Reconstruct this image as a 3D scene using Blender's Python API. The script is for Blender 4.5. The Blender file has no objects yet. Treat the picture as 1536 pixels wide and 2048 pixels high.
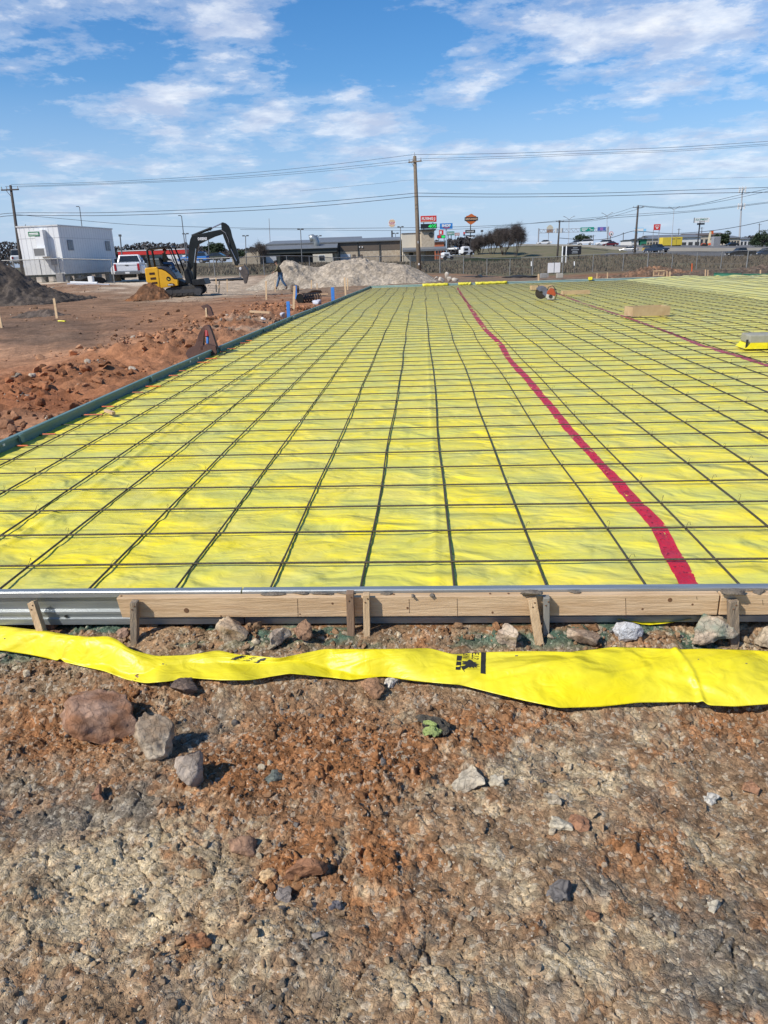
import bpy, bmesh, math, random
import numpy as np
from mathutils import Vector, Matrix
R = math.radians
random.seed(7)
rng = np.random.default_rng(11)
sc = bpy.context.scene
col = sc.collection

# ------------------------------------------------------------------ camera
CAM = np.array([1.916, -3.1433, 1.3641])
FPX = 1450.0            # focal length in pixels of a 1536 x 2048 frame
PITCH, ROLL, YAW = 0.338795, -0.033161, 0.060440
_fw = np.array([-math.sin(YAW)*math.cos(PITCH), math.cos(YAW)*math.cos(PITCH), -math.sin(PITCH)])
_r0 = np.array([math.cos(YAW), math.sin(YAW), 0.0]); _u0 = np.cross(_r0, _fw)
_ri = math.cos(ROLL)*_r0 + math.sin(ROLL)*_u0
_up = -math.sin(ROLL)*_r0 + math.cos(ROLL)*_u0
cd = bpy.data.cameras.new('camera'); cam = bpy.data.objects.new('camera', cd); col.objects.link(cam)
cd.sensor_fit = 'VERTICAL'; cd.sensor_height = 24.0; cd.lens = 24.0*FPX/2048.0
cd.clip_start = 0.05; cd.clip_end = 6000
mw = Matrix(((_ri[0], _up[0], -_fw[0], CAM[0]), (_ri[1], _up[1], -_fw[1], CAM[1]), (_ri[2], _up[2], -_fw[2], CAM[2]), (0, 0, 0, 1)))
cam.matrix_world = mw
sc.camera = cam

def ray(u, v): return _fw + _ri*(u-768)/FPX - _up*(v-1024)/FPX
def at(u, v, D):  return Vector(CAM + ray(u, v)*D)                      # a surveyed point, D metres deep
def gnd(u, v, z=0.0):
    d = ray(u, v); t = (z-CAM[2])/d[2]; return Vector(CAM + d*t)
def onY(u, v, y):
    d = ray(u, v); t = (y-CAM[1])/d[1]; return Vector(CAM + d*t)
def m(px, D): return px*D/FPX

# ------------------------------------------------------------------ light, sky, exposure
SUN_EL, SUN_AZ = R(44), math.atan2(-0.74, -0.58)
sund = Vector((math.sin(SUN_AZ)*math.cos(SUN_EL), math.cos(SUN_AZ)*math.cos(SUN_EL), math.sin(SUN_EL)))
sl = bpy.data.lights.new('sun', 'SUN'); sl.energy = 3.7; sl.angle = R(1.4); sl.color = (1.0, 0.94, 0.85)
so = bpy.data.objects.new('sun', sl); col.objects.link(so)
so.rotation_euler = sund.to_track_quat('Z', 'Y').to_euler(); so.location = (-20, -10, 30)
sc.view_settings.view_transform = 'Standard'; sc.view_settings.look = 'None'
sc.view_settings.exposure = 0.40; sc.view_settings.gamma = 1.0; sc.view_settings.use_curve_mapping = False

world = bpy.data.worlds.new('World'); sc.world = world; world.use_nodes = True
wn = world.node_tree; wn.nodes.clear()
class NT:
    def __init__(s, nt): s.nt = nt
    def n(s, typ, **kw):
        nd = s.nt.nodes.new(typ)
        for k, v in kw.items():
            if k.startswith('i_'):
                key = k[2:]; key = int(key) if key.isdigit() else key.replace('_', ' ')
                if hasattr(v, 'is_linked') or isinstance(v, bpy.types.NodeSocket): s.nt.links.new(v, nd.inputs[key])
                else: nd.inputs[key].default_value = v
            else: setattr(nd, k, v)
        return nd
    def math(s, op, a, b=0.0, c=None, clamp=False):
        nd = s.nt.nodes.new('ShaderNodeMath'); nd.operation = op; nd.use_clamp = clamp
        for i, v in enumerate((a, b) if c is None else (a, b, c)):
            if isinstance(v, bpy.types.NodeSocket): s.nt.links.new(v, nd.inputs[i])
            else: nd.inputs[i].default_value = v
        return nd.outputs[0]
    def mix(s, f, a, b, blend='MIX'):
        nd = s.nt.nodes.new('ShaderNodeMix'); nd.data_type = 'RGBA'; nd.blend_type = blend
        for i, v in ((0, f), (6, a), (7, b)):
            if isinstance(v, bpy.types.NodeSocket): s.nt.links.new(v, nd.inputs[i])
            else: nd.inputs[i].default_value = (tuple(v)+(1,) if i and len(v) == 3 else v)
        return nd.outputs[2]
    def ramp(s, f, stops, interp='LINEAR'):
        nd = s.nt.nodes.new('ShaderNodeValToRGB'); nd.color_ramp.interpolation = interp
        el = nd.color_ramp.elements
        while len(el) < len(stops): el.new(0.5)
        for e, (p, c) in zip(el, stops):
            e.position = p; e.color = (c, c, c, 1) if not hasattr(c, '__len__') else (tuple(c)+(1,))[:4]
        s.nt.links.new(f, nd.inputs[0]); return nd.outputs[0]
    def link(s, a, b): s.nt.links.new(a, b)

W = NT(wn)
sky = W.n('ShaderNodeTexSky', sky_type='NISHITA', sun_disc=False, sun_elevation=SUN_EL, sun_rotation=SUN_AZ % (2*math.pi))
sky.air_density = 1.0; sky.dust_density = 0.6; sky.ozone_density = 2.5; sky.altitude = 200
tc = W.n('ShaderNodeTexCoord'); sep = W.n('ShaderNodeSeparateXYZ'); W.link(tc.outputs['Generated'], sep.inputs[0])
X, Y, Z = sep.outputs
zc = W.math('MAXIMUM', Z, 0.0)
den = W.math('ADD', zc, 0.15)
cv = W.n('ShaderNodeCombineXYZ', i_0=W.math('DIVIDE', X, den), i_1=W.math('DIVIDE', Y, den), i_2=W.math('MULTIPLY', Z, 3.0))
n1 = W.n('ShaderNodeTexNoise', i_Vector=cv.outputs[0], i_Scale=3.4, i_Detail=10.0, i_Roughness=0.64, i_Distortion=0.05)
n2 = W.n('ShaderNodeTexNoise', i_Vector=cv.outputs[0], i_Scale=0.9, i_Detail=3.0, i_Roughness=0.5)
az = W.math('ARCTAN2', X, Y); el = W.math('ARCSINE', Z)
def blob(u, v, su, sv, k, tilt=0.0):
    d = ray(u, v); d = d/np.linalg.norm(d); a0 = math.atan2(d[0], d[1]); e0 = math.asin(d[2])
    da = W.math('SUBTRACT', az, a0); de = W.math('SUBTRACT', el, e0)
    a2 = W.math('MULTIPLY_ADD', de, tilt, da); e2 = W.math('MULTIPLY_ADD', da, -tilt, de)
    a2 = W.math('DIVIDE', a2, su/FPX); e2 = W.math('DIVIDE', e2, sv/FPX)
    q = W.math('MULTIPLY_ADD', a2, a2, W.math('MULTIPLY', e2, e2))
    return W.math('MULTIPLY', W.math('EXPONENT', W.math('MULTIPLY', q, -1.0)), k)
tot = None
for b in ((450, 70, 120, 55, .22, 0), (320, 205, 190, 30, .19, .12), (50, 75, 80, 55, .17, 0), (1300, 50, 290, 50, .24, .15), (1120, 40, 120, 50, .10, 0),
          (1400, 150, 230, 40, .22, 0.2), (520, 240, 140, 26, .12, .2), (230, 318, 260, 30, .14, 0), (180, 130, 110, 35, -.12, 0), (90, 250, 110, 40, -.10, 0), (740, 265, 150, 55, .19, 0), (900, 190, 170, 20, .17, .25), (700, 180, 60, 22, .14, 0), (1000, 320, 330, 45, .12, 0),
          (1250, 300, 260, 40, .12, 0), (710, 120, 60, 28, .14, 0), (960, 60, 60, 50, .13, 0), (1450, 340, 160, 40, .12, 0),
          (150, 400, 500, 30, .10, 0), (820, 100, 150, 120, -.10, 0), (1120, 240, 180, 50, -.12, 0), (700, 20, 90, 45, -.10, 0), (1300, 235, 200, 26, -.06, 0), (120, 250, 70, 40, -.15, 0),
          (620, 150, 80, 60, -.08, 0), (640, 40, 60, 60, -.06, 0), (560, 330, 200, 25, -.05, 0), (980, 130, 120, 60, -.08, 0), (230, 140, 60, 30, -.08, 0), (900, 420, 600, 30, -.03, 0)):
    o = blob(*b); o = W.math('MULTIPLY', o, 0.80); tot = o if tot is None else W.math('ADD', tot, o)
dens = W.math('ADD', W.math('ADD', W.math('MULTIPLY', n1.outputs[0], 0.98), W.math('MULTIPLY', n2.outputs[0], 0.16)), tot)
mask = W.ramp(dens, ((0.575, 0.0), (0.67, 0.32), (0.77, 0.76), (0.92, 1.0)), 'EASE')
n3 = W.n('ShaderNodeTexNoise', i_Vector=cv.outputs[0], i_Scale=5.0, i_Detail=6.0, i_Roughness=0.6, i_Distortion=0.2)
ccol = W.mix(W.ramp(n3.outputs[0], ((0.40, 0.0), (0.62, 1.0))), (0.43, 0.49, 0.63), (0.72, 0.75, 0.80))
# Nishita sky, with its saturation raised towards a winter blue, paler above the horizon
hs = W.n('ShaderNodeHueSaturation', i_Saturation=1.42, i_Value=1.0); W.link(sky.outputs[0], hs.inputs['Color'])
skc = W.mix(1.0, hs.outputs[0], (0.82, 0.96, 1.06), 'MULTIPLY')
STR = 0.10
skl = W.n('ShaderNodeVectorMath', operation='SCALE', i_0=skc); skl.inputs['Scale'].default_value = STR
fade = W.ramp(el, ((0.0, 0.85), (0.08, 0.62), (0.20, 0.12), (0.45, 0.0)))
base = W.mix(fade, skl.outputs[0], (0.36, 0.46, 0.66))
cm = W.math('MULTIPLY', mask, W.ramp(el, ((0.0, 0.25), (0.10, 0.75), (0.2, 0.95))))
fin = W.mix(cm, base, ccol)
bg = W.n('ShaderNodeBackground', i_Color=fin); bg.inputs['Strength'].default_value = 1.0
wo = W.n('ShaderNodeOutputWorld'); W.link(bg.outputs[0], wo.inputs[0])

# ------------------------------------------------------------------ materials
MATS = {}
def M(name, c1, c2=None, scale=6.0, rough=0.75, metal=0.0, bump=0.0, bscale=60.0, spec=0.4, detail=5.0, lo=.35, hi=.65, stretch=None, emit=0.0):
    if name in MATS: return MATS[name]
    mt = bpy.data.materials.new(name); mt.use_nodes = True; T = NT(mt.node_tree); b = mt.node_tree.nodes['Principled BSDF']
    b.inputs['Roughness'].default_value = rough; b.inputs['Metallic'].default_value = metal; b.inputs['Specular IOR Level'].default_value = spec
    t = T.n('ShaderNodeTexCoord'); vec = t.outputs['Object']
    if stretch:
        mp = T.n('ShaderNodeMapping'); mp.inputs['Scale'].default_value = stretch; T.link(vec, mp.inputs[0]); vec = mp.outputs[0]
    if c2 is None: c2 = tuple(x*0.82 for x in c1)
    nz = T.n('ShaderNodeTexNoise', i_Vector=vec, i_Scale=scale, i_Detail=detail, i_Roughness=.6)
    c = T.mix(T.ramp(nz.outputs[0], ((lo, 0.0), (hi, 1.0))), c1, c2); T.link(c, b.inputs['Base Color'])
    if bump:
        nb = T.n('ShaderNodeTexNoise', i_Vector=vec, i_Scale=bscale, i_Detail=6.0, i_Roughness=.65)
        bp = T.n('ShaderNodeBump', i_Strength=bump, i_Distance=.02, i_Height=nb.outputs[0]); T.link(bp.outputs[0], b.inputs['Normal'])
    if emit: T.link(c, b.inputs['Emission Color']); b.inputs['Emission Strength'].default_value = emit
    MATS[name] = mt; return mt

def soil_mat():
    mt = bpy.data.materials.new('soil'); mt.use_nodes = True; T = NT(mt.node_tree); b = mt.node_tree.nodes['Principled BSDF']
    b.inputs['Roughness'].default_value = .93; b.inputs['Specular IOR Level'].default_value = .15
    a = T.n('ShaderNodeAttribute', attribute_name='col'); t = T.n('ShaderNodeTexCoord'); v = t.outputs['Object']
    wp = T.n('ShaderNodeTexNoise', i_Vector=v, i_Scale=22.0, i_Detail=3.0); 
    wv = T.n('ShaderNodeVectorMath', operation='MULTIPLY_ADD', i_0=wp.outputs['Color'], i_1=(.035, .035, .035), i_2=v); vw = wv.outputs[0]
    nz = T.n('ShaderNodeTexNoise', i_Vector=v, i_Scale=120.0, i_Detail=4.0, i_Roughness=.7)
    nz2 = T.n('ShaderNodeTexNoise', i_Vector=v, i_Scale=14.0, i_Detail=6.0, i_Roughness=.7)
    c = T.mix(1.0, a.outputs['Color'], T.ramp(nz.outputs[0], ((.3, .74), (.7, 1.26))), 'MULTIPLY')
    c = T.mix(1.0, c, T.ramp(nz2.outputs[0], ((.3, .74), (.7, 1.24))), 'MULTIPLY')
    hs_ = []
    for sc_, lo_, hi_ in ((26.0, .80, 1.20), (75.0, .74, 1.30), (170.0, .85, 1.2)):      # each crumb of clay has its own tone
        vo = T.n('ShaderNodeTexVoronoi', i_Vector=vw, i_Scale=sc_); sep_ = T.n('ShaderNodeSeparateColor', i_0=vo.outputs['Color'])
        c = T.mix(1.0, c, T.ramp(sep_.outputs[0], ((0.0, lo_), (1.0, hi_))), 'MULTIPLY')
        ed = T.n('ShaderNodeTexVoronoi', i_Vector=vw, i_Scale=sc_, feature='DISTANCE_TO_EDGE'); hs_.append((T.ramp(ed.outputs['Distance'], ((0.0, 0.0), (.08 if sc_ < 50 else .20, 1.0))), sep_.outputs[1]))
        if sc_ == 75.0: c = T.mix(T.math('MULTIPLY', T.ramp(sep_.outputs[1], ((.80, 0.0), (.92, 1.0))), .45), c, (.56, .49, .37))
    vo = T.n('ShaderNodeTexVoronoi', i_Vector=v, i_Scale=95.0)                          # small pale limestone grit
    sp = T.ramp(vo.outputs['Distance'], ((.16, 1.0), (.22, 0.0))); vc = T.ramp(T.n('ShaderNodeSeparateColor', i_0=vo.outputs['Color']).outputs[0], ((.92, 0.0), (.94, 1.0)))
    c = T.mix(T.math('MULTIPLY', sp, vc), c, (.62, .56, .45))
    T.link(c, b.inputs['Base Color'])
    h = T.math('ADD', T.math('MULTIPLY', nz.outputs[0], .35), T.math('MULTIPLY', nz2.outputs[0], .8))
    for (e_, r_), k_ in zip(hs_, (.40, .40, .25)): h = T.math('ADD', h, T.math('MULTIPLY', T.math('MULTIPLY_ADD', r_, .9, e_), k_))
    n4 = T.n('ShaderNodeTexNoise', i_Vector=v, i_Scale=420.0, i_Detail=3.0, i_Roughness=.7)
    h = T.math('ADD', h, T.math('MULTIPLY', n4.outputs[0], .22))
    bp = T.n('ShaderNodeBump', i_Strength=.75, i_Distance=.0042, i_Height=h); T.link(bp.outputs[0], b.inputs['Normal'])
    return mt
SOIL = soil_mat()
def rock_mat():
    mt = bpy.data.materials.new('clay_rock'); mt.use_nodes = True; T = NT(mt.node_tree); b = mt.node_tree.nodes['Principled BSDF']; b.inputs['Roughness'].default_value = .92; b.inputs['Specular IOR Level'].default_value = .15
    a = T.n('ShaderNodeAttribute', attribute_name='col'); t = T.n('ShaderNodeTexCoord'); v = t.outputs['Object']
    nz = T.n('ShaderNodeTexNoise', i_Vector=v, i_Scale=90.0, i_Detail=7.0, i_Roughness=.7); nz2 = T.n('ShaderNodeTexNoise', i_Vector=v, i_Scale=28.0, i_Detail=6.0, i_Roughness=.65)
    c = T.mix(1.0, a.outputs['Color'], T.ramp(nz.outputs[0], ((.3, .78), (.7, 1.22))), 'MULTIPLY'); c = T.mix(1.0, c, T.ramp(nz2.outputs[0], ((.3, .85), (.7, 1.15))), 'MULTIPLY'); T.link(c, b.inputs['Base Color'])
    wv = T.n('ShaderNodeVectorMath', operation='MULTIPLY_ADD', i_0=nz2.outputs['Color'], i_1=(.05, .05, .05), i_2=v)
    ed = T.n('ShaderNodeTexVoronoi', i_Vector=wv.outputs[0], i_Scale=24.0, feature='DISTANCE_TO_EDGE'); e = T.ramp(ed.outputs['Distance'], ((0.0, 0.0), (.05, 1.0)))
    h = T.math('ADD', T.math('MULTIPLY', nz.outputs[0], .6), T.math('ADD', nz2.outputs[0], T.math('MULTIPLY', e, .35))); bp = T.n('ShaderNodeBump', i_Strength=.9, i_Distance=.007, i_Height=h); T.link(bp.outputs[0], b.inputs['Normal']); return mt
ROCKM = rock_mat()
def far_soil_mat():
    mt = bpy.data.materials.new('site_soil'); mt.use_nodes = True; T = NT(mt.node_tree); b = mt.node_tree.nodes['Principled BSDF']
    b.inputs['Roughness'].default_value = .95; b.inputs['Specular IOR Level'].default_value = .12
    a = T.n('ShaderNodeAttribute', attribute_name='col'); t = T.n('ShaderNodeTexCoord'); v = t.outputs['Object']
    nz = T.n('ShaderNodeTexNoise', i_Vector=v, i_Scale=9.0, i_Detail=9.0, i_Roughness=.72)
    nz2 = T.n('ShaderNodeTexNoise', i_Vector=v, i_Scale=1.1, i_Detail=6.0, i_Roughness=.65)
    c = T.mix(1.0, a.outputs['Color'], T.ramp(nz.outputs[0], ((.3, .62), (.7, 1.32))), 'MULTIPLY')
    c = T.mix(1.0, c, T.ramp(nz2.outputs[0], ((.3, .78), (.7, 1.2))), 'MULTIPLY'); T.link(c, b.inputs['Base Color'])
    bp = T.n('ShaderNodeBump', i_Strength=.9, i_Distance=.05, i_Height=nz.outputs[0]); T.link(bp.outputs[0], b.inputs['Normal'])
    return mt
FARSOIL = far_soil_mat()

# ------------------------------------------------------------------ mesh helpers
class MB:
    def __init__(s): s.v = []; s.f = []
    def add(s, vs, fs):
        o = len(s.v); s.v += [tuple(x) for x in vs]; s.f += [tuple(i+o for i in f) for f in fs]; return s
    def box(s, c, d, rz=0, ry=0, rx=0):
        mt = Matrix.Translation(c) @ Matrix.Rotation(rz, 4, 'Z') @ Matrix.Rotation(ry, 4, 'Y') @ Matrix.Rotation(rx, 4, 'X')
        vs = [mt @ Vector((x*d[0]/2, y*d[1]/2, z*d[2]/2)) for x in (-1, 1) for y in (-1, 1) for z in (-1, 1)]
        return s.add(vs, [(0, 1, 3, 2), (4, 6, 7, 5), (0, 4, 5, 1), (2, 3, 7, 6), (0, 2, 6, 4), (1, 5, 7, 3)])
    def bx(s, x0, x1, y0, y1, z0, z1): return s.box(((x0+x1)/2, (y0+y1)/2, (z0+z1)/2), (x1-x0, y1-y0, z1-z0))
    def bar(s, p, q, w, d, tip=False):       # rectangular bar between two points
        p, q = Vector(p), Vector(q); a = (q-p).normalized(); ref = Vector((0, 1, 0)) if abs(a.y) < .9 else Vector((1, 0, 0))
        x = a.cross(ref).normalized(); y = a.cross(x).normalized(); vs = []
        for c, k in ((p, 1), (q, .25 if tip else 1)):
            for i, j in ((-1, -1), (1, -1), (1, 1), (-1, 1)): vs.append(c + x*w/2*i*k + y*d/2*j*(k if tip else 1))
        return s.add(vs, [(3, 2, 1, 0), (4, 5, 6, 7), (0, 1, 5, 4), (1, 2, 6, 5), (2, 3, 7, 6), (3, 0, 4, 7)])
    def tube(s, pts, r, n=6, cap=True):
        pts = [Vector(p) for p in pts]; rs = r if hasattr(r, '__len__') else [r]*len(pts); vs = []; fs = []
        px = None
        for i, p in enumerate(pts):
            t = (pts[min(i+1, len(pts)-1)] - pts[max(i-1, 0)]).normalized()
            if px is None: ref = Vector((0, 0, 1)) if abs(t.z) < .9 else Vector((1, 0, 0)); x = t.cross(ref).normalized()
            else: x = (px - t*px.dot(t)).normalized()
            px = x; y = t.cross(x)
            for k in range(n): a = 2*math.pi*k/n; vs.append(p + x*math.cos(a)*rs[i] + y*math.sin(a)*rs[i])
        for i in range(len(pts)-1):
            for k in range(n): k2 = (k+1) % n; fs.append((i*n+k, i*n+k2, (i+1)*n+k2, (i+1)*n+k))
        if cap: fs.append(tuple(range(n-1, -1, -1))); fs.append(tuple((len(pts)-1)*n+k for k in range(n)))
        return s.add(vs, fs)
    def cyl(s, p, q, r, r2=None, n=12): return s.tube([p, q], [r, r if r2 is None else r2], n)
    def prism(s, poly, d0, d1, plane='XZ', mapf=None):     # outline given in a plane, extruded d0..d1 along the third axis
        n = len(poly)
        def P(a, b, d): return (a, d, b) if plane == 'XZ' else ((d, a, b) if plane == 'YZ' else (a, b, d))
        vs = [P(a, b, d0) for a, b in poly] + [P(a, b, d1) for a, b in poly]
        if mapf: vs = [mapf(Vector(q)) for q in vs]
        fs = [tuple(range(n)), tuple(range(2*n-1, n-1, -1))] + [(i, n+i, n+(i+1) % n, (i+1) % n) for i in range(n)]
        return s.add(vs, fs)
    def ball(s, c, r, seg=10, rings=7):
        r = r if hasattr(r, '__len__') else (r, r, r); vs = []; fs = []
        for i in range(rings+1):
            th = math.pi*i/rings
            for k in range(seg): a = 2*math.pi*k/seg; vs.append((c[0]+r[0]*math.sin(th)*math.cos(a), c[1]+r[1]*math.sin(th)*math.sin(a), c[2]+r[2]*math.cos(th)))
        for i in range(rings):
            for k in range(seg): k2 = (k+1) % seg; fs.append((i*seg+k, (i+1)*seg+k, (i+1)*seg+k2, i*seg+k2))
        return s.add(vs, fs)
    def build(s, name, mat, parent=None, smooth=False, bevel=0, recalc=True):
        me = bpy.data.meshes.new(name); me.from_pydata([tuple(v) for v in s.v], [], s.f); 
        if recalc:
            bm = bmesh.new(); bm.from_mesh(me); bmesh.ops.recalc_face_normals(bm, faces=bm.faces); bm.to_mesh(me); bm.free()
        me.materials.append(mat); o = bpy.data.objects.new(name, me); col.objects.link(o)
        if smooth: me.polygons.foreach_set('use_smooth', [True]*len(me.polygons))
        if parent: o.parent = parent
        if bevel:
            bv = o.modifiers.new('bevel', 'BEVEL'); bv.width = bevel; bv.segments = 2; bv.limit_method = 'ANGLE'; bv.angle_limit = R(40)
        return o
def tag(o, label, cat, group=None):
    o['label'] = label; o['category'] = cat
    if group: o['group'] = group
    return o
def structure(o): o['kind'] = 'structure'; return o
def thing(name, label, cat, loc=(0, 0, 0), rz=0, group=None):
    o = bpy.data.objects.new(name, None); col.objects.link(o); o.location = loc; o.rotation_euler = (0, 0, rz); o.empty_display_size = .2
    return tag(o, label, cat, group)
def copy_tree(o, parent=None):
    c = o.copy(); col.objects.link(c); c.parent = parent
    for ch in [x for x in list(bpy.data.objects) if x.parent == o]: copy_tree(ch, c)
    return c
def npmesh(name, V, F, mat, colors=None, smooth=True, parent=None):
    me = bpy.data.meshes.new(name); V = np.asarray(V, np.float32); F = np.asarray(F, np.int32); k = F.shape[1]
    me.vertices.add(len(V)); me.vertices.foreach_set('co', V.ravel())
    me.loops.add(F.size); me.loops.foreach_set('vertex_index', F.ravel())
    me.polygons.add(len(F)); me.polygons.foreach_set('loop_start', np.arange(0, F.size, k, dtype=np.int32)); me.polygons.foreach_set('loop_total', np.full(len(F), k, np.int32))
    me.polygons.foreach_set('use_smooth', np.full(len(F), smooth)); me.update(calc_edges=True)
    if colors is not None:
        at_ = me.color_attributes.new('col', 'FLOAT_COLOR', 'POINT'); c4 = np.ones((len(V), 4), np.float32); c4[:, :3] = colors; at_.data.foreach_set('color', c4.ravel())
    me.materials.append(mat); o = bpy.data.objects.new(name, me); col.objects.link(o)
    if parent: o.parent = parent
    return o
def gridfaces(nx, ny, keep=None):
    i = np.arange(nx-1)[None, :]; j = np.arange(ny-1)[:, None]; a = (j*nx+i)
    F = np.stack([a, a+1, a+1+nx, a+nx], -1).reshape(-1, 4)
    return F if keep is None else F[keep.reshape(-1)]

# ------------------------------------------------------------------ noise in numpy
def _h(ix, iy, s):
    x = (ix.astype(np.int64)*374761393 + iy.astype(np.int64)*668265263 + s*974634777) & 0xffffffff
    x = ((x ^ (x >> 13))*1274126177) & 0xffffffff; x = ((x ^ (x >> 16))*2246822519) & 0xffffffff
    return ((x ^ (x >> 15)) & 0xffffff)/float(0xffffff)
def vn(x, y, s=0):
    fx, fy = np.floor(x), np.floor(y); tx, ty = x-fx, y-fy; tx = tx*tx*tx*(tx*(tx*6-15)+10); ty = ty*ty*ty*(ty*(ty*6-15)+10)
    a, b = _h(fx, fy, s), _h(fx+1, fy, s); c, d = _h(fx, fy+1, s), _h(fx+1, fy+1, s)
    return (a*(1-tx)+b*tx)*(1-ty) + (c*(1-tx)+d*tx)*ty
def fbm(x, y, o=5, s=0, g=.5):
    t = 0; a = 1; n = 0
    for k in range(o): t = t+a*vn(x*2**k+k*17.3, y*2**k-k*9.1, s+k); n += a; a *= g
    return t/n
def voro(x, y, s=0):
    fx, fy = np.floor(x), np.floor(y); f1 = np.full(x.shape, 9.); f2 = np.full(x.shape, 9.); idd = np.zeros(x.shape)
    for i in (-1, 0, 1):
        for j in (-1, 0, 1):
            cx, cy = fx+i, fy+j; px = cx+_h(cx, cy, s); py = cy+_h(cx, cy, s+91); d = np.hypot(px-x, py-y); hh = _h(cx, cy, s+7)
            m1 = d < f1; f2 = np.where(m1, f1, np.minimum(f2, d)); idd = np.where(m1, hh, idd); f1 = np.where(m1, d, f1)
    return f1, f2, idd
def voro2(x, y, s=0):
    fx, fy = np.floor(x), np.floor(y); f1 = np.full(x.shape, 9.); f2 = f1.copy(); idd = np.zeros(x.shape); dx = idd.copy(); dy = idd.copy()
    for i in (-1, 0, 1):
        for j in (-1, 0, 1):
            cx, cy = fx+i, fy+j; px = cx+_h(cx, cy, s); py = cy+_h(cx, cy, s+91); d = np.hypot(px-x, py-y); hh = _h(cx, cy, s+7)
            m1 = d < f1; f2 = np.where(m1, f1, np.minimum(f2, d)); idd = np.where(m1, hh, idd); dx = np.where(m1, x-px, dx); dy = np.where(m1, y-py, dy); f1 = np.where(m1, d, f1)
    return f1, f2, idd, dx, dy
def ss(a, b, x): t = np.clip((x-a)/(b-a), 0, 1); return t*t*(3-2*t)

# ------------------------------------------------------------------ terrain
CT = [(-2500, 3, -.20), (768, 3, -.20), (3500, 3, -.20), (-2500, 6, -.22), (768, 6, -.22), (3500, 6, -.22), (-600, 12, -.26), (200, 12, -.27), (900, 12, -.27), (1900, 12, -.27),
      (-600, 25, -.32), (0, 25, -.32), (520, 25, -.30), (1200, 25, -.30), (2200, 25, -.3), (-500, 40, -.3), (0, 42, -.46), (260, 38, -.48), (360, 41, -.44), (838, 38, -.36), (1300, 38, -.36), (1800, 40, -.4),
      (563, 47, -.60), (262, 60, -.02), (120, 57, .22), (-200, 60, .4), (700, 45, -.48), (838, 68, -.45), (560, 72, -.05), (700, 75, -.4), (1065, 80, -1.06), (1245, 80, -.95), (1440, 80, -1.06), (1900, 80, -1.2),
      (120, 90, .7), (560, 130, .45), (800, 200, -.1), (560, 200, .5), (1000, 200, -.6), (300, 200, .6), (0, 200, 1.0), (-600, 200, 1.5), (1100, 190, -.4), (1270, 150, .0), (1480, 150, -1.0), (1800, 150, -1.5),
      (1300, 260, .2), (1700, 260, -.3), (0, 600, 2), (768, 600, 0), (1536, 600, -.5), (-2000, 600, 3), (3500, 600, 0)]
CT = np.array([(u/420., 2.0*math.log(D), z) for u, D, z in CT])
def H(x, y):
    x = np.asarray(x, float); y = np.asarray(y, float); sh = x.shape; x = x.ravel(); y = y.ravel()
    P = np.stack([x-CAM[0], y-CAM[1], np.full_like(x, -1.6)], -1); d = P@_fw; dd = np.maximum(d, 2.2)
    u = np.clip(768+FPX*(P@_ri)/dd, -2500, 3500)/420.; L = 2.0*np.log(dd)
    num = np.zeros_like(x); den = np.zeros_like(x)
    for cu, cl, cz in CT:
        w = 1/(((u-cu)**2+(L-cl)**2)**1.7+1e-4); num += w*cz; den += w
    return (num/den).reshape(sh)
# outline of the slab: its left form and its far form, surveyed along the steel
LE = [gnd(u, v, .075) for u, v in ((-330, 1022), (0, 880), (425, 697), (577, 634), (668, 600), (740, 572))]
LEy = np.array([-.45]+[p.y for p in LE[1:]]); LEx = np.array([LE[1].x-.05]+[p.x for p in LE[1:]])
Y0, Y1, X1 = -.43, LE[-1].y, 22.0
def leftx(y): return np.interp(y, LEy, LEx)
def inslab(x, y): return (y > Y0) & (y < Y1) & (x > leftx(y)) & (x < X1)

GX0, GX1, GY0, GY1 = -2.3, 6.0, -3.0, -.36        # the closely modelled patch of soil in front of the form
def zone(L, x, y):
    t = 0
    for u, v, su, sv, k in L:
        p = gnd(u, v, -.2); D = float(np.dot(np.array(p)-CAM, _fw)); a = su*D/FPX; b = sv*D/FPX/math.sin(math.atan2(CAM[2]+.2, p.y-CAM[1]))
        t = t+k*np.exp(-((x-p.x)/a)**2-((y-p.y)/b)**2)
    return t
RUST = [(650, 1530, 260, 110, 1), (560, 1740, 90, 60, .9), (780, 1710, 120, 50, .8), (150, 1450, 260, 70, .75), (1230, 1700, 150, 45, .6), (1250, 1450, 300, 50, .5), (980, 1470, 120, 80, .6), (880, 1830, 150, 40, .35), (390, 1880, 90, 50, .55), (500, 1990, 80, 40, .4), (100, 1790, 160, 25, .55), (1500, 1600, 90, 60, .4), (600, 1270, 900, 40, .55), (1500, 1430, 120, 40, .5)]
GRAY = [(120, 1600, 150, 55, .9), (400, 1450, 90, 60, .6), (1100, 1400, 170, 30, .8), (1010, 1560, 150, 50, .5), (1390, 1850, 130, 90, .9), (1100, 1910, 120, 60, .7), (300, 1620, 100, 60, .5), (560, 1990, 140, 60, .6), (60, 1990, 120, 60, .6), (800, 1900, 120, 60, .5), (1180, 1790, 60, 60, .6), (1480, 1980, 160, 60, .6), (1300, 1590, 160, 50, .4)]
TAN = [(200, 1700, 270, 70, .8), (300, 1840, 320, 70, .8), (1250, 1860, 90, 50, .9), (1140, 1920, 90, 40, .8), (1120, 1550, 230, 60, .6), (500, 1960, 150, 60, .5), (1450, 1700, 120, 60, .5), (950, 1960, 200, 60, .5), (950, 1720, 120, 60, .4), (1300, 1400, 200, 30, .3)]
PAL = np.array([(.275, .124, .050), (.162, .140, .107), (.47, .375, .235), (.258, .163, .090)])   # rust clay, grey clay, tan marl, brown
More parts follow.
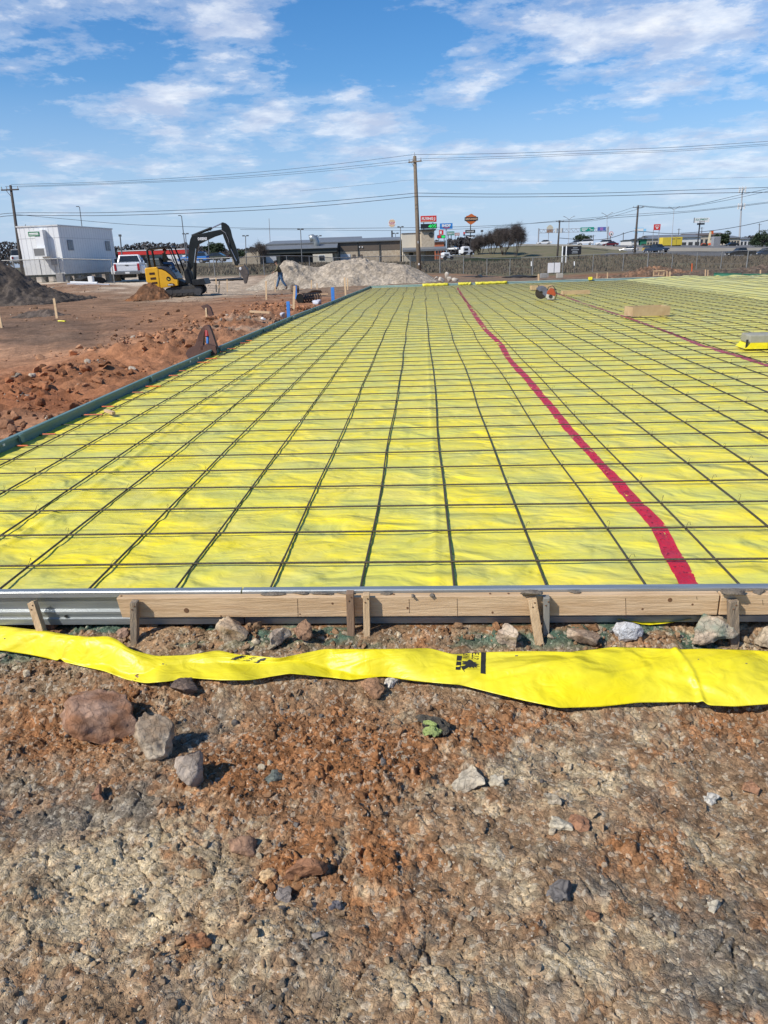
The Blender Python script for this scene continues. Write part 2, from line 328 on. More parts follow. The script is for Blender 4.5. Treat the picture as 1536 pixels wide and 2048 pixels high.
def soilcol(x, y, cell=None):
    n = lambda s, f: fbm(x*f, y*f, 5, s, .6)-.5
    wx = x+.10*n(31, 5); wy = y+.10*n(37, 5)
    r = zone(RUST, wx, wy)+1.2*n(3, 5)+.5*n(5, 22); g = zone(GRAY, wx, wy)+1.4*n(13, 6)+.8*n(15, 25); t = zone(TAN, wx, wy)+1.3*n(23, 6)+1.0*n(25, 28); b = .33+.6*n(27, 7)
    if cell is not None: r = r+.5*(cell-.5); g = g+.5*(np.modf(cell*7.3)[0]-.5); t = t+.7*(np.modf(cell*13.7)[0]-.5)
    S = np.stack([r+.06, g, t, b+.10], -1)*5.0; S = np.exp(S-S.max(-1, keepdims=True)); S /= S.sum(-1, keepdims=True)
    c = S@PAL
    return c*(1+.35*n(41, 12))[..., None], S

def near_height(x, y):
    """soil relief in front of the form: lumps, clods and shrinkage cracks"""
    S = soilcol(x, y)[1]; rust = S[..., 0]; hard = S[..., 1]+S[..., 2]
    wx = x+.012*(fbm(x*18, y*18, 3, 61)-.5)*2; wy = y+.012*(fbm(x*18, y*18, 3, 67)-.5)*2
    z = .07*(fbm(x*1.7, y*1.7, 4, 71)-.5)+.045*(fbm(x*6, y*6, 5, 73)-.5)+.012*(fbm(x*30, y*30, 4, 75)-.5)
    # hard crust broken into plates
    f1, f2, cid = voro(wx*9, wy*9, 81); e = f2-f1; amt = hard*ss(.35, .6, fbm(x*3, y*3, 3, 83))
    z += amt*(.007*(cid-.4)+.003*ss(0, .25, e)) - amt*.018*(1-ss(.0, .040, e))
    w3 = .09*(fbm(x*8, y*8, 5, 63, .6)-.5); w4 = .09*(fbm(x*8, y*8, 5, 64, .6)-.5); f1, f2, c0 = voro((x+w3)*4.5, (y+w4)*5.5, 87); wd = .030*np.clip(3*fbm(x*5, y*5, 3, 65)-1.05, .04, 1); z += (.25+.75*hard)*(.010*(c0-.5)-.026*(1-ss(.0, 1.0, (f2-f1)/wd)))
    f1, f2, cid2 = voro(wx*24+3, wy*24, 85); e2 = f2-f1; z += hard*(.0035*(cid2-.5)-.006*(1-ss(0, .06, e2)))
    # loose crumbs, two sizes
    for sc_, amp, s in ((34, .012, 91), (70, .006, 95), (16, .016, 97)):
        f1, f2, c3, dx_, dy_ = voro2(wx*sc_, wy*sc_, s); k = ss(.35, .75, c3)*ss(.3, .55, fbm(x*4+s, y*4, 3, s)) if sc_ == 16 else .35+.65*c3
        t1 = np.modf(c3*17.1)[0]-.5; t2 = np.modf(c3*31.7)[0]-.5; z += (.22+.78*rust)*amp*k*np.clip(1.15*(.45+c3*.7)+1.1*(t1*dx_+t2*dy_), 0, 2)*ss(0, .22, f2-f1)
    return z, cid2
def NEARH(x, y):
    x = np.asarray(x, float); y = np.asarray(y, float)
    b = H(x, y)+near_height(x, y)[0]
    b = b+.075*ss(-1.0, -.60, y)*(.6+.8*fbm(x*3, y*3, 3, 5))                       # spoil banked up against the form
    b = b+.035*ss(-.60, -.47, y); b = np.where(y > -.50, np.minimum(b, -.088), b)   # packed up to its foot
    return b
def NEARS(x, y):      # the same ground without its crumbs
    return H(x, y)+.07*(fbm(x*1.7, y*1.7, 4, 71)-.5)+.045*(fbm(x*6, y*6, 2, 73)-.5)+.075*ss(-1.0, -.60, y)*(.6+.8*fbm(x*3, y*3, 3, 5))
def grid_near():
    xs = np.concatenate([np.linspace(GX0, -.3, 200), np.linspace(-.3, 3.75, 1000)[1:], np.linspace(3.75, GX1, 220)[1:]])
    ys = np.concatenate([np.linspace(GY0, -2.25, 110), np.linspace(-2.25, GY1, 560)[1:]])
    Xg, Yg = np.meshgrid(xs, ys); Zg = NEARH(Xg, Yg); _, cid = near_height(Xg, Yg); C, _ = soilcol(Xg, Yg, cid)
    # green over-spray on the clods right under the form
    gk = (ss(-.66, -.53, Yg)*ss(.42, .56, fbm(Xg*4, Yg*9, 4, 51)))[..., None]*.8; C = C*(1-gk)+np.array((.035, .115, .085))*gk
    edge = (Xg == xs[0]) | (Xg == xs[-1]) | (Yg == ys[0]); Zg = np.where(edge, Zg-.12, Zg)
    V = np.stack([Xg, Yg, Zg], -1).reshape(-1, 3)
    structure(npmesh('soil', V, gridfaces(len(xs), len(ys)), SOIL, C.reshape(-1, 3)))
grid_near()

# zones of the site ground further out: (u, v, z, half width, half height, colour, strength)
SITE = [(250, 600, 300, 22, (.20, .135, .095), 1.0), (90, 650, 130, 26, (.13, .098, .078), 1.0), (420, 615, 220, 16, (.31, .17, .10), .8), (150, 700, 260, 32, (.36, .225, .15), 1.1), (260, 740, 200, 40, (.30, .145, .08), .9),
        (60, 800, 120, 30, (.27, .115, .06), 1.0), (60, 860, 200, 40, (.33, .19, .125), .9), (330, 690, 130, 30, (.30, .145, .08), .7), (560, 610, 110, 26, (.27, .135, .08), .9), (450, 660, 60, 8, (.30, .27, .23), 1.0),
        (220, 566, 160, 5, (.60, .56, .49), 2.2), (420, 575, 110, 9, (.50, .46, .39), 1.0), (700, 568, 300, 10, (.20, .16, .125), .8), (1100, 553, 300, 7, (.15, .125, .10), 1.0), (1330, 545, 120, 8, (.20, .10, .06), 1.0)]
def site_col(x, y):
    P = np.stack([x-CAM[0], y-CAM[1], H(x, y)-CAM[2]], -1); d = np.maximum(P@_fw, .5)
    n = lambda s, f: fbm(x*f, y*f, 5, s, .6)-.5
    wr = d*.10
    u = 768+FPX*(P@_ri)/d+60*n(5, .5); 
    dist = np.hypot(P[..., 0], P[..., 1]); vv = FPX*1.7/np.maximum(d, 1)            # drop below the horizon, a measure of distance
    vv = vv*(1+.5*n(9, .4))
    acc = np.zeros(x.shape+(3,)); ws = np.full(x.shape, .08); acc += np.array((.25, .145, .09))*.08
    for uu, v_, su, sv, c, k in SITE:
        v0 = v_-(532-.025*uu if uu < 900 else 505-.0); w = k*np.exp(-((u-uu)/su)**2-((vv-v0)/sv)**2); acc += w[..., None]*np.array(c); ws += w
    c = acc/ws[..., None]
    far = ss(66, 84, y)[..., None]; gr = np.array((.155, .125, .085))*(1+.5*n(17, .15))[..., None]+np.array((.0, .02, 0))*(n(19, .03) > 0)[..., None]
    c = c*np.array((1.20, 1.08, .93)); c = c*(1-far)+gr*far
    return c*(1+.8*n(21, 1.1)+.6*n(22, 5))[..., None]
def site_height(x, y):
    base = H(x, y); dist = np.hypot(x-CAM[0], y-CAM[1])
    side = (x < leftx(np.clip(y, Y0, Y1))+.0) | (y > Y1)
    rough = ss(1.5, 4, dist)*(1-ss(66, 80, y))
    # rougher bank of dug clay along the left form; a smoother haul road beyond it
    dl = leftx(np.clip(y, Y0, Y1))-x
    bank = np.exp(-((dl-1.7)/1.3)**2)*ss(1, 6, y)*(1-ss(19, 26, y))
    road = np.exp(-((dl-6.5-.10*(y-10))/2.2)**2)
    trench = np.exp(-((dl-3.0)/1.1)**2-((y-5.6)/.9)**2)*.30
    n1_ = fbm(x*.9, y*.9, 4, 101)-.5; n2_ = fbm(x*3.2, y*3.2, 5, 103, .6)-.5; n3_ = fbm(x*11, y*11, 4, 105)-.5
    f1, f2, c1 = voro(x*4+n2_, y*4, 107); cl = np.sqrt(np.clip(1-(f1/.6)**2, 0, 1))*c1
    f1, f2, c2_ = voro(x*9, y*9, 109); cl2 = np.sqrt(np.clip(1-(f1/.6)**2, 0, 1))*c2_
    k = .32+bank*1.4-.12*road
    z = base+rough*(k*(.14*n1_+.16*n2_+.06*n3_)+.02*n3_+np.clip(k, .08, 2)*(.10*cl*ss(.5, .7, fbm(x*.7, y*.7, 3, 111))+.045*cl2))+rough*bank*.13-rough*trench
    ru = fbm((x*.9+y*.42)*1.6, (y*.9-x*.42)*.22, 4, 115, .6)-.5; z = z+rough*(1-.6*np.clip(bank, 0, 1))*.16*ru*(.4+.6*road)
    return z
def grid_far():
    def geo(a, b, s0, g):
        o = [a]; s = s0; d = 1 if b > a else -1
        while (b-o[-1])*d > 0: o.append(o[-1]+s*d); s *= g
        o[-1] = b; return o
    xs = np.array(sorted(set(np.round(geo(-.9, -900, .035, 1.0125)+geo(-.9, 22, .25, 1.0)+geo(22, 900, .25, 1.05), 4))))
    ys = np.array(sorted(set(np.round(geo(-3.0, -60, .3, 1.3)+geo(-3.0, 2, .08, 1.0)+geo(2, 1500, .045, 1.0105), 4))))
    Xg, Yg = np.meshgrid(xs, ys)
    Zg = site_height(Xg, Yg)
    inner = (Xg > GX0+.1) & (Xg < GX1-.1) & (Yg > GY0+.1) & (Yg < GY1+.3)
    # sub-grade under the slab is flat and low
    sl_ = (Yg > Y0-.1) & (Yg < Y1-.15) & (Xg > leftx(np.clip(Yg, Y0, Y1))+.05) & (Xg < X1-.1)
    Zg = np.where(sl_, -.22, Zg); Zg = np.where(inner, H(Xg, Yg)-.25, Zg)
    e2 = (Yg >= Y0-.1) & (Yg < Y1+1) & (np.abs(leftx(np.clip(Yg, Y0, Y1))-Xg) < .35); Zg = np.where(e2, np.minimum(Zg, -.13), Zg)
    C = site_col(Xg, Yg)
    V = np.stack([Xg, Yg, Zg], -1).reshape(-1, 3)
    print('far grid', Xg.shape)
    structure(npmesh('ground', V, gridfaces(len(xs), len(ys)), FARSOIL, C.reshape(-1, 3)))
grid_far()
def gz(x, y): return float(H(np.array([x]), np.array([y]))[0])

# ------------------------------------------------------------------ loose stones and clods
def ico(sub):
    bm = bmesh.new(); bmesh.ops.create_icosphere(bm, subdivisions=sub, radius=1.0)
    V = np.array([v.co[:] for v in bm.verts]); F = np.array([[v.index for v in f.verts] for f in bm.faces]); bm.free(); return V, F
ICO = {k: ico(k) for k in (1, 2, 3, 5)}
def rockshape(sub, seed, cuts=7, rough=.18):
    V, F = ICO[sub]; V = V.copy(); r_ = np.random.default_rng(seed)
    for k in range(cuts):
        n = r_.normal(size=3); n /= np.linalg.norm(n); d = r_.uniform(.34, .74); s = V@n; V -= np.outer(np.clip(s-d, 0, None)*.96, n)
    nz = fbm(V[:, 0]*1.7+seed, V[:, 1]*1.7+V[:, 2]*1.3, 5, seed)-.5; nz2 = fbm(V[:, 0]*5+seed, V[:, 1]*5+V[:, 2]*5, 4, seed+3)-.5
    return V*(1+rough*2*nz+rough*.8*nz2)[:, None], F
def scatter(name, pts, sizes, colors, mat, hfun, sub=1, label=None, cat='gravel', sink=.25, flat=.75):
    base = [rockshape(sub, 200+k, 13, .10) for k in range(14)]; nV = len(base[0][0]); F0 = base[0][1]
    N = len(pts); Vs = np.empty((N, nV, 3)); r_ = np.random.default_rng(5)
    Zg = hfun(pts[:, 0], pts[:, 1])
    for i in range(N):
        B = base[r_.integers(14)][0]; q = r_.normal(size=4); q /= np.linalg.norm(q); w, x, y, z = q
        Rm = np.array([[1-2*(y*y+z*z), 2*(x*y-z*w), 2*(x*z+y*w)], [2*(x*y+z*w), 1-2*(x*x+z*z), 2*(y*z-x*w)], [2*(x*z-y*w), 2*(y*z+x*w), 1-2*(x*x+y*y)]])
        P = (B*r_.uniform(.6, 1.2, 3))@Rm.T*sizes[i]; P[:, 2] *= flat
        Vs[i] = P+np.array([pts[i, 0], pts[i, 1], Zg[i]+sizes[i]*(1-2*sink)*flat*.5])
    V = Vs.reshape(-1, 3); F = (F0[None]+np.arange(N)[:, None, None]*nV).reshape(-1, 3)
    o = npmesh(name, V, F, mat, np.repeat(colors, nV, 0), smooth=False); tag(o, label, cat); o['kind'] = 'stuff'; return o
def near_clods():
    N = 42000; P = np.stack([rng.uniform(-.6, 4.1, N*3), rng.uniform(-2.4, -.50, N*3)], -1)
    S = soilcol(P[:, 0], P[:, 1])[1]; k = .34+.80*S[:, 0]+.8*ss(-.85, -.6, P[:, 1]); k *= .25+1.6*ss(.4, .6, fbm(P[:, 0]*5, P[:, 1]*5, 3, 301))
    P = P[rng.random(len(P)) < k*.6]
    Q = np.stack([P[:, 0]-CAM[0], P[:, 1]-CAM[1], np.full(len(P), -.14-CAM[2])], -1); dq = Q@_fw; uq = 768+FPX*(Q@_ri)/dq; vq = 1024-FPX*(Q@_up)/dq     # none on top of the plastic strip
    P = P[~((vq > sm(uq, [p[0] for p in UPE], [p[1] for p in UPE])-9) & (vq < sm(uq, [p[0] for p in LOE], [p[1] for p in LOE])+4))][:N]; N = len(P)
    s = .0020*np.exp(rng.exponential(.42, N)); s = np.clip(s, .0017, .019)*(1+1.0*ss(-.85, -.62, P[:, 1]))
    Pb = np.stack([rng.uniform(-.9, 4.2, 420), rng.uniform(-.66, -.50, 420)], -1); P = np.concatenate([P, Pb]); s = np.concatenate([s, .008*np.exp(rng.exponential(.45, 420)).clip(1, 3.2)]); N = len(P)      # rubble raked up under the form
    C, S = soilcol(P[:, 0], P[:, 1]); lum = rng.uniform(.82, 1.22, N)
    pale = rng.random(N) < np.where(np.arange(N) >= N-420, .3, .09); C = C*lum[:, None]; C[pale] = np.array((.50, .41, .28))*rng.uniform(.7, 1.15, (pale.sum(), 1))
    gry = rng.random(N) < .04; C[gry] = np.array((.20, .175, .15))*rng.uniform(.6, 1.3, (gry.sum(), 1))
    big = s > .008
    scatter('clods', P[~big], s[~big], C[~big], SOIL, NEARH, 1, 'small rust, tan and grey crumbs of clay scattered over the soil in the foreground', 'gravel')
    scatter('clods', P[big], s[big], C[big], ROCKM, NEARH, 2, 'thumb-sized lumps of clay and limestone lying on the foreground soil', 'gravel', flat=.85)
def site_clods():
    N = 9000; dl = np.abs(rng.normal(1.6, 1.4, N)); y = rng.uniform(1.0, 27, N); x = leftx(y)-.12-dl
    k = fbm(x*.8, y*.8, 3, 401); P = np.stack([x, y], -1)[k > .44]
    far = np.stack([rng.uniform(-32, -3, 7000), rng.uniform(6, 52, 7000)], -1); far = far[fbm(far[:, 0]*.35, far[:, 1]*.35, 3, 405) > .5]
    s = np.concatenate([.016*np.exp(rng.exponential(.62, len(P))), .016*np.exp(rng.exponential(.5, len(far)))]); s = np.clip(s, .01, .12); P = np.concatenate([P, far])
    c = site_col(P[:, 0], P[:, 1])*rng.uniform(.75, 1.3, (len(P), 1)); pl = rng.random(len(P)) < .05; c[pl] = (.5, .42, .32); dk = rng.random(len(P)) < .08; c[dk] *= .5
    scatter('clods', P, s, c, FARSOIL, site_height, 2, 'lumps of dug reddish clay strewn along the outside of the left form', 'rubble', flat=.8)
site_clods()

def rock(label, u0, v0, u1, v1, colr, seed, tall=.75, sink=.3, c2=None, cuts=8, depth=.8, surf=None, rough=.16, name='rock'):
    """a stone whose picture box is given; it sits on the soil at the bottom of that box"""
    um = (u0+u1)/2; zz_ = -.17
    for _ in range(4): p = gnd(um, v1-(v1-v0)*.18, zz_); zz_ = float(NEARH(np.array([p.x]), np.array([p.y]))[0])
    D = float(np.dot(np.array(p)-CAM, _fw)); w = m(u1-u0, D)/2; h = m(v1-v0, D)/2*tall
    V, F = rockshape(5, seed, cuts+5, rough); V = V/np.abs(V).max(0); V = V*np.array([w, w*depth, h])
    nz = (fbm(V[:, 0]*60+seed, V[:, 1]*60+V[:, 2]*50, 4, seed)-.5)*.010+(fbm(V[:, 0]*22+seed, V[:, 1]*22+V[:, 2]*25, 3, seed+9)-.5)*.018
    V = V*(1+(nz/np.linalg.norm(V, axis=1)))[:, None]
    z = float(NEARH(np.array([p.x]), np.array([p.y+w*depth*.5]))[0]) if surf is None else surf
    loc = np.array([p.x, p.y+w*depth*.6, z+h*(1-2*sink)])
    t = np.clip(.5+(fbm(V[:, 0]*15+seed, V[:, 1]*15+V[:, 2]*14, 5, seed+5)-.5)*2.6, 0, 1)[:, None]
    c = np.array(colr)*(1-t)+np.array(c2 if c2 else [a*.7 for a in colr])*t
    c = np.clip(c*1.22, 0, .75); o = npmesh(name, V, F, ROCKM, c); o.location = loc; o.rotation_euler = (0, 0, random.uniform(-.3, .3)); tag(o, label, 'rock', 'larger rocks lying round the form'); return o
RU, TA, GR = (.30, .150, .085), (.42, .34, .235), (.20, .175, .155)
ROCKS = [('largest rust brown boulder, on the soil below the left end of the yellow strip', 115, 1368, 298, 1503, (.33, .21, .145), 3, .8, .26, (.24, .12, .065)),
 ('upright cracked cream rock touching the right side of the big brown boulder', 270, 1428, 362, 1538, (.45, .37, .27), 14, 1.05, .2, (.24, .17, .11)),
 ('grey and pink banded chunk leaning below the cream rock', 340, 1500, 428, 1594, (.40, .33, .26), 23, 1.15, .25, (.24, .19, .15)),
 ('knobbly dark brown clod poking up through the lower edge of the yellow strip', 322, 1342, 400, 1398, (.19, .13, .09), 31, .9, .25, (.12, .09, .075)),
 ('pale knobbly limestone lump in the middle of the soil below the rag', 905, 1535, 982, 1588, (.52, .45, .33), 44, .9, .25, (.36, .30, .22)),
 ('small cream stone right beside the pale limestone lump', 978, 1545, 1010, 1577, (.55, .48, .36), 51, .9, .3, None),
 ('rounded brown stone below the strip edge, left of a white chip', 716, 1362, 766, 1403, (.32, .18, .10), 62, .95, .25, None),
 ('white chipped stone tucked under the strip edge in the middle', 764, 1352, 806, 1382, (.58, .54, .47), 70, .9, .25, None),
 ('cream boulder with a brown shoulder under the form, left of the middle stakes', 415, 1250, 500, 1302, (.50, .41, .29), 81, 1.2, .15, (.30, .20, .12)),
 ('squat brown block standing against the form between two pale boulders', 578, 1246, 630, 1292, (.30, .18, .11), 92, 1.1, .15, None),
 ('greyish white rough rock just left of the squat brown block', 527, 1260, 582, 1306, (.44, .38, .30), 103, 1.1, .15, (.22, .17, .13)),
 ('tilted tan rock with a pointed top left of the pale leaning stake', 992, 1250, 1040, 1305, (.46, .37, .27), 113, 1.15, .15, (.25, .17, .12)),
 ('bluish white pyramid shaped rock standing under the form on the right', 1222, 1248, 1293, 1300, (.56, .56, .55), 121, 1.25, .12, (.42, .42, .42)),
 ('long crumbly tan rock with green paint on its left side, beside the last stake', 1375, 1248, 1488, 1303, (.45, .35, .25), 132, 1.15, .15, (.14, .20, .15)),
 ('tan rock cut by the right edge of the photo under the form', 1505, 1253, 1560, 1308, (.45, .36, .25), 141, 1.1, .15, None),
 ('cracked brownish rock left of the bluish white pyramid rock', 1130, 1262, 1200, 1306, (.40, .31, .22), 152, 1.0, .2, (.22, .15, .10)),
 ('small reddish rock at the foot of the leftmost stake', 88, 1240, 118, 1260, (.30, .17, .11), 163, 1.0, .15, None),
 ('flat triangular pinkish stone beside the dark weathered stake', 230, 1252, 258, 1272, (.38, .25, .18), 172, .9, .2, None),
 ('gray wedge of clay among the crumbs below the boulder and the cream rock', 525, 1545, 570, 1565, (.12, .13, .11), 183, .7, .3, None),
 ('rounded rust rock half buried in the soil below the middle, left of a tan pebble', 450, 1655, 530, 1722, (.31, .185, .115), 191, .8, .4, None),
 ('yellowish broken pebble with a white face in the lower middle', 512, 1738, 550, 1760, (.50, .34, .18), 202, .9, .3, (.6, .5, .36)),
 ('flat grey stone lying just right of the yellowish pebble', 538, 1768, 590, 1806, (.27, .23, .20), 211, .6, .3, None),
 ('lumpy rust clod at the top of the lower middle rust patch', 560, 1702, 655, 1775, (.30, .15, .08), 223, .8, .4, None),
 ('small orange-brown clod in the lower right, left of a tan slab', 1168, 1815, 1202, 1848, (.33, .17, .09), 231, .9, .3, None),
 ('large rust clod casting a shadow in the lower left', 365, 1860, 420, 1905, (.31, .15, .075), 243, .9, .3, None),
 ('dark grey splintered rock in the lower right half', 1095, 1735, 1160, 1812, (.17, .155, .145), 252, .7, .4, None),
 ('dark purple-grey stone right of the lumpy rust clod', 655, 1792, 690, 1826, (.13, .12, .125), 261, .9, .3, None),
 ('white limestone chip near the right edge, level with the pale lump', 1402, 1588, 1440, 1612, (.62, .58, .50), 272, .8, .3, None),
 ('brown clod near the right edge above the white chip', 1490, 1562, 1540, 1592, (.30, .16, .09), 281, .8, .3, None),
 ('tan stone pair joined at the base, right of the rust patch', 1085, 1585, 1125, 1618, (.44, .37, .27), 292, .8, .3, None),
 ('cream crumbly stone at right of centre, below a brown clod', 1095, 1635, 1145, 1668, (.50, .43, .31), 301, .8, .3, None),
 ('orange clod between the cream crumbly stone and the right edge', 1138, 1640, 1182, 1662, (.31, .16, .09), 313, .8, .3, None),
 ('cluster of cream nodules below and left of the pale lump', 1410, 1790, 1450, 1830, (.52, .46, .35), 321, .8, .3, None),
 ('dirty pinkish clod left of the small dark weathered patch at the left edge', 175, 1572, 210, 1610, (.34, .18, .11), 331, .8, .3, None)]
for r_ in ROCKS:
    lb, u0, v0, u1, v1, c, sd, tl, sk, c2 = r_
    rock(lb, u0, v0, u1, v1, c, sd, tl, sk, c2)

# ------------------------------------------------------------------ vapour barrier sheet over the slab
def plastic_mat(name, base, alt, dust, droot=.25, d0=.45, d1=.7):
    mt = bpy.data.materials.new(name); mt.use_nodes = True; T = NT(mt.node_tree); b = mt.node_tree.nodes['Principled BSDF']
    t = T.n('ShaderNodeTexCoord'); v = t.outputs['Object']
    mp = T.n('ShaderNodeMapping'); mp.inputs['Scale'].default_value = (.85, 1.25, 1); T.link(v, mp.inputs[0])
    a = T.n('ShaderNodeTexNoise', i_Vector=mp.outputs[0], i_Scale=2.2, i_Detail=3.5, i_Roughness=.5, i_Distortion=.7)
    c = T.mix(T.ramp(a.outputs[0], ((.38, 0.0), (.62, 1.0))), base, alt)
    d = T.n('ShaderNodeTexNoise', i_Vector=v, i_Scale=1.3, i_Detail=9.0, i_Roughness=.7)
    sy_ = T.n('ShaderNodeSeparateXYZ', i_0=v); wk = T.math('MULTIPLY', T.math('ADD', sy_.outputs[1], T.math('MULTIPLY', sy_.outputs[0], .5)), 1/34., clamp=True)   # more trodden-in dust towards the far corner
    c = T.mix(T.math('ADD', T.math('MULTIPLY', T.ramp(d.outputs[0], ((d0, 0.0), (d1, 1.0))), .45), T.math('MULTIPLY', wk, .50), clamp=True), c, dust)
    T.link(c, b.inputs['Base Color']); b.inputs['Specular IOR Level'].default_value = .5
    T.link(T.math('ADD', droot, T.math('MULTIPLY', d.outputs[0], .35)), b.inputs['Roughness'])
    w = T.n('ShaderNodeTexNoise', i_Vector=mp.outputs[0], i_Scale=3.6, i_Detail=2.5, i_Roughness=.40, i_Distortion=.8)
    w2 = T.n('ShaderNodeTexNoise', i_Vector=mp.outputs[0], i_Scale=13.0, i_Detail=3.0, i_Roughness=.45, i_Distortion=1.2)
    bp = T.n('ShaderNodeBump', i_Strength=.85, i_Distance=.085, i_Height=T.math('ADD', w.outputs[0], T.math('MULTIPLY', w2.outputs[0], .09)))
    T.link(bp.outputs[0], b.inputs['Normal']); return mt
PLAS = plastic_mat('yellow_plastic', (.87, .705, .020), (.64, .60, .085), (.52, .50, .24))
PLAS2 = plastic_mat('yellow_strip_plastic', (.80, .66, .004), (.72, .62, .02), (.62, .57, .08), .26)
def lp(pts, z): return [gnd(u, v, z) for u, v in pts]
PZ = -.0165
FOLDS = [(lp([(-60, 1135), (120, 1020), (280, 905), (390, 825), (520, 735), (640, 655)], PZ), .020, .022),
         (lp([(872, 1172), (868, 1050), (864, 900), (858, 760), (852, 640), (850, 590)], PZ), .012, .008),
         (lp([(880, 1172), (874, 1050), (869, 900), (862, 760)], PZ), .010, .006)]
def seg_dist(x, y, pts):
    d = np.full(x.shape, 9.)
    for a, b in zip(pts[:-1], pts[1:]):
        ax, ay, bx_, by = a.x, a.y, b.x, b.y; t = np.clip(((x-ax)*(bx_-ax)+(y-ay)*(by-ay))/((bx_-ax)**2+(by-ay)**2), 0, 1); d = np.minimum(d, np.hypot(x-ax-t*(bx_-ax), y-ay-t*(by-ay)))
    return d
def sheet_z(x, y):
    x = np.asarray(x, float); y = np.asarray(y, float)
    wx = x+.25*(fbm(x*1.1, y*1.1, 3, 501)-.5); wy = y+.25*(fbm(x*1.1, y*1.1, 3, 503)-.5)
    r1 = 1-np.abs(2*fbm(wx*2.2, wy*5.5, 4, 505, .5)-1); r2 = 1-np.abs(2*fbm(wx*5+wy*3, wy*9-wx*2, 3, 507)-1)
    r3 = 1-np.abs(2*fbm(wx*3.0-wy*4, wy*3+wx*2.4, 3, 517)-1)
    z = PZ+.012*(fbm(x*1.3, y*1.8, 3, 509)-.5)+.009*(r1-.8)+.0035*(r2-.8)+.0035*(r3-.8)
    for pts, w, h in FOLDS: d = seg_dist(x, y, pts); z = z+h*np.exp(-(d/w)**2)
    far = ss(10.4, 13, x); z = z+far*(.14*fbm(x*.35, y*.35, 3, 511)+.07*(1-np.abs(2*fbm(x*1.6, y*.25, 3, 513)-1))-.05)
    return np.where(x < 10.5, np.minimum(z, -.0065), z)
def make_sheet():
    ys = [Y0+.012]; s = .014
    while ys[-1] < Y1-.03: ys.append(ys[-1]+s); s *= 1.0045
    ys[-1] = Y1-.03; ys = np.array(ys); tt = np.concatenate([np.linspace(0, 8.5, 520), np.linspace(8.5, 14, 160)[1:], np.linspace(14, 23.6, 120)[1:]])
    Yg, Tg = np.meshgrid(ys, tt, indexing='ij'); Xg = leftx(Yg)+.030+Tg; Xg = np.minimum(Xg, X1+.3)
    Z = sheet_z(Xg, Yg); V = np.stack([Xg, Yg, Z], -1).reshape(-1, 3); print('sheet', Xg.shape)
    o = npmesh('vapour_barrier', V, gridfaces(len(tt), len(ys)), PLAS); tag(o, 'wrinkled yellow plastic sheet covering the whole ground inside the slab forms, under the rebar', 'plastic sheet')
make_sheet()

# ------------------------------------------------------------------ rebar mat: one tied thing, every bar a part
REB = M('rebar_steel', (.085, .078, .055), (.13, .10, .062), scale=30, rough=.55, metal=.55, bump=.5, bscale=160, spec=.5)
ORG = M('orange_paint', (.75, .13, .02), (.45, .10, .03), scale=40, rough=.6)
S = .4064; SY = S*.9943
mat_ = thing('rebar_mat', 'tied grid of dark steel reinforcing bars laid over the yellow plastic sheet', 'rebar', (0, 0, 0))
MX1 = 10.45; RB = .0053
def wob(a, b, s): return fbm(np.array([a]), np.array([b]), 2, s)[0]-.5
nT = int((Y1-.10)/SY); nL0, nL1 = -4, int(MX1/S)
def bow(y): return .85*(y/34.)**1.0*1.0                      # the mat follows the slant of the left form
def lx0(y): return leftx(y)+.07
for j in range(nT+1):
    y = j*SY; pts = []; a = float(lx0(y)); b_ = MX1+.3*wob(j, 0, 5)+.02*y; n = int((b_-a)/S)+2; tilt = .012*wob(j, 3, 8)
    for k in range(n+1):
        x = a+(b_-a)*k/n; pts.append((x, y+.016*wob(x*.5, j*3.1, 521)+tilt*(x-4), .0045+.006*wob(x*.7, j*1.7, 523)))
    o = MB().tube(pts, RB, 6).build('transverse_bar', REB, mat_, smooth=True, recalc=False)
LONG = {}
for i in range(nL0, nL1+1):
    pts = []; y = -.41 if i > -4 else 1.0
    while y < Y1-.08:
        x = i*S; am = .03+.25*ss(8, 30, np.array([y]))[0]*.28
        x = i*S+.05*wob(y*.35, i*.9, 531)*(1+ss(6, 20, np.array([y]))[0]*1.2)+.10*wob(y*.11+i*.02, i*.25, 533)*ss(3, 15, np.array([y]))[0]
        if x > lx0(y)-.02: pts.append((x, y, -.0045+.006*wob(y*.8, i*2.3, 535)))
        y += SY*.5
    if len(pts) < 3: continue
    LONG[i] = pts
    MB().tube(pts, RB*1.0, 6).build('longitudinal_bar', REB, mat_, smooth=True, recalc=False)
for i in range(nL1+1, nL1+17):                                # loose bars laid out over the still bare sheet at the right
    xs_ = i*S+.25*wob(i*1.7, 2, 545); yy_ = np.arange(8, Y1-.4, .5); zz = sheet_z(np.full(yy_.shape, xs_), yy_)+.016
    MB().tube([(xs_+.05*wob(y*.2, i, 547), y, z) for y, z in zip(yy_, zz)], RB*1.1, 5).build('longitudinal_bar', REB, mat_, smooth=True, recalc=False)
for j in range(1, 34):                                        # orange paint at the left ends of the cross bars
    y = j*SY; a = float(lx0(y))
    if j % 3 == 2 or j > 26: continue
    MB().tube([(a+.02, y+.003, .008), (a+.16+.05*math.sin(j*5), y+.003, .008)], RB*1.25, 6).build('painted_end', ORG, mat_)
tie = []
for j in range(0, nT):
    for i in LONG:
        if (i*7+j*5) % 3 == 0 or (i+j) % 2: 
            p = min(LONG[i], key=lambda q: abs(q[1]-j*SY)); tie.append((p[0]+.004, j*SY+.012, i*31+j*17))
tie.sort(key=lambda q: (q[0]-CAM[0])**2+(q[1]-CAM[1])**2)
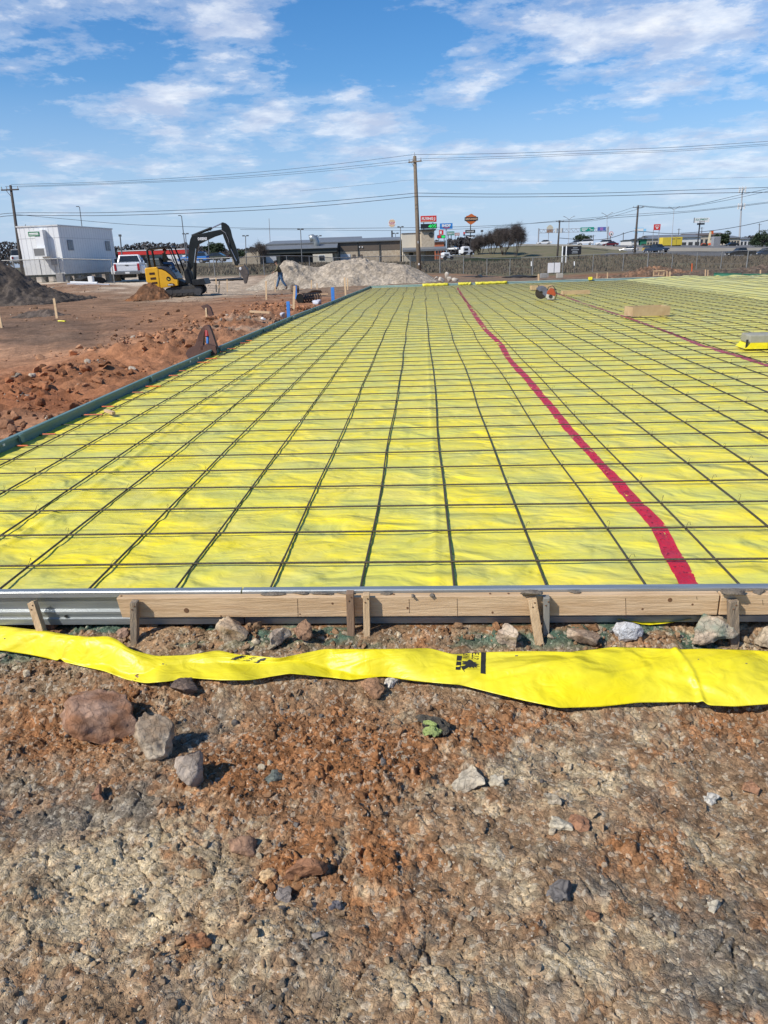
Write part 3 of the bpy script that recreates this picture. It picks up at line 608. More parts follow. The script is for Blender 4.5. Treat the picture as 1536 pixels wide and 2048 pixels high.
def tie_pts(x, y, s):
    r_ = random.Random(s); a = r_.uniform(0, 6.28); hgt = r_.uniform(.018, .042); 
    return [(x-.012, y-.012, -.006), (x, y, .016), (x+.006, y+.004, hgt), (x+.006+.012*math.cos(a), y+.004+.012*math.sin(a), hgt+.004), (x+.006+.018*math.cos(a), y+.004+.018*math.sin(a), hgt-.010)]
for x, y, s in tie[:100]: MB().tube(tie_pts(x, y, s), .0011, 4).build('tie_wire', REB, mat_)
tb = MB()
for x, y, s in tie[100:1100]: tb.tube(tie_pts(x, y, s), .0014, 3)
o = tb.build('tie_wire', REB, mat_); o['kind'] = 'stuff'

# ------------------------------------------------------------------ red tape over the seams of the sheet
TAPE = M('red_tape', (.62, .010, .030), (.42, .012, .03), scale=16, rough=.38, bump=.5, bscale=40, spec=.5)
TDUST = M('dusty_red_tape', (.42, .04, .075), (.36, .12, .12), scale=9, rough=.5, bump=.4, bscale=30)
INK = M('black_ink', (.016, .016, .016), (.03, .03, .026), scale=30, rough=.5)
TINK = M('faded_dark_ink', (.10, .012, .04), (.20, .014, .035), scale=60, rough=.5)
def ribbon(name, pts, widths, mt, label, lift=.002, n=6, amp=.007, parent=None):
    P = [np.array(gnd(u, v, PZ+.004)) for u, v in pts]; ts = np.arange(len(P)); tf = np.linspace(0, len(P)-1, len(P)*14)
    C = np.stack([np.interp(tf, ts, [p[k] for p in P]) for k in range(2)], -1)
    for _ in range(2): C[1:-1] = (C[:-2]+C[1:-1]*2+C[2:])/4
    w = np.interp(tf, ts, widths); T_ = np.gradient(C, axis=0); T_ /= np.linalg.norm(T_, axis=1)[:, None]; Nn = np.stack([-T_[:, 1], T_[:, 0]], -1)
    V = []; 
    for k in range(n+1):
        s = (k/n-.5); q = C+Nn*(w*s*(1+.55*(fbm(tf*1.4+k*.25, tf*0+3, 3, 7)-.5)))[:, None]; z = sheet_z(q[:, 0], q[:, 1])+lift+amp*(fbm(tf*2.5, tf*0+k*.8, 3, 9)-.5)
        V.append(np.stack([q[:, 0], q[:, 1], np.minimum(z, -.004)], -1))
    V = np.stack(V, 1).reshape(-1, 3); o = npmesh(name, V, gridfaces(n+1, len(tf)), mt, parent=parent)
    if label: tag(o, label, 'tape')
    return o, C, T_, Nn, w, tf
RT = [(1384, 1174), (1345, 1110), (1312, 1045), (1262, 992), (1222, 950), (1196, 922), (1168, 890), (1132, 852), (1104, 815), (1081, 790), (1062, 765), (1038, 740), (1012, 710), (1003, 690), (977, 665), (957, 640), (940, 615), (925, 592), (914, 575)]
o, C, T_, Nn, w, tf = ribbon('seam_tape', RT, [.088, .086, .084, .082, .08, .08, .078, .078, .08, .08, .085, .085, .08, .10, .10, .11, .10, .09, .09], TAPE, 'long bright red tape winding away across the middle of the yellow sheet')
ink = MB(); r2 = random.Random(3)
for k in range(6, 150, 3):
    for q in range(5):
        s = r2.uniform(-.30, .30); tx = r2.uniform(-.012, .012); c = C[k]+Nn[k]*w[k]*s+T_[k]*tx; z = float(sheet_z(np.array([c[0]]), np.array([c[1]]))[0])+.0055; z = min(z, -.001)
        a = math.atan2(T_[k][1], T_[k][0])+r2.choice((0, 1.57)); l = r2.uniform(.004, .011); ink.box((c[0], c[1], z), (l, .0022, .0012), rz=a)
o2 = ink.build('printed_marks', TINK, o)
RT2 = [(1112, 586), (1165, 606), (1240, 630), (1300, 651), (1350, 669), (1398, 689), (1442, 702), (1482, 713), (1540, 732), (1600, 750)]
ribbon('seam_tape', RT2, [.09]*5+[.11, .12, .11, .08, .08], TDUST, 'duller dusty red tape partly hidden under a bar, further right beyond the brighter tape')

# ------------------------------------------------------------------ forms
GALV = M('galvanised_steel', (.42, .44, .44), (.30, .325, .32), scale=9, rough=.42, metal=.65, bump=.12, bscale=90, stretch=(.25, 3, 3))
GREEN = M('green_form_paint', (.115, .215, .190), (.155, .25, .24), scale=3.5, rough=.5, bump=.2, bscale=60, stretch=(3, .4, 3), spec=.45)
PALEG = M('pale_green_form', (.30, .46, .43), (.40, .50, .46), scale=1.2, rough=.5)
def profile(out):     # half-channel steel form, its ribbed face pushed towards `out`
    return [(a_, b_+.045) for a_, b_ in [(0, .030), (.030, .030), (.034, .026), (.034, .004), (.018, -.002), (.016, -.058), (.030, -.066), (.030, -.078), (.026, -.082), (.026, -.094), (.034, -.098), (.034, -.124), (0, -.124)]]
def form_run(label, A, B, side, mt, seglen=3.05, name='slab_form', topm=None, group=None):
    """steel form from A to B; ribs face `side` (+1 left of travel)"""
    A, B = Vector(A), Vector(B); L = (B-A).length; d = (B-A).normalized(); nrm = Vector((-d.y, d.x, 0))*side
    t = thing(name, label, 'form', A, math.atan2(d.y, d.x), group); n = max(1, int(round(L/seglen)))
    for k in range(n):
        x0, x1 = L*k/n+.003, L*(k+1)/n-.003; o = MB().prism([(a*side, b) for a, b in profile(side)], x0, x1, 'YZ').build('form_section', mt, t)
        wd = MB(); wd.box((x1-.012, .020*side, .012), (.020, .030, .050)).box((x1-.030, .040*side, -.03), (.012, .014, .10)); wd.build('wedge_lock', mt, t)
    return t
pL = [Vector((float(leftx(y)), y, 0)) for y in (-.45, 2.55, 8.8, 17.5, 25.4, Y1)]
# left run follows the surveyed edge; one thing made of straight sections
lt = thing('slab_form', 'dark green steel form along the left edge of the slab, dotted with white bolts', 'form', (0, 0, 0), 0, 'steel forms round the slab')
yy = -.45; k = 0
while yy < Y1-.5:
    y2 = min(yy+3.05, Y1); a = Vector((float(leftx(yy))+.012*math.sin(k*2.1), yy, 0)); b = Vector((float(leftx(y2))+.012*math.sin((k+1)*2.1), y2, 0))
    d = (b-a).normalized(); ang = math.atan2(d.y, d.x); R3 = Matrix.Rotation(ang, 4, 'Z')
    def mf(q, a=a, R3=R3): return a + R3 @ q
    L = (b-a).length; prof = [(-(p), z_) for p, z_ in profile(1)]      # ribbed face looks into the slab
    pr = [(.045-p*1.0 if False else -p+0.0, z_) for p, z_ in profile(1)]
    o = MB().prism([(-q[0]*1.15, q[1]) for q in profile(1)], .003, L-.003, 'YZ', mapf=mf).build('form_section', GREEN, lt)
    w_ = MB(); c = mf(Vector((L-.02, -.044, .035))); w_.box(c, (.05, .012, .07), rz=ang); c = mf(Vector((L-.05, -.046, .045))); w_.box(c, (.016, .02, .055), rz=ang); w_.build('wedge_lock', GREEN, lt)
    yy = y2; k += 1
WHITE = M('white_paint', (.78, .78, .76), (.70, .70, .68), rough=.5)
for q, (u, v) in enumerate(((22, 893), (395, 725), (413, 718), (545, 651), (572, 641), (594, 635), (617, 622), (636, 612), (638, 616), (652, 607), (710, 584), (673, 599))):
    p = gnd(u, v, .03); MB().box((float(leftx(p.y))+.046, p.y, .045), (.012, .022+.0012*p.y, .016+.0007*p.y)).build('bolt_head', WHITE, lt)
# front run
ft = thing('slab_form', 'bare galvanised steel form along the front edge, its ribbed face left of the lumber exposed', 'form', (0, -.416, 0), 0, 'steel forms round the slab')
xk = -1.9
while xk < 6.5:
    MB().prism([(-p, z_) for p, z_ in profile(1)], xk+.002, xk+3.046, 'YZ').build('form_section', GALV, ft)
    xk += 3.05
for x_ in (-.62, .38, 1.45): MB().cyl((x_, -.030, -.041), (x_, -.033, -.041), .007, n=8).build('pin_hole', INK, ft)
# far run and the right-hand runs
ca = Vector((float(leftx(Y1)), Y1+.02, 0)); cb = gnd(1300, 551, .075); cb.z = 0
form_run('pale weathered steel form running along the far edge of the slab', ca, Vector((cb.x, Y1+.25, 0)), -1, PALEG, group='steel forms round the slab')
DG = M('far_green_form', (.03, .16, .10), (.05, .20, .13), scale=2, rough=.5)
for lb, u0, u1, v0, v1 in (('first of two darker green forms at the far right, left of a brown stake', 1428, 1482, 551, 553), ('second darker green form, at the right edge of the photo beyond the bare sheet', 1486, 1600, 553, 556)):
    a, b = at(u0, v0, 37.5), at(u1, v1, 35.5)
    t = thing('slab_form', lb, 'form', a, math.atan2(b.y-a.y, b.x-a.x), 'dark green forms at the far right'); L = (b-a).length
    MB().bx(0, L, -.02, .02, -.16, .12).build('form_face', DG, t); MB().bx(0, L, -.045, .045, .121, .135).build('top_flange', DG, t)
WOODS = {}
def wood(name, a, b): return M(name, a, b, scale=14, rough=.75, bump=.35, bscale=50, stretch=(.25, 3, 3))
LUM = wood('lumber', (.66, .47, .28), (.52, .34, .18)); LUMV = M('stake_lumber', (.64, .46, .27), (.46, .31, .17), scale=14, rough=.8, bump=.4, bscale=50, stretch=(3, 3, .3))
LUMD = M('weathered_stake', (.22, .175, .13), (.42, .31, .20), scale=16, rough=.85, bump=.7, bscale=45, stretch=(3, 3, .35)); LUMB = M('brown_stake', (.30, .19, .115), (.21, .135, .085), scale=14, rough=.8, bump=.4, stretch=(3, 3, .3)); LUMG = M('grey_stake', (.27, .255, .225), (.20, .19, .16), scale=12, rough=.8, bump=.3, stretch=(3, 3, .3))
# lumber on the front form: crossing the picture from the third stake to beyond the right edge
KNOT = M('knot_wood', (.20, .10, .045), (.12, .06, .03), scale=60, rough=.8); CRACKM = M('wood_split', (.13, .075, .04), (.08, .05, .03), scale=60, rough=.9); MUD = M('dried_mud', (.24, .20, .15), (.15, .12, .09), scale=30, rough=.95, bump=.8, bscale=70)
bl = thing('form_board', 'long pale two-by-four nailed along the outside of the galvanised front form', 'board', (0, 0, 0))
xa = onY(233, 1200, -.49).x; zt = .063
mb = MB(); yb0, yb1 = -.4900, -.4525
mb.prism([(xa, zt), (xa+2.44, zt-.001), (xa+2.44, zt-.090), (xa+.012, zt-.089), (xa+.004, zt-.03)], yb0, yb1, 'XZ').build('plank', LUM, bl, bevel=.002)
MB().prism([(xa+2.447, zt-.001), (xa+4.6, zt-.002), (xa+4.6, zt-.091), (xa+2.447, zt-.090)], yb0, yb1, 'XZ').build('plank', LUM, bl, bevel=.002)
for u, v, r_ in ((373, 1221, 5), (1340, 1200, 4), (985, 1225, 2), (815, 1216, 2.2), (665, 1207, 2.2), (1285, 1218, 2), (442, 1232, 1.6), (1385, 1209, 2), (600, 1228, 1.5), (1470, 1204, 2)):
    p = onY(u, v, yb0); MB().cyl((p.x, yb0-.0006, p.z), (p.x, yb0+.002, p.z), r_*.0023, n=10).build('knot', KNOT, bl)
for u, v0, v1 in ((595, 1198, 1232), (914, 1197, 1235), (818, 1198, 1226), (1251, 1196, 1236), (1393, 1193, 1199), (1525, 1200, 1210)):
    p, q = onY(u, v0, yb0), onY(u+1, v1, yb0); MB().bar((p.x, yb0-.0004, p.z), (q.x, yb0-.0004, q.z), .0016, .001).build('split', CRACKM, bl)
for u in (243, 546, 787, 866, 981, 1018, 1160):
    p = gnd(u, 1192, zt); MB().ball((p.x, -.470, zt+.001), (.005, .005, .003), 8, 5).build('nail_head', KNOT, bl)
for u, v, w_, sd in ((545, 1187, .05, 61), (600, 1186, .035, 62), (652, 1187, .06, 63), (690, 1185, .04, 64), (770, 1187, .03, 65), (865, 1190, .012, 66), (826, 1191, .012, 67), (1150, 1182, .03, 68), (1505, 1176, .06, 69), (1520, 1184, .03, 70)):
    p = gnd(u, v, zt+.004); V, F = rockshape(3, sd, 5, .35); V = V*np.array([w_, .016, .006]); V[:, 2] += .003*(fbm(V[:, 0]*150, V[:, 1]*150, 4, sd)-.5); npmesh('mud_cake', V+np.array((p.x, min(p.y, -.445), zt+.003)), F, MUD, parent=bl)
def front_stake(label, top, bot, y0, y1, w, mt, mud=False, th=.032):
    """stake driven in front of the form; top and bottom are the middle of its front face"""
    a, b = onY(top[0], top[1], y0), onY(bot[0], bot[1], y1); t = thing('wooden_stake', label, 'stake', (b.x, b.y, b.z), 0, 'stakes bracing the front form')
    A = a-b; ax = A.normalized(); Bp = -ax*.16
    sb = MB(); xd = Vector((1, 0, 0)); xd = (xd-ax*xd.dot(ax)).normalized(); yd = ax.cross(xd)*-1
    if yd.y < 0: yd = -yd
    vs = []
    for c, k in ((A, 1), (Vector((0, 0, 0)), 1), (Bp, .3)):
        for i, j in ((-1, 0), (1, 0), (1, 1), (-1, 1)): vs.append(c+xd*w/2*i*k+yd*th*j)
    vs[0] = vs[0]-ax*.004; 
    sb.add(vs, [(0, 1, 2, 3)]+[(r0+i, r0+4+i, r0+4+(i+1) % 4, r0+(i+1) % 4) for r0 in (0, 4) for i in range(4)]+[(11, 10, 9, 8)])
    sb.build('post', mt, t, bevel=.0015)
    nb = MB(); 
    for q in (0.0, 1.0): c = A-ax*(.016+.016*q)+xd*(.006-.010*q); nb.ball((c.x, c.y-.0015, c.z), (.0035, .002, .0035), 8, 5)
    nb.build('nail', KNOT, t)
    if mud: 
        V, F = rockshape(3, mud, 5, .3); V = V*np.array([.052, .030, .012]); V[:, 2] += .006*(fbm(V[:, 0]*120, V[:, 1]*120, 4, mud)-.5); c = (A.x+.004, A.y+.026, .079-b.z)
        o = npmesh('mud_cake', V+np.array(c), F, MUD, parent=t)
    return t
front_stake('leftmost pale stake, leaning left against the bare ribbed steel', (60, 1204), (77, 1256), -0.492, -0.520, .030, LUMV)
front_stake('dark weathered bark-like stake at the left end of the lumber', (266, 1205), (267, 1284), -0.530, -0.540, .028, LUMD)
front_stake('brown square stake, left of the pair near the middle', (699, 1187), (702, 1275), -0.528, -0.530, .030, LUMB, th=.034)
front_stake('pale stake with two nails, right of the pair near the middle', (732, 1190), (734, 1280), -0.528, -0.535, .026, LUMV)
front_stake('pale stake leaning outward with a split top, its foot nearest the yellow strip', (1065, 1198), (1082, 1304), -0.528, -0.580, .034, LUMV, mud=5)
front_stake('grey stake right behind the pale leaning one, under a mud cake', (1094, 1196), (1092, 1290), -0.526, -0.530, .024, LUMG)
front_stake('stained stake at the right with green paint and mud caked on top', (1469, 1203), (1470, 1280), -0.528, -0.535, .036, LUMD, mud=9)

# ------------------------------------------------------------------ loose flap of the sheet lying in front of the form
UPE = [(-80, 1248), (0, 1252), (90, 1262), (165, 1275), (230, 1278), (262, 1300), (310, 1312), (380, 1310), (438, 1300), (470, 1308), (560, 1316), (650, 1298), (700, 1299), (760, 1299), (860, 1297), (905, 1309), (975, 1304), (1080, 1303), (1140, 1304), (1230, 1294), (1340, 1298), (1350, 1300), (1400, 1298), (1536, 1302), (1640, 1304)]
LOE = [(-80, 1294), (0, 1301), (60, 1309), (120, 1323), (160, 1332), (210, 1343), (250, 1359), (290, 1367), (340, 1363), (380, 1356), (440, 1361), (500, 1361), (580, 1347), (660, 1355), (700, 1360), (770, 1353), (830, 1362), (920, 1370), (980, 1385), (1050, 1402), (1120, 1416), (1200, 1414), (1280, 1405), (1390, 1404), (1420, 1411), (1470, 1413), (1536, 1408), (1640, 1404)]
def sm(us, xs, ys):
    n = np.interp(us, xs, ys); nm = np.interp(us-8, xs, ys)+np.interp(us+8, xs, ys); return (2*n+nm)/4
def flap(us, t):
    """point of the flap at picture column us, t = 0 at its upper edge and 1 at its lower edge"""
    us = np.asarray(us, float); t = np.asarray(t, float)
    vu = sm(us, [p[0] for p in UPE], [p[1] for p in UPE]); vl = sm(us, [p[0] for p in LOE], [p[1] for p in LOE])
    def world(v, z):
        d = _fw+_ri*((us-768)/FPX)[..., None]-_up*((v-1024)/FPX)[..., None]; s = (z-CAM[2])/d[..., 2]; return CAM+d*s[..., None]
    A = world(vu, -.085+.012*np.sin(us/90.)); Bq = world(vl, -.155+.014*np.sin(us/130.+1)); P = A+(Bq-A)*t[..., None]
    roll = .055*np.exp(-((us-225)/70.)**2); bag = np.sin(np.pi*t)
    z = .012*bag*(1+np.sin(us/55.))+roll*bag+.020*(fbm(us/120., t*1.3, 4, 601)-.5)*(bag+.2)+.010*(1-np.abs(2*fbm(us/200.+t*.5, t*4+us/90., 3, 603)-1))*bag
    cr = us-(1350+55*t); z = z+.010*np.exp(-(cr/7.)**2)-.005*ss(0, 10, cr)*0
    cr2 = us-(170-48*t); z = z+.012*np.exp(-(cr2/5.)**2)*t
    P = P.copy(); P[..., 2] += z
    for _ in range(3):          # drape: nowhere below the clods it lies on
        g_ = NEARS(P[..., 0], P[..., 1])+.020; k_ = (CAM[2]-np.maximum(P[..., 2], g_))/(CAM[2]-P[..., 2]); P = CAM+(P-CAM)*k_[..., None]
    return P
def make_flap():
    us = np.linspace(-80, 1640, 760); t = np.linspace(0, 1, 46); U, T2 = np.meshgrid(us, t); P = flap(U, T2)
    o = npmesh('plastic_strip', P.reshape(-1, 3), gridfaces(len(us), len(t)), PLAS2)
    md = o.modifiers.new('thickness', 'SOLIDIFY'); md.thickness = .0012; md.offset = -1
    tag(o, 'bright yellow strip of plastic lying loose on the soil in front of the wooden form', 'plastic strip')
    def onflap(pts, lift=.0022):
        a = np.array(pts, float); P0 = flap(a[:, 0], a[:, 1]); e = 1.0; du = flap(a[:, 0]+e, a[:, 1])-P0; dt = flap(a[:, 0], np.minimum(a[:, 1]+.01, 1.0))-flap(a[:, 0], a[:, 1]-.005)
        n = np.cross(dt, du); n /= np.linalg.norm(n, axis=1)[:, None]; n[n[:, 2] < 0] *= -1; return P0+n*lift
    def quads(name, qs, mt, lift=.0022, nn=6):
        V = []; F = []
        for q in qs:
            q = np.array(q, float); o_ = len(V)
            for i in range(nn+1):
                for j in range(nn+1):
                    a, b = i/nn, j/nn; V.append(q[0]*(1-a)*(1-b)+q[1]*a*(1-b)+q[2]*a*b+q[3]*(1-a)*b)
            F += [(o_+i*(nn+1)+j, o_+(i+1)*(nn+1)+j, o_+(i+1)*(nn+1)+j+1, o_+i*(nn+1)+j+1) for i in range(nn) for j in range(nn)]
        return npmesh(name, onflap(V, lift), np.array(F), mt, parent=o)
    def T_at(u, v):      # picture point to flap coordinates
        vu = sm(np.array([float(u)]), [p[0] for p in UPE], [p[1] for p in UPE])[0]; vl = sm(np.array([float(u)]), [p[0] for p in LOE], [p[1] for p in LOE])[0]
        return (u, (v-vu)/(vl-vu))
    PALE = M('pale_print_edge', (.86, .84, .40), (.84, .80, .34), rough=.5)
    def text(name, body, org, ex, ey, mt):
        """letters spread over the flap: org = picture point of the lower left corner, ex / ey = picture vectors of text width and height"""
        cu = bpy.data.curves.new('t', 'FONT'); cu.body = body; cu.size = 1; cu.resolution_u = 3; ob = bpy.data.objects.new('t', cu); col.objects.link(ob)
        bpy.context.view_layer.update(); me = bpy.data.meshes.new_from_object(ob.evaluated_get(bpy.context.evaluated_depsgraph_get())); bpy.data.objects.remove(ob)
        bm = bmesh.new(); bm.from_mesh(me); bmesh.ops.triangulate(bm, faces=bm.faces); V = np.array([v.co[:] for v in bm.verts]); F = np.array([[v.index for v in f.verts] for f in bm.faces]); bm.free()
        w_, h_ = V[:, 0].max(), V[:, 1].max(); pts = [T_at(org[0]+ex[0]*x/w_+ey[0]*y/h_, org[1]+ex[1]*x/w_+ey[1]*y/h_) for x, y, _ in V]
        return npmesh(name, onflap(pts, .0026), F, mt, smooth=False, parent=o)
    # first mark (left): slanted, read from below
    quads('printed_bar', [[T_at(462, 1333), T_at(472, 1333), T_at(493, 1313), T_at(484, 1312)]], INK); quads('printed_bar', [[T_at(508, 1334), T_at(517, 1335), T_at(539, 1318), T_at(529, 1317)]], INK)
    text('printed_word', 'STEGO', (497, 1314), (-20, 17), (-11, -1), INK); text('printed_word', 'WRAP', (518, 1316), (-21, 17), (-11, -1), INK)
    # second mark (right): mirrored, with the spiny animal silhouette
    quads('printed_bar', [[T_at(911, 1345), T_at(921, 1346), T_at(924, 1313), T_at(914, 1312)]], INK); quads('printed_bar', [[T_at(961, 1354), T_at(971, 1355), T_at(972, 1305), T_at(962, 1305)]], INK)
    text('printed_word', 'ETS', (958, 1306), (-1.5, 16), (-14, -1.5), INK); text('printed_word', 'RW', (940, 1309), (-1, 12), (-14, -1.5), INK)
    sil = [(925, 1345), (921, 1338), (926, 1338), (932, 1335), (925, 1333), (924, 1330), (933, 1331), (934, 1328), (925, 1329), (924, 1326), (934, 1326), (938, 1322), (944, 1324), (947, 1328), (953, 1329), (950, 1331), (959, 1334), (952, 1335), (960, 1339), (952, 1339), (955, 1343), (948, 1340), (948, 1344), (943, 1340), (940, 1343), (937, 1340), (932, 1342), (930, 1340), (927, 1343), (929, 1350), (924, 1344)]
    pts = [T_at(*p) for p in sil]; cpt = T_at(941, 1334); V = [cpt]+pts; F = [(0, i+1, (i+1) % len(pts)+1) for i in range(len(pts))]
    npmesh('printed_animal', onflap(V, .0024), np.array(F), INK, smooth=False, parent=o)
    for (u, v, r_) in ((12, 1286, 1.6), (112, 1275, 1.6), (328, 1339, 2), (334, 1341, 1.4), (1395, 1332, 1.4), (1490, 1346, 2), (1033, 1318, 3)):
        quads('mud_speck', [[T_at(u-r_, v-r_*.5), T_at(u+r_, v-r_*.4), T_at(u+r_*.8, v+r_*.5), T_at(u-r_, v+r_*.4)]], MUD, nn=1)
make_flap()
near_clods()
def hang_flap():
    p = [(1236, 1238), (1260, 1243), (1285, 1249), (1300, 1250), (1330, 1247), (1365, 1241), (1385, 1238)]
    vs = []; 
    for u, v in p: a = onY(u, v, -.46); vs.append((a.x, -.46, a.z)); vs.append((a.x, -.440, -.076))
    for u, v in p: pass
    mb = MB(); mb.add(vs, [(2*i, 2*i+2, 2*i+3, 2*i+1) for i in range(len(p)-1)]); o = mb.build('plastic_scrap', PLAS2, smooth=True, recalc=False)
    tag(o, 'small yellow crescent of plastic peeking out from under the form above the pyramid rock', 'plastic scrap')
hang_flap()

# ------------------------------------------------------------------ things lying on the slab and along its edge
RUSTY = M('rusty_steel', (.105, .045, .028), (.06, .03, .024), scale=9, rough=.7, bump=.4, bscale=60); BLK = M('black_rubber', (.018, .018, .019), (.03, .03, .03), rough=.6)
BLUEP = M('blue_paint', (.02, .14, .45), (.03, .20, .55), scale=8, rough=.55); REDP = M('red_paint', (.32, .02, .02), rough=.5); CARD = M('raw_plywood', (.52, .38, .22), (.42, .29, .16), scale=6, rough=.8)
def local(u, v, D, o): return at(u, v, D)-o
def edge_stake(label, u, v0, v1, D, w, mt, group, lean=0, name='survey_stake', flag=None):
    b, a = at(u, v1, D), at(u+lean, v0, D); b.z = b.z-.02; t = thing(name, label, 'stake', b, 0, group)
    MB().bar(a-b, Vector((0, 0, -.15)), m(w, D), m(w, D)*.45).build('post', mt, t)
    if flag: MB().bar((a-b)*.12+Vector((-.01, 0, 0)), (a-b)*.02+Vector((0, 0, 0)), m(w, D)*1.25, m(w, D)*.7).build('painted_top', flag, t)
    return t
# rusty clamp straddling the left form
def clamp():
    D = 11.6; o = at(407, 716, D); t = thing('form_clamp', 'rusty brown steel hoop with two wide cheek plates straddling the green left form', 'clamp', o)
    k = lambda u, v, dy=0: local(u, v, D, o)+Vector((0, dy, 0))
    def plate(name, pts, d0, d1):
        a = [k(*p) for p in pts]; mb = MB(); n = len(a); vs = [p+Vector((0, d0, 0)) for p in a]+[p+Vector((0, d1, 0)) for p in a]
        mb.add(vs, [tuple(range(n)), tuple(range(2*n-1, n-1, -1))]+[(i, n+i, n+(i+1) % n, (i+1) % n) for i in range(n)]); return mb.build(name, RUSTY, t, bevel=.004)
    plate('cheek_plate', [(376, 698), (391, 690), (398, 668), (405, 655), (407, 690), (409, 706), (378, 717), (372, 708)], -.03, .02)
    plate('cheek_plate', [(417, 690), (423, 683), (441, 688), (443, 700), (437, 716), (420, 714), (416, 700)], -.30, -.24)
    # the bent strap, an arch of flat bar
    arch = [(393, 702), (396, 684), (401, 667), (406, 656), (412, 650), (418, 648.5), (424, 651), (429, 660), (434, 672), (439, 684), (444, 694)]
    INN = [(406, 702), (407, 686), (409, 672), (411, 663), (414, 659), (418, 657.5), (421, 660), (424, 668), (427, 678), (430, 688), (434, 696)]
    W_ = .10; vs = []; fs = []
    for i, (u, v) in enumerate(arch):
        f = i/(len(arch)-1); p = k(u, v, -.27*f); inn = k(*INN[i], -.27*f)
        vs += [p, p+Vector((0, W_, 0)), inn+Vector((0, W_, 0)), inn]
    for i in range(len(arch)-1): a = 4*i; fs += [(a+j, a+(j+1) % 4, a+4+(j+1) % 4, a+4+j) for j in range(4)]
    fs += [(3, 2, 1, 0), tuple(4*(len(arch)-1)+q for q in range(4))]
    MB().add(vs, fs).build('hoop', RUSTY, t)
    MB().cyl(k(419, 672, -.1), k(419, 660, -.1), .045, n=12).build('red_cap', REDP, t); MB().cyl(k(419, 690, -.1), k(419, 671, -.1), .022, n=12).build('blue_stem', BLUEP, t)
    MB().cyl(k(413, 693, -.22), k(413, 693, .05), .035, n=12).build('pivot', RUSTY, t)
clamp()
def second_plate():
    D = 17; o = at(416, 634, D); t = thing('steel_plate', 'tilted rusty plate propped on a short wood peg, on the clay beyond the clamp', 'plate', o)
    q = [local(u, v, D, o) for u, v in ((401, 612), (412, 609), (420, 614), (426, 631), (418, 633), (411, 622))]
    mb = MB(); n = len(q); mb.add(q+[p+Vector((0, .10, 0)) for p in q], [tuple(range(n)), tuple(range(2*n-1, n-1, -1))]+[(i, n+i, n+(i+1) % n, (i+1) % n) for i in range(n)]); mb.build('plate', RUSTY, t)
    MB().bar(local(412, 616, D, o), local(413, 634, D, o), .035, .03).build('peg', LUMV, t)
second_plate()
def cutoff_saw():
    D = 21.6; c = at(1092, 601, D); t = thing('cutoff_saw', 'orange and white concrete saw with a round guarded blade, standing on the rebar', 'saw', c, R(-12))
    k = m(1, D); X_ = lambda u: (u-1092)*k; Z_ = lambda v: (601-v)*k
    MB().cyl((X_(1082), -.02, Z_(586)), (X_(1082), .0, Z_(586)), .175, n=24).build('blade', M('saw_blade', (.04, .035, .03), (.08, .06, .05), rough=.4, metal=.6), t)
    g = [(X_(1082)+.20*math.cos(R(a)), Z_(586)+.20*math.sin(R(a))) for a in range(-40, 141, 12)]+[(X_(1082)+.05*math.cos(R(a)), Z_(586)+.05*math.sin(R(a))) for a in range(140, -41, -30)]
    MB().prism(g, -.06, .03, 'XZ').build('blade_guard', M('blue_grey_guard', (.13, .14, .19), (.09, .09, .11), rough=.45), t, bevel=.006)
    MB().bar((X_(1080), -.02, Z_(577)), (X_(1076), -.02, Z_(572)), .03, .03).build('guard_handle', BLK, t)
    MB().prism([(X_(1094), Z_(583)), (X_(1100), Z_(577)), (X_(1107), Z_(579)), (X_(1111), Z_(588)), (X_(1110), Z_(593)), (X_(1100), Z_(590)), (X_(1093), Z_(588))], -.11, .11, 'XZ').build('engine_cover', M('orange_plastic', (.38, .07, .02), (.28, .05, .02), rough=.55), t, bevel=.012)
    MB().prism([(X_(1093), Z_(588)), (X_(1110), Z_(591)), (X_(1107), Z_(599)), (X_(1096), Z_(600)), (X_(1092), Z_(595))], -.10, .10, 'XZ').build('engine_base', M('pale_plastic', (.55, .53, .48), (.4, .38, .34), rough=.5), t, bevel=.01)
    MB().cyl((X_(1101), -.115, Z_(593)), (X_(1101), -.10, Z_(593)), .055, n=16).build('starter_cover', BLK, t)
    MB().tube([(X_(1093), -.04, Z_(584)), (X_(1096), -.04, Z_(575)), (X_(1104), -.04, Z_(573)), (X_(1110), -.04, Z_(580)), (X_(1113), -.04, Z_(590)), (X_(1109), -.04, Z_(600))], .013, 6).build('handle_bar', BLK, t, smooth=True)
cutoff_saw()
def box_out(label, u0, u1, v0, v1, D, depth, rz=0, name='box_form', mt=CARD, cat='wooden box', inner=True):
    c = at((u0+u1)/2, v1, D); w, h = m(u1-u0, D), m(v1-v0, D); c.z = 0.012; t = thing(name, label, cat, c, rz); th = .02
    for n_, a in (('side_board', (0, 0, h/2, w, th)), ('side_board', (0, depth, h/2, w, th))): MB().box((a[0], a[1], a[2]), (w, th, h)).build(n_, mt, t)
    for s in (-1, 1): MB().box((s*(w/2-th/2), depth/2, h/2), (th, depth-th-.004, h*.985)).build('end_board', mt, t)
    return t
box_out('open plywood box standing on the rebar right of the middle of the slab', 1263, 1340, 616, 634, 15.2, .42, R(8))
box_out('low plywood box far back on the rebar right behind the orange saw', 1064, 1107, 567, 575, 27, .4, R(3))
box_out('shallow faded plywood box beyond the rebar right of the saw', 1126, 1180, 583, 590, 23.5, .3, R(3))
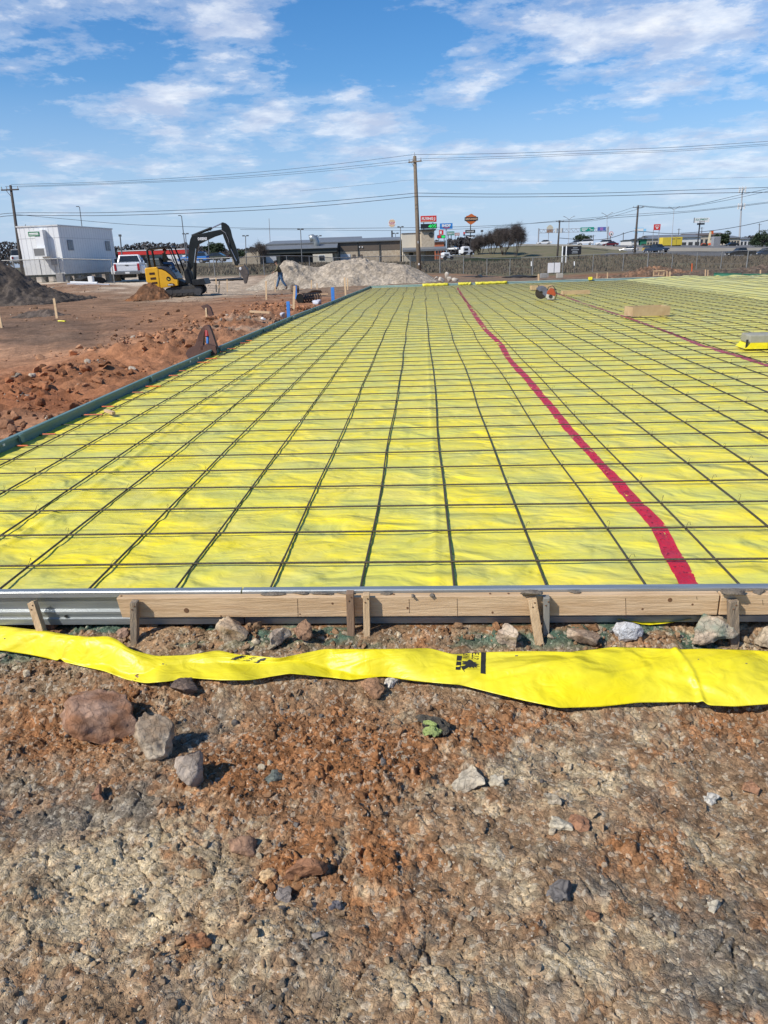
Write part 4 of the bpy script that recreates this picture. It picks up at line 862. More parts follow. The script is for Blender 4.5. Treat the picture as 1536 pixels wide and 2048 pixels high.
def conc_block():
    D = 9.9; c = at(1525, 703, D); c.z = .0; t = thing('concrete_block', 'grey slab-like block wrapped in bright yellow plastic at the right edge of the sheet', 'block', (c.x, c.y+.10, 0), R(-4))
    MB().bx(-.15, .62, 0, .35, .07, .19).build('block_body', M('grey_concrete', (.34, .33, .27), (.26, .25, .2), rough=.85, bump=.3), t, bevel=.02)
    MB().prism([(-.20, .005), (.7, .005), (.68, .085), (-.12, .085)], -.03, .38, 'XZ').build('yellow_wrap', PLAS2, t)
    MB().bx(-.19, -.165, -.02, .0, .0, .13).build('gap_shade', BLK, t)  # last part: solid black strip in place of the shade in a gap
conc_block()
p = gnd(220, 829, 0); w_ = MB().box((0, 0, 0), (.155, .036, .026)).build('wood_block', LUM, None, bevel=.002); w_.location = (p.x, p.y, .026); w_.rotation_euler = (0, R(3), R(-38)); tag(w_, 'short offcut of pale lumber lying across the bars near the left form', 'wood block')
# blue stakes on the form line, bare survey stakes beyond it
gB = 'blue painted stakes along the left form'
for lb, u, v0, v1, D, w in (('nearest bright blue stake, standing up against the green left form', 577, 603, 636, 20.2, 6.5), ('middle blue stake on the left form, left of the bare lath', 666, 575, 600, 27, 6.5), ('farthest thin blue stake, leaning beside a dark heap', 592, 571, 590, 31, 4)):
    edge_stake(lb, u, v0, v1, D, w, BLUEP, gB, lean=-1)
gS = 'bare wooden survey laths in the dirt'
for lb, u, v0, v1, D, w, ln in (('pale lath with a yellow ribbon at its foot, left of centre in the dirt field', 115, 597, 643, 25, 4.5, -7), ('lath cut by the left edge of the photo', 4, 627, 660, 22, 4.5, -6), ('tall bare lath behind the nearest blue stake', 586, 572, 618, 22.5, 4.5, 3),
   ('bare lath standing in clay left of the walking man', 532, 562, 592, 33, 3, 0), ('thin lath standing right in front of the gravel pile, left of the walking man', 550, 560, 578, 44, 2, 0), ('bare lath right of the walking man', 622, 560, 582, 38, 2.6, 1), ('tall bare lath just outside the far part of the left form', 691, 555, 586, 31, 3.2, -2), ('short lath behind the tall one near the far form corner', 695, 557, 574, 42, 2.4, 0), ('small lath between two others before the gravel', 634, 566, 578, 42, 1.8, 0),
   ('first of three laths under the digger bucket', 432, 555, 578, 43, 2, 0), ('second of three laths under the digger bucket', 437, 560, 580, 42, 2.2, 2), ('third of three laths under the digger bucket, the rightmost', 454, 559, 578, 43, 1.6, 0),
   ('pale peg behind the far form, right of the white board', 1277-62, 545, 552, 44, 2, 0), ('short pale peg left of the white board', 1077, 548, 559, 40, 3, 0), ('short peg behind the far form left of the yellow clip', 1194, 546, 553, 42, 1.8, 0)):
    edge_stake(lb, u, v0, v1, D, w, LUMV, gS, lean=ln)
YR = M('yellow_ribbon', (.80, .72, .05), rough=.5)
p = gnd(122, 644, -.31); MB().tube([(p.x-.10, p.y+.03, p.z+.03), (p.x+.05, p.y, p.z+.03), (p.x+.22, p.y-.15, p.z+.025)], [.03, .022, .03], 6).build('ribbon', YR); tag(bpy.data.objects['ribbon'], 'yellow flagging ribbon fallen round the foot of a lath', 'ribbon')
def blackpipe():
    D = 29.5; c = at(600, 604, D); t = thing('corrugated_pipe', 'open end of a black corrugated drain pipe lying in the clay', 'pipe', c, R(62))
    r = m(11, D)*.9; mb = MB()
    for k in range(14): mb.tube([(k*.09, 0, r*.62), (k*.09+.06, 0, r*.62)], r*(1 if k % 2 else .94), 16, cap=False)
    mb.build('corrugated_wall', BLK, t, recalc=False); MB().cyl((.02, 0, r*.62), (.04, 0, r*.62), r*.9, n=16).build('bore_shade', M('pipe_shade', (.004, .004, .004), rough=.9), t)  # near-black disc stands in for the shade inside the pipe
blackpipe()
def lump(name, label, cat, u, v, D, w, h, mt, seed, group=None):
    V, F = rockshape(3, seed, 6, .3); V = V/np.abs(V).max(0)*np.array([m(w, D)/2, m(w, D)/2.5, m(h, D)*.8]); c = at(u, v, D); o = npmesh(name, V, F, mt, np.tile(np.array([[.3, .25, .2]]), (len(V), 1))); o.location = c; return tag(o, label, cat, group)
BAG = M('pale_bag', (.52, .53, .58), (.40, .40, .46), scale=8, rough=.6); DKC = M('dark_cloth', (.05, .052, .055), (.10, .09, .08), scale=12, rough=.85)
lump('plastic_bag', 'crumpled bluish white bag lying outside the far part of the left form', 'bag', 634, 604, 28, 20, 10, BAG, 11); lump('plastic_bag', 'white scrap of bag at the foot of the nearest blue stake', 'bag', 566, 630, 20.5, 12, 8, BAG, 12)
lump('plastic_bag', 'small white bag under the short board in the clay', 'bag', 527, 637, 19, 12, 6, WHITE, 13); lump('dirt_heap', 'small dark heap of spoil behind the farthest blue stake', 'heap', 592, 578, 36, 22, 12, M('dark_spoil', (.11, .08, .06), (.16, .12, .09), scale=4, rough=.95, bump=.6, bscale=10), 14)
lump('dirt_heap', 'long low dark heap before the gravel, right of the walking man', 'heap', 620, 582, 37, 50, 8, MATS['dark_spoil'], 15)
b_ = MB().box((0, 0, 0), (.55, .09, .05)).build('scrap_board', LUM); b_.location = at(520, 624, 19); b_.rotation_euler = (0, R(4), R(-8)); tag(b_, 'short pale board lying in the clay left of the nearest blue stake', 'board')
b_ = MB().box((0, 0, 0), (1.2, .09, .05)).build('scrap_board', LUM); b_.location = at(628, 589, 31); b_.rotation_euler = (0, 0, R(4)); tag(b_, 'longer pale board flat on the clay behind the black pipe end', 'board')
# yellow plastic wrapped over the far form
gY = 'yellow plastic wraps on the far form'
for lb, u0, v0, u1, v1 in (('longest yellow wrap at the left end of the row on the far form', 845, 569.5, 893, 567.5), ('short middle yellow wrap on the far form', 912, 566.5, 936, 565.5), ('right-hand yellow wrap sagging over the far form', 944, 565, 1003, 561)):
    D = 36.1; a, b = at(u0, v0, D), at(u1, v1, D); n = 14; vs = []; fs = []
    yb = Y1+.02
    for i in range(n+1):
        f = i/n; x = a.x+(b.x-a.x)*f; y_ = yb+.2*(x-ca.x)/(cb.x-ca.x); dz = .02*math.sin(i*1.9+u0)
        vs += [(x, y_-.075, -.02+dz), (x, y_-.06, .105+dz*.4), (x, y_+.08, .107+dz*.3), (x, y_+.10, -.10)]
    for i in range(n): fs += [(4*i+q, 4*i+4+q, 4*i+5+q, 4*i+1+q) for q in range(3)]
    o = MB().add(vs, fs).build('yellow_wrap', PLAS2, smooth=True, recalc=False); md = o.modifiers.new('thickness', 'SOLIDIFY'); md.thickness = .006; tag(o, lb, 'plastic wrap', gY)
p = at(1155, 557, 36.3); o = MB().box((0, 0, 0), (.16, .2, .14)).build('yellow_clip', PLAS2, bevel=.02); o.location = (p.x, Y1+.12, .10); tag(o, 'small yellow clip standing on the far form below the white board', 'clip')

# ------------------------------------------------------------------ the rag on the soil
def rag():
    p = gnd(868, 1468, -.19); t = thing('glove', 'crumpled dirty grey work glove with a lime green palm, lying on the brown soil', 'glove', (p.x, p.y, float(NEARH(np.array([p.x]), np.array([p.y]))[0])+.010), R(-20))
    def cloth(name, sx, sy, amp, seed, mt, off=(0, 0, 0), cut=None):
        n = 46; X_, Y_ = np.meshgrid(np.linspace(-1, 1, n), np.linspace(-1, 1, n)); rr = 1+.35*(fbm(X_*1.2+seed, Y_*1.2, 3, seed)-.5)*2
        X2, Y2 = X_*np.sqrt(1-Y_*Y_/2)*rr, Y_*np.sqrt(1-X_*X_/2)*rr; fold = 1-np.abs(2*fbm(X_*1.6+seed, Y_*2.2, 3, seed+2)-1)
        z = amp*(fold-.55)+.004+amp*.7*(1-X_**2)*(1-Y_**2); V = np.stack([X2*sx+off[0], Y2*sy+off[1], z+off[2]], -1).reshape(-1, 3)
        o = npmesh(name, V, gridfaces(n, n), mt, parent=t); md = o.modifiers.new('thickness', 'SOLIDIFY'); md.thickness = .0022; return o
    RAGC = M('muddy_grey_cloth', (.075, .07, .058), (.17, .145, .11), scale=38, rough=.95, bump=.8, bscale=260); LIME = M('lime_cloth', (.36, .44, .14), (.24, .29, .11), scale=26, rough=.85, bump=.5, bscale=240)
    cloth('glove_back', .050, .030, .028, 3, RAGC, (0, .02, .004)); cloth('cuff', .034, .016, .018, 9, RAGC, (-.045, .043, .0)); cloth('palm', .032, .020, .022, 17, LIME, (.004, -.030, .010)); cloth('finger', .026, .008, .014, 23, LIME, (-.012, -.010, .026)); cloth('finger', .012, .022, .016, 29, RAGC, (.044, .000, .006))
rag()

# ------------------------------------------------------------------ earth and gravel piles
def pile(name, label, cat, u, D, w, d, h, peaks, mt, ca_, cb_, seed, vbase=None, rz=0, nx=150, ny=60, rough=.10, skew=1.0, z=None):
    c = at(u, 560, D); z0 = gz(c.x, c.y) if z is None else z; xs = np.linspace(-1, 1, nx); ys = np.linspace(-1, 1, ny); X_, Y_ = np.meshgrid(xs, ys)
    prof = np.interp(xs, [p[0] for p in peaks], [p[1] for p in peaks]); n = fbm(X_*w*.6, Y_*d*.6, 5, seed)-.5; n2 = fbm(X_*w*3, Y_*d*3, 4, seed+3, .6)-.5
    f1, f2, cc = voro(X_*w*(2.4 if rough > .05 else 5), Y_*d*(2.4 if rough > .05 else 5), seed+5); cl = np.sqrt(np.clip(1-(f1/.6)**2, 0, 1))*cc
    sh = np.clip(1-np.abs(Y_+.25*n)**1.25, 0, 1); Z = h*prof[None, :]*sh*(1+(.45 if rough > .05 else .22)*n)+rough*(n2*1.2+cl*.8)*(sh > 0)-.10*(sh <= .02)-.15*(np.abs(X_) > .985)
    V = np.stack([X_*w/2, Y_*d/2, Z-.03], -1).reshape(-1, 3); t = np.clip(.5+n*2.2+n2*1.6, 0, 1)[..., None]; C = np.array(ca_)*(1-t)+np.array(cb_)*t
    C = C*(1+.9*(cc[..., None]-.5)*.6); o = npmesh(name, V, gridfaces(nx, ny), mt, C.reshape(-1, 3)); o.location = (c.x, c.y, z0); o.rotation_euler = (0, 0, rz); return tag(o, label, cat)
pile('dirt_mound', 'big dark brown mound of spoil running out of the photo at the left', 'dirt mound', -90, 40, 13.5, 7, 3.15, [(-1, .75), (-.3, 1.0), (.1, .97), (.42, .72), (.66, .30), (.85, .10), (1, 0)], FARSOIL, (.115, .092, .074), (.062, .052, .045), 711, rough=.20, z=-.42)
pile('dirt_mound', 'small rust red mound of fresh clay under the rear of the digger', 'dirt mound', 292, 39.2, 2.7, 2.0, .92, [(-1, 0), (-.5, .35), (-.1, .9), (.2, 1), (.6, .7), (1, .0)], FARSOIL, (.26, .115, .05), (.15, .08, .045), 721, rough=.10, nx=80, z=-.5)
pile('dirt_mound', 'little dark mound beside the lath with the yellow ribbon', 'dirt mound', 62, 26, 2.2, 1.0, .32, [(-1, 0), (-.3, .7), (.4, 1), (1, .0)], FARSOIL, (.13, .10, .08), (.08, .065, .055), 725, rough=.06, nx=70)
pile('gravel_pile', 'long grey-beige gravel pile with three rounded humps behind the slab', 'gravel pile', 690, 53, 14.6, 7.5, 2.0, [(-1, 0), (-.86, .25), (-.72, .58), (-.60, .98), (-.50, 1.0), (-.42, .80), (-.30, .70), (-.12, .86), (.10, 1.0), (.22, .98), (.36, .78), (.44, .74), (.62, .72), (.80, .38), (1, .0)], FARSOIL, (.42, .355, .275), (.32, .265, .20), 731, rough=.035, nx=260, ny=110, z=-.62)
pile('dirt_mound', 'low reddish bank of clods behind the right part of the far form', 'dirt mound', 1300, 48, 6.5, 3, .62, [(-1, 0), (-.6, .25), (-.2, .8), (.1, 1), (.5, .6), (1, .15)], FARSOIL, (.26, .14, .08), (.13, .09, .065), 741, rough=.16, nx=130)
pile('dirt_mound', 'dark low bank of churned soil at the far right behind the green forms', 'dirt mound', 1460, 46, 7.5, 3, .55, [(-1, .2), (-.5, .5), (0, .6), (.5, 1), (1, .8)], FARSOIL, (.13, .095, .07), (.085, .07, .058), 745, rough=.14, nx=130)
for i, (lb, u, v, w, h, sd) in enumerate((('left white rubble chunk in the heap behind the far form', 883, 560, 13, 8, 3), ('tallest white rubble chunk, on top of the heap behind the far form', 894, 552, 9, 10, 5), ('flat pale slab chunk at the right side of the rubble heap', 908, 561, 18, 7, 8), ('small pinkish chunk left of the rubble heap', 872, 556, 8, 4, 6), ('pale chunk in the middle of the rubble heap', 899, 559, 10, 7, 10))):
    lump('rubble_chunk', lb, 'concrete rubble', u, v, 42, w, h, M('pale_rubble', (.55, .50, .42), (.42, .36, .29), scale=5, rough=.9, bump=.4, bscale=12), sd, 'concrete rubble heap')

# ------------------------------------------------------------------ wooden poles, cables
POLE = M('weathered_pole', (.20, .155, .105), (.13, .10, .07), scale=5, rough=.9, bump=.3, stretch=(3, 3, .3)); DPOLE = M('dark_pole', (.055, .048, .042), (.085, .07, .06), scale=4, rough=.9); CABLE = M('cable_black', (.03, .032, .036), rough=.6)
INS = M('insulator_grey', (.35, .36, .36), rough=.4); TRF = M('transformer_grey', (.50, .52, .52), rough=.4)
def down(b, a):      # follow the post down into the ground
    g = gz(b.x, b.y)-.3; return b if b.z < g else a+(b-a)*((a.z-g)/(a.z-b.z))
def pole(label, ub, vb, ut, vt, D, wpx, mt, arms=(), hw=None, name='utility_pole', group=None, extra=None, armrot=0):
    b = at(ub, vb, D); a = at(ut, vt, D); b = down(b, a); t = thing(name, label, 'utility pole', b, 0, group); r = m(wpx, D)/2
    MB().tube([(0, 0, 0), (a-b)], [r, r*.68], 12).build('post', mt, t, smooth=True)
    for f, half, ty in arms:
        c = (a-b)*f; l = m(half, D); ca2, sa2 = math.cos(armrot), math.sin(armrot); ab = MB(); ab.bar(c+Vector((-l*ca2, -r*1.2-l*sa2, 0)), c+Vector((l*ca2, -r*1.2+l*sa2, 0)), .11, .10); ab.build('crossarm', mt, t)
        for q in (-.92, -.35, .92): MB().cyl(c+Vector((l*q*ca2, -r*1.2+l*q*sa2, .05)), c+Vector((l*q*ca2, -r*1.2+l*q*sa2, .28)), .05, .03, n=8).build('insulator', INS, t)
        MB().bar(c+Vector((-l*.5, -r, 0)), c+Vector((0, -r, -.6)), .04, .02).build('brace', mt, t)
    if extra: extra(t, a-b, r)
    return t
gU = 'wooden power poles'
def cpx(t, h, r):
    MB().cyl(h*.998, h*1.0+Vector((-.03, 0, .35)), .035, .025, n=8).build('top_pin', INS, t)
    for f in (.12, .30): MB().box(h*f+Vector((0, -r-.01, 0)), (.12, .01, .22)).build('pole_tag', WHITE if f < .2 else INS, t)
pole('tall weathered pole in the middle, nearest of the poles, with one crossarm near its top', 838.5, 549, 829.5, 313, 68, 9.5, POLE, arms=((.955, 15, 0),), extra=cpx, group=gU, armrot=R(-32))
pole('dark pole at the left edge, leaning left above the white site office', 46, 552, 21, 371, 66, 7, DPOLE, arms=((.955, 18, 0),), group=gU)
def trf(t, h, r):
    for s in (-1, 1): MB().cyl(h*.74+Vector((s*.55, 0, -.4)), h*.74+Vector((s*.55, 0, .5)), .27, n=10).build('transformer', TRF, t)
pole('slim pole with two grey transformers left of the black ground sign', 1114, 520, 1119.5, 441, 150, 4, DPOLE, arms=((.975, 7.5, 0),), extra=trf, group=gU)
pole('dark leaning pole with a wide crossarm, right of the white and red road signs', 1268.5, 512, 1276.5, 411, 140, 5, DPOLE, arms=((.965, 11, 0),), group=gU)
for lb, u, v0, v1, D in (('short far pole left of the lit pylon sign', 1357, 474, 457, 400), ('far pole standing just right of the pylon sign', 1403, 474, 454, 380), ('far pole above the dark evergreen hedge at the right edge', 1518, 468, 447, 360), ('far pole over the grey roofs right of the twin transformer pole', 1186, 488, 470, 420), ('far thin pole left of the fast food roundel, right of the gantry', 1246, 486, 465, 420), ('far pole peeping over the office roof at the left', 50, 463, 449, 240)):
    pole(lb, u, v0, u+1, v1, D, 1.8, DPOLE, arms=((.95, 4, 0),), group=gU)
def cable(label, pts, D, r=.018, D2=None, sag=0):
    n = len(pts); P = [at(u, v, D+((D2 or D)-D)*i/(n-1)) for i, (u, v) in enumerate(pts)]
    Q = []
    for i in range(n-1):
        p0, p1, p2, p3 = P[max(i-1, 0)], P[i], P[i+1], P[min(i+2, n-1)]
        for k in range(8): t = k/8.; Q.append(.5*((2*p1)+(-p0+p2)*t+(2*p0-5*p1+4*p2-p3)*t*t+(-p0+3*p1-3*p2+p3)*t**3))
    Q.append(P[-1]); o = MB().tube(Q, r, 4).build('power_cable', CABLE, smooth=True, recalc=False); return tag(o, label, 'cable', 'overhead power cables')
cable('highest cable, from the dark left pole up to the top of the middle pole', [(22, 369), (200, 364), (430, 351), (620, 334), (829, 309)], 68, .013)
cable('second highest cable on the left, ending at the crossarm of the middle pole', [(10, 373), (200, 367), (430, 356), (620, 341), (826, 319)], 68, .013)
cable('third cable on the left, just under the second, to the middle crossarm', [(38, 374), (200, 369), (430, 359), (620, 345), (846, 322)], 68, .011)
cable('highest cable on the right, from the top of the middle pole', [(829, 309), (1000, 307), (1180, 301), (1360, 294), (1560, 281)], 68, .015)
cable('second cable on the right, from the middle crossarm', [(826, 318), (1000, 313), (1180, 306), (1360, 299), (1560, 286)], 68, .013)
cable('third cable on the right, from the near end of the crossarm', [(846, 321), (1000, 317), (1180, 309), (1360, 302), (1560, 289)], 68, .011)
cable('faint single cable across the middle of the upright, below the crossarm', [(600, 382), (768, 366), (831, 360), (1000, 362), (1250, 361), (1560, 353)], 68, .008)
cable('upper of two dark cables, joining the left and middle poles half way up', [(-20, 434), (29, 426), (220, 425), (480, 415), (660, 402), (833, 386)], 67, .020)
cable('lower of two dark cables, joining the left and middle poles', [(-20, 439), (30, 431), (220, 431), (480, 422), (660, 410), (833, 393)], 67, .022)
cable('upper dark cable right of the middle pole', [(833, 386), (1000, 388), (1200, 386), (1380, 380), (1560, 374)], 67, .020)
cable('lower dark cable right of the middle pole', [(833, 393), (1000, 394), (1200, 392), (1380, 387), (1560, 384)], 67, .022)
cable('cable drooping from the left pole down past the digger arm', [(32, 429), (120, 437), (260, 449), (400, 454), (560, 457), (760, 456), (940, 453), (1060, 447), (1276, 432), (1400, 422), (1560, 403)], 90, .022)
cable('cable just above the long building, rising to the right edge', [(480, 459), (640, 460), (800, 461), (960, 456), (1120, 441), (1276, 428), (1400, 420), (1560, 401)], 92, .018)
cable('swaying cable from the wide crossarm pole to the right edge, upper strand', [(1278, 411), (1340, 415), (1400, 408), (1470, 392), (1560, 372)], 140, .035)
cable('swaying cable from the wide crossarm pole to the right edge, lower strand', [(1284, 413), (1340, 417), (1400, 410), (1470, 397), (1560, 377)], 140, .030)
cable('thick cable dipping behind the pylon sign and rising to the right edge', [(1119, 476), (1180, 480), (1220, 476), (1262, 463), (1285, 463), (1340, 467), (1408, 463), (1478, 453), (1560, 435)], 145, .05)
cable('strand from the transformer pole up to the wide crossarm pole, left arm', [(1117, 444), (1180, 440), (1225, 428), (1266, 415)], 148, .025, 141)
cable('strand from the transformer pole up to the wide crossarm pole, right arm', [(1124, 444), (1190, 441), (1235, 430), (1286, 415)], 148, .025, 141)

# ------------------------------------------------------------------ lamp posts
LMP = M('lamp_metal', (.10, .105, .11), rough=.5); LMPG = M('lamp_metal_grey', (.30, .31, .32), rough=.5)
def lamp(label, ub, vb, ut, vt, D, kind='twin', w=2.2, mt=LMP, group='car park lamp posts'):
    b, a = at(ub, vb, D), at(ut, vt, D); b = down(b, a); t = thing('lamp_post', label, 'lamp post', b, 0, group); h = a-b; r = m(w, D)/2; MB().tube([(0, 0, 0), h], [r, r*.75], 8).build('post', mt, t)
    if kind == 'twin':
        for s in (-1, 1): MB().box(h+Vector((s*m(4, D), 0, .05)), (m(4.4, D), m(3, D), m(2.2, D))).build('lamp_head', mt, t)
        MB().bar(h+Vector((-m(5, D), 0, 0)), h+Vector((m(5, D), 0, 0)), .10, .10).build('arm', mt, t)
    elif kind == 'single':
        MB().bar(h, h+Vector((-m(4.5, D), 0, .1)), .08, .08).build('arm', mt, t); MB().box(h+Vector((-m(4, D), 0, .08)), (m(5, D), m(2, D), m(1.3, D))).build('lamp_head', mt, t)
    elif kind == 'vee':
        for s in (-1, 1): MB().tube([h, h+Vector((s*m(4, D), 0, m(3, D))), h+Vector((s*m(9, D), 0, m(5.5, D)))], .07, 5).build('arm', mt, t); MB().box(h+Vector((s*m(10, D), 0, m(5.8, D))), (m(3, D), .3, .15)).build('lamp_head', mt, t)
    elif kind == 'box': MB().box(h, (m(5, D), m(3, D), m(4, D))).build('lamp_head', mt, t)
for a in (('single armed lamp rising behind the white office roof', 166, 470, 159, 414, 110, 'single', 2), ('tall lamp with a small single arm left of the digger boom', 372, 512, 363, 432, 110, 'single', 2.2), ('short lamp standing right beside the office and the pickup', 244, 512, 240, 471, 72, 'box', 3.4),
          ('twin lamp partly behind the tall single armed lamp', 374, 510, 371, 468, 120, 'twin', 2), ('twin lamp standing over the digger arm', 418, 512, 416, 461, 130, 'twin', 2), ('twin lamp between the digger and the long building', 492, 506, 491, 472, 140, 'twin', 2), ('twin lamp rising behind the left half of the long building', 603, 500, 601, 459, 160, 'twin', 2), ('small twin lamp behind the roof duct of the building', 637, 485, 637, 472, 230, 'twin', 1.4),
          ('twin lamp between the round sign and the cream wall', 801, 520, 801, 454, 165, 'twin', 2), ('small twin lamp below the round sign', 791, 485, 791, 467, 220, 'twin', 1.4), ('lamp behind the bare trees', 964, 490, 964, 462, 200, 'box', 1.6)): lamp(*a[:6], kind=a[6], w=a[7])
for lb, ub, vb, ut, vt in (('highway lamp with spread arms behind the gantry, left of the green sign', 1137, 490, 1138, 439), ('highway lamp with spread arms at the right end of the gantry', 1214, 488, 1214, 432), ('highway lamp with spread arms in front of the yellow trailer', 1342, 500, 1348, 420)): lamp(lb, ub, vb, ut, vt, 220, 'vee', 1.3, LMPG, 'highway lamps')
_b = down(at(540, 482, 350), at(538, 437, 350)); MB_ = thing('radio_mast', 'thin far radio mast over the left end of the long building', 'mast', _b); MB().tube([(0, 0, 0), at(538, 437, 350)-_b], [.25, .15], 6).build('mast_tube', LMPG, MB_)
def cell():
    D = 300; b = at(1478, 492, D); a = at(1485, 376, D); b = down(b, a); t = thing('cell_tower', 'tall cell tower with two rings of white antennas at the right', 'cell tower', b); h = a-b; MB().tube([(0, 0, 0), h], [.45, .25], 8).build('mast_tube', LMPG, t)
    for f in (.97, .70):
        c = h*f; MB().tube([c+Vector((1.25*math.cos(q), 1.25*math.sin(q), 0)) for q in [i*math.pi/5 for i in range(11)]], .10, 5).build('ring', LMPG, t)
        for q in range(6): an = q*math.pi/3; MB().box(c+Vector((1.3*math.cos(an), 1.3*math.sin(an), 0)), (.38, .3, 2.3)).build('antenna', WHITE, t)
cell()

# ------------------------------------------------------------------ lettering
FONTC = {}
def letters(name, body, w, h, mat, parent, loc, rz=0, depth=.01, bold=0.0, flip=False, shear=0):
    """flat cut letters facing -Y, centred on loc, fitted to w x h"""
    cu = bpy.data.curves.new('t', 'FONT'); cu.body = body; cu.size = 1; cu.resolution_u = 2; cu.offset = bold; cu.shear = shear; ob = bpy.data.objects.new('t', cu); col.objects.link(ob); bpy.context.view_layer.update()
    me = bpy.data.meshes.new_from_object(ob.evaluated_get(bpy.context.evaluated_depsgraph_get())); bpy.data.objects.remove(ob)
    V = np.array([v.co[:] for v in me.vertices]); mn, mx = V.min(0), V.max(0); c = (mn+mx)/2; sc_ = (w/(mx[0]-mn[0]), h/(mx[1]-mn[1]))
    c_, s_ = math.cos(rz), math.sin(rz)
    for v in me.vertices:
        x, z = (v.co.x-c[0])*sc_[0], (v.co.y-c[1])*sc_[1]; v.co = (loc[0]+x*c_, loc[1]+x*s_, loc[2]+z)
    me.name = name; me.materials.clear(); me.materials.append(mat); o = bpy.data.objects.new(name, me); col.objects.link(o); o.parent = parent; return o
LW = M('white_letter', (.85, .85, .83), (.8, .8, .78), rough=.5); GREENP = M('green_sign_paint', (.02, .16, .06), (.02, .19, .08), rough=.45); DARKG = M('dark_glass', (.015, .02, .025), (.03, .035, .04), rough=.08, spec=.6); CHR = M('chrome', (.6, .6, .6), rough=.2, metal=.9)
DKM = M('dark_metal', (.045, .045, .048), (.07, .07, .07), rough=.5); GRM = M('grey_metal', (.28, .285, .29), (.36, .36, .37), rough=.5)

# ------------------------------------------------------------------ site office
OFFW = M('white_siding', (.74, .75, .74), (.69, .70, .70), scale=1.0, rough=.55)
def office():
    A = at(132, 556, 58); A.z = at(137, 548, 58).z; ht = m(91, 58)*.985; L, Wd = 9.6, 3.4
    C_ = at(236, 545, 66.5)-A; rz = math.atan2(C_.y, C_.x); L = Vector((C_.x, C_.y)).length; print('office', L, math.degrees(rz))
    t = thing('site_office', 'white site office trailer with a green sign and air conditioner on its end', 'site office', (A.x, A.y, A.z), rz)
    # local: x along the long side, y to the left (the end wall); floor at z 0
    lean = .0
    MB().bx(0, L, 0, Wd, 0, ht).build('wall', OFFW, t); MB().bx(-.06, L+.06, -.06, Wd+.06, ht+.003, ht+.10).build('roof', M('office_roof', (.62, .63, .62), rough=.6), t)
    se = MB(); 
    for z in (.33*ht, .76*ht): se.bx(-.012, L+.01, -.012, Wd+.012, z, z+.03)
    se.build('trim', M('grey_trim', (.50, .51, .52), rough=.5), t)
    ri = MB(); k = .4
    while k < L-.1: ri.bx(k, k+.02, -.008, -.002, .02, ht-.02); k += .4
    k = .4
    while k < Wd: ri.bx(-.008, -.002, k, k+.02, .02, ht-.02); k += .4
    ri.build('siding_ribs', MATS['grey_trim'], t)
    for x in (L*.16, L*.86):
        f = MB().bx(x-.42, x+.42, -.05, -.013, ht*.50, ht*.72).build('window', M('window_frame', (.20, .22, .25), rough=.5), t)
        MB().bx(x-.36, x-.02, -.058, -.051, ht*.52, ht*.70).bx(x+.02, x+.36, -.058, -.051, ht*.52, ht*.70).build('pane', M('sky_glass', (.06, .09, .13), (.12, .15, .2), rough=.1, spec=.7), f)
    # end wall facing -X
    ac = MB().bx(-.50, -.013, 1.02, 1.72, ht*.38, ht*.93).build('air_conditioner', OFFW, t, bevel=.02); 
    MB().bx(-.86, -.503, .80, 1.85, ht*.38, ht*.56).build('condenser', M('condenser_white', (.70, .71, .70), rough=.5), ac); MB().bx(-.868, -.862, .95, 1.80, ht*.40, ht*.545).build('grille', M('grille_grey', (.14, .145, .14), (.2, .2, .2), scale=30, rough=.7), ac)
    sg = MB().bx(-.53, -.503, 1.30, 2.22, ht*.80, ht*.895).build('name_sign', GREENP, t)
    MB().bx(-.536, -.531, 1.38, 2.14, ht*.825, ht*.838).bx(-.536, -.531, 1.38, 2.14, ht*.852, ht*.872).build('sign_lettering', LW, sg)
    g = MB(); 
    for i in range(4): g.bx(-.018, -.013, 1.95-i*.17-.13, 1.95-i*.17, ht*.60, ht*.64)
    g.build('unit_number', DKM, t)
    MB().bx(-.16, -.013, .55, .95, ht*.20, ht*.335).build('meter_box', GRM, t, bevel=.01)
    MB().tube([(-.05, .72, ht*.2), (-.05, .72, -.5)], .022, 6).tube([(-.03, 2.0, ht*.33), (-.03, 2.0, 0)], .015, 6).build('conduit', GRM, t)
    MB().bx(.1, L-.1, .1, Wd-.1, -.16, -.003).build('chassis', M('chassis_green', (.02, .05, .045), rough=.7), t)
    for x in (.5, 2.3, 4.1, 5.9, 7.7, L-.5):
        for y_ in (.25, Wd-.25): MB().bx(x-.2, x+.2, y_-.2, y_+.2, -.95, -.163).build('pier', M('block_grey', (.30, .29, .27), rough=.9), t)
    for y_ in (1.2, 2.1): MB().cyl((4.4, y_-.1, -.55), (4.4, y_+.1, -.55), .36, n=14).build('wheel', BLK, t)
office()
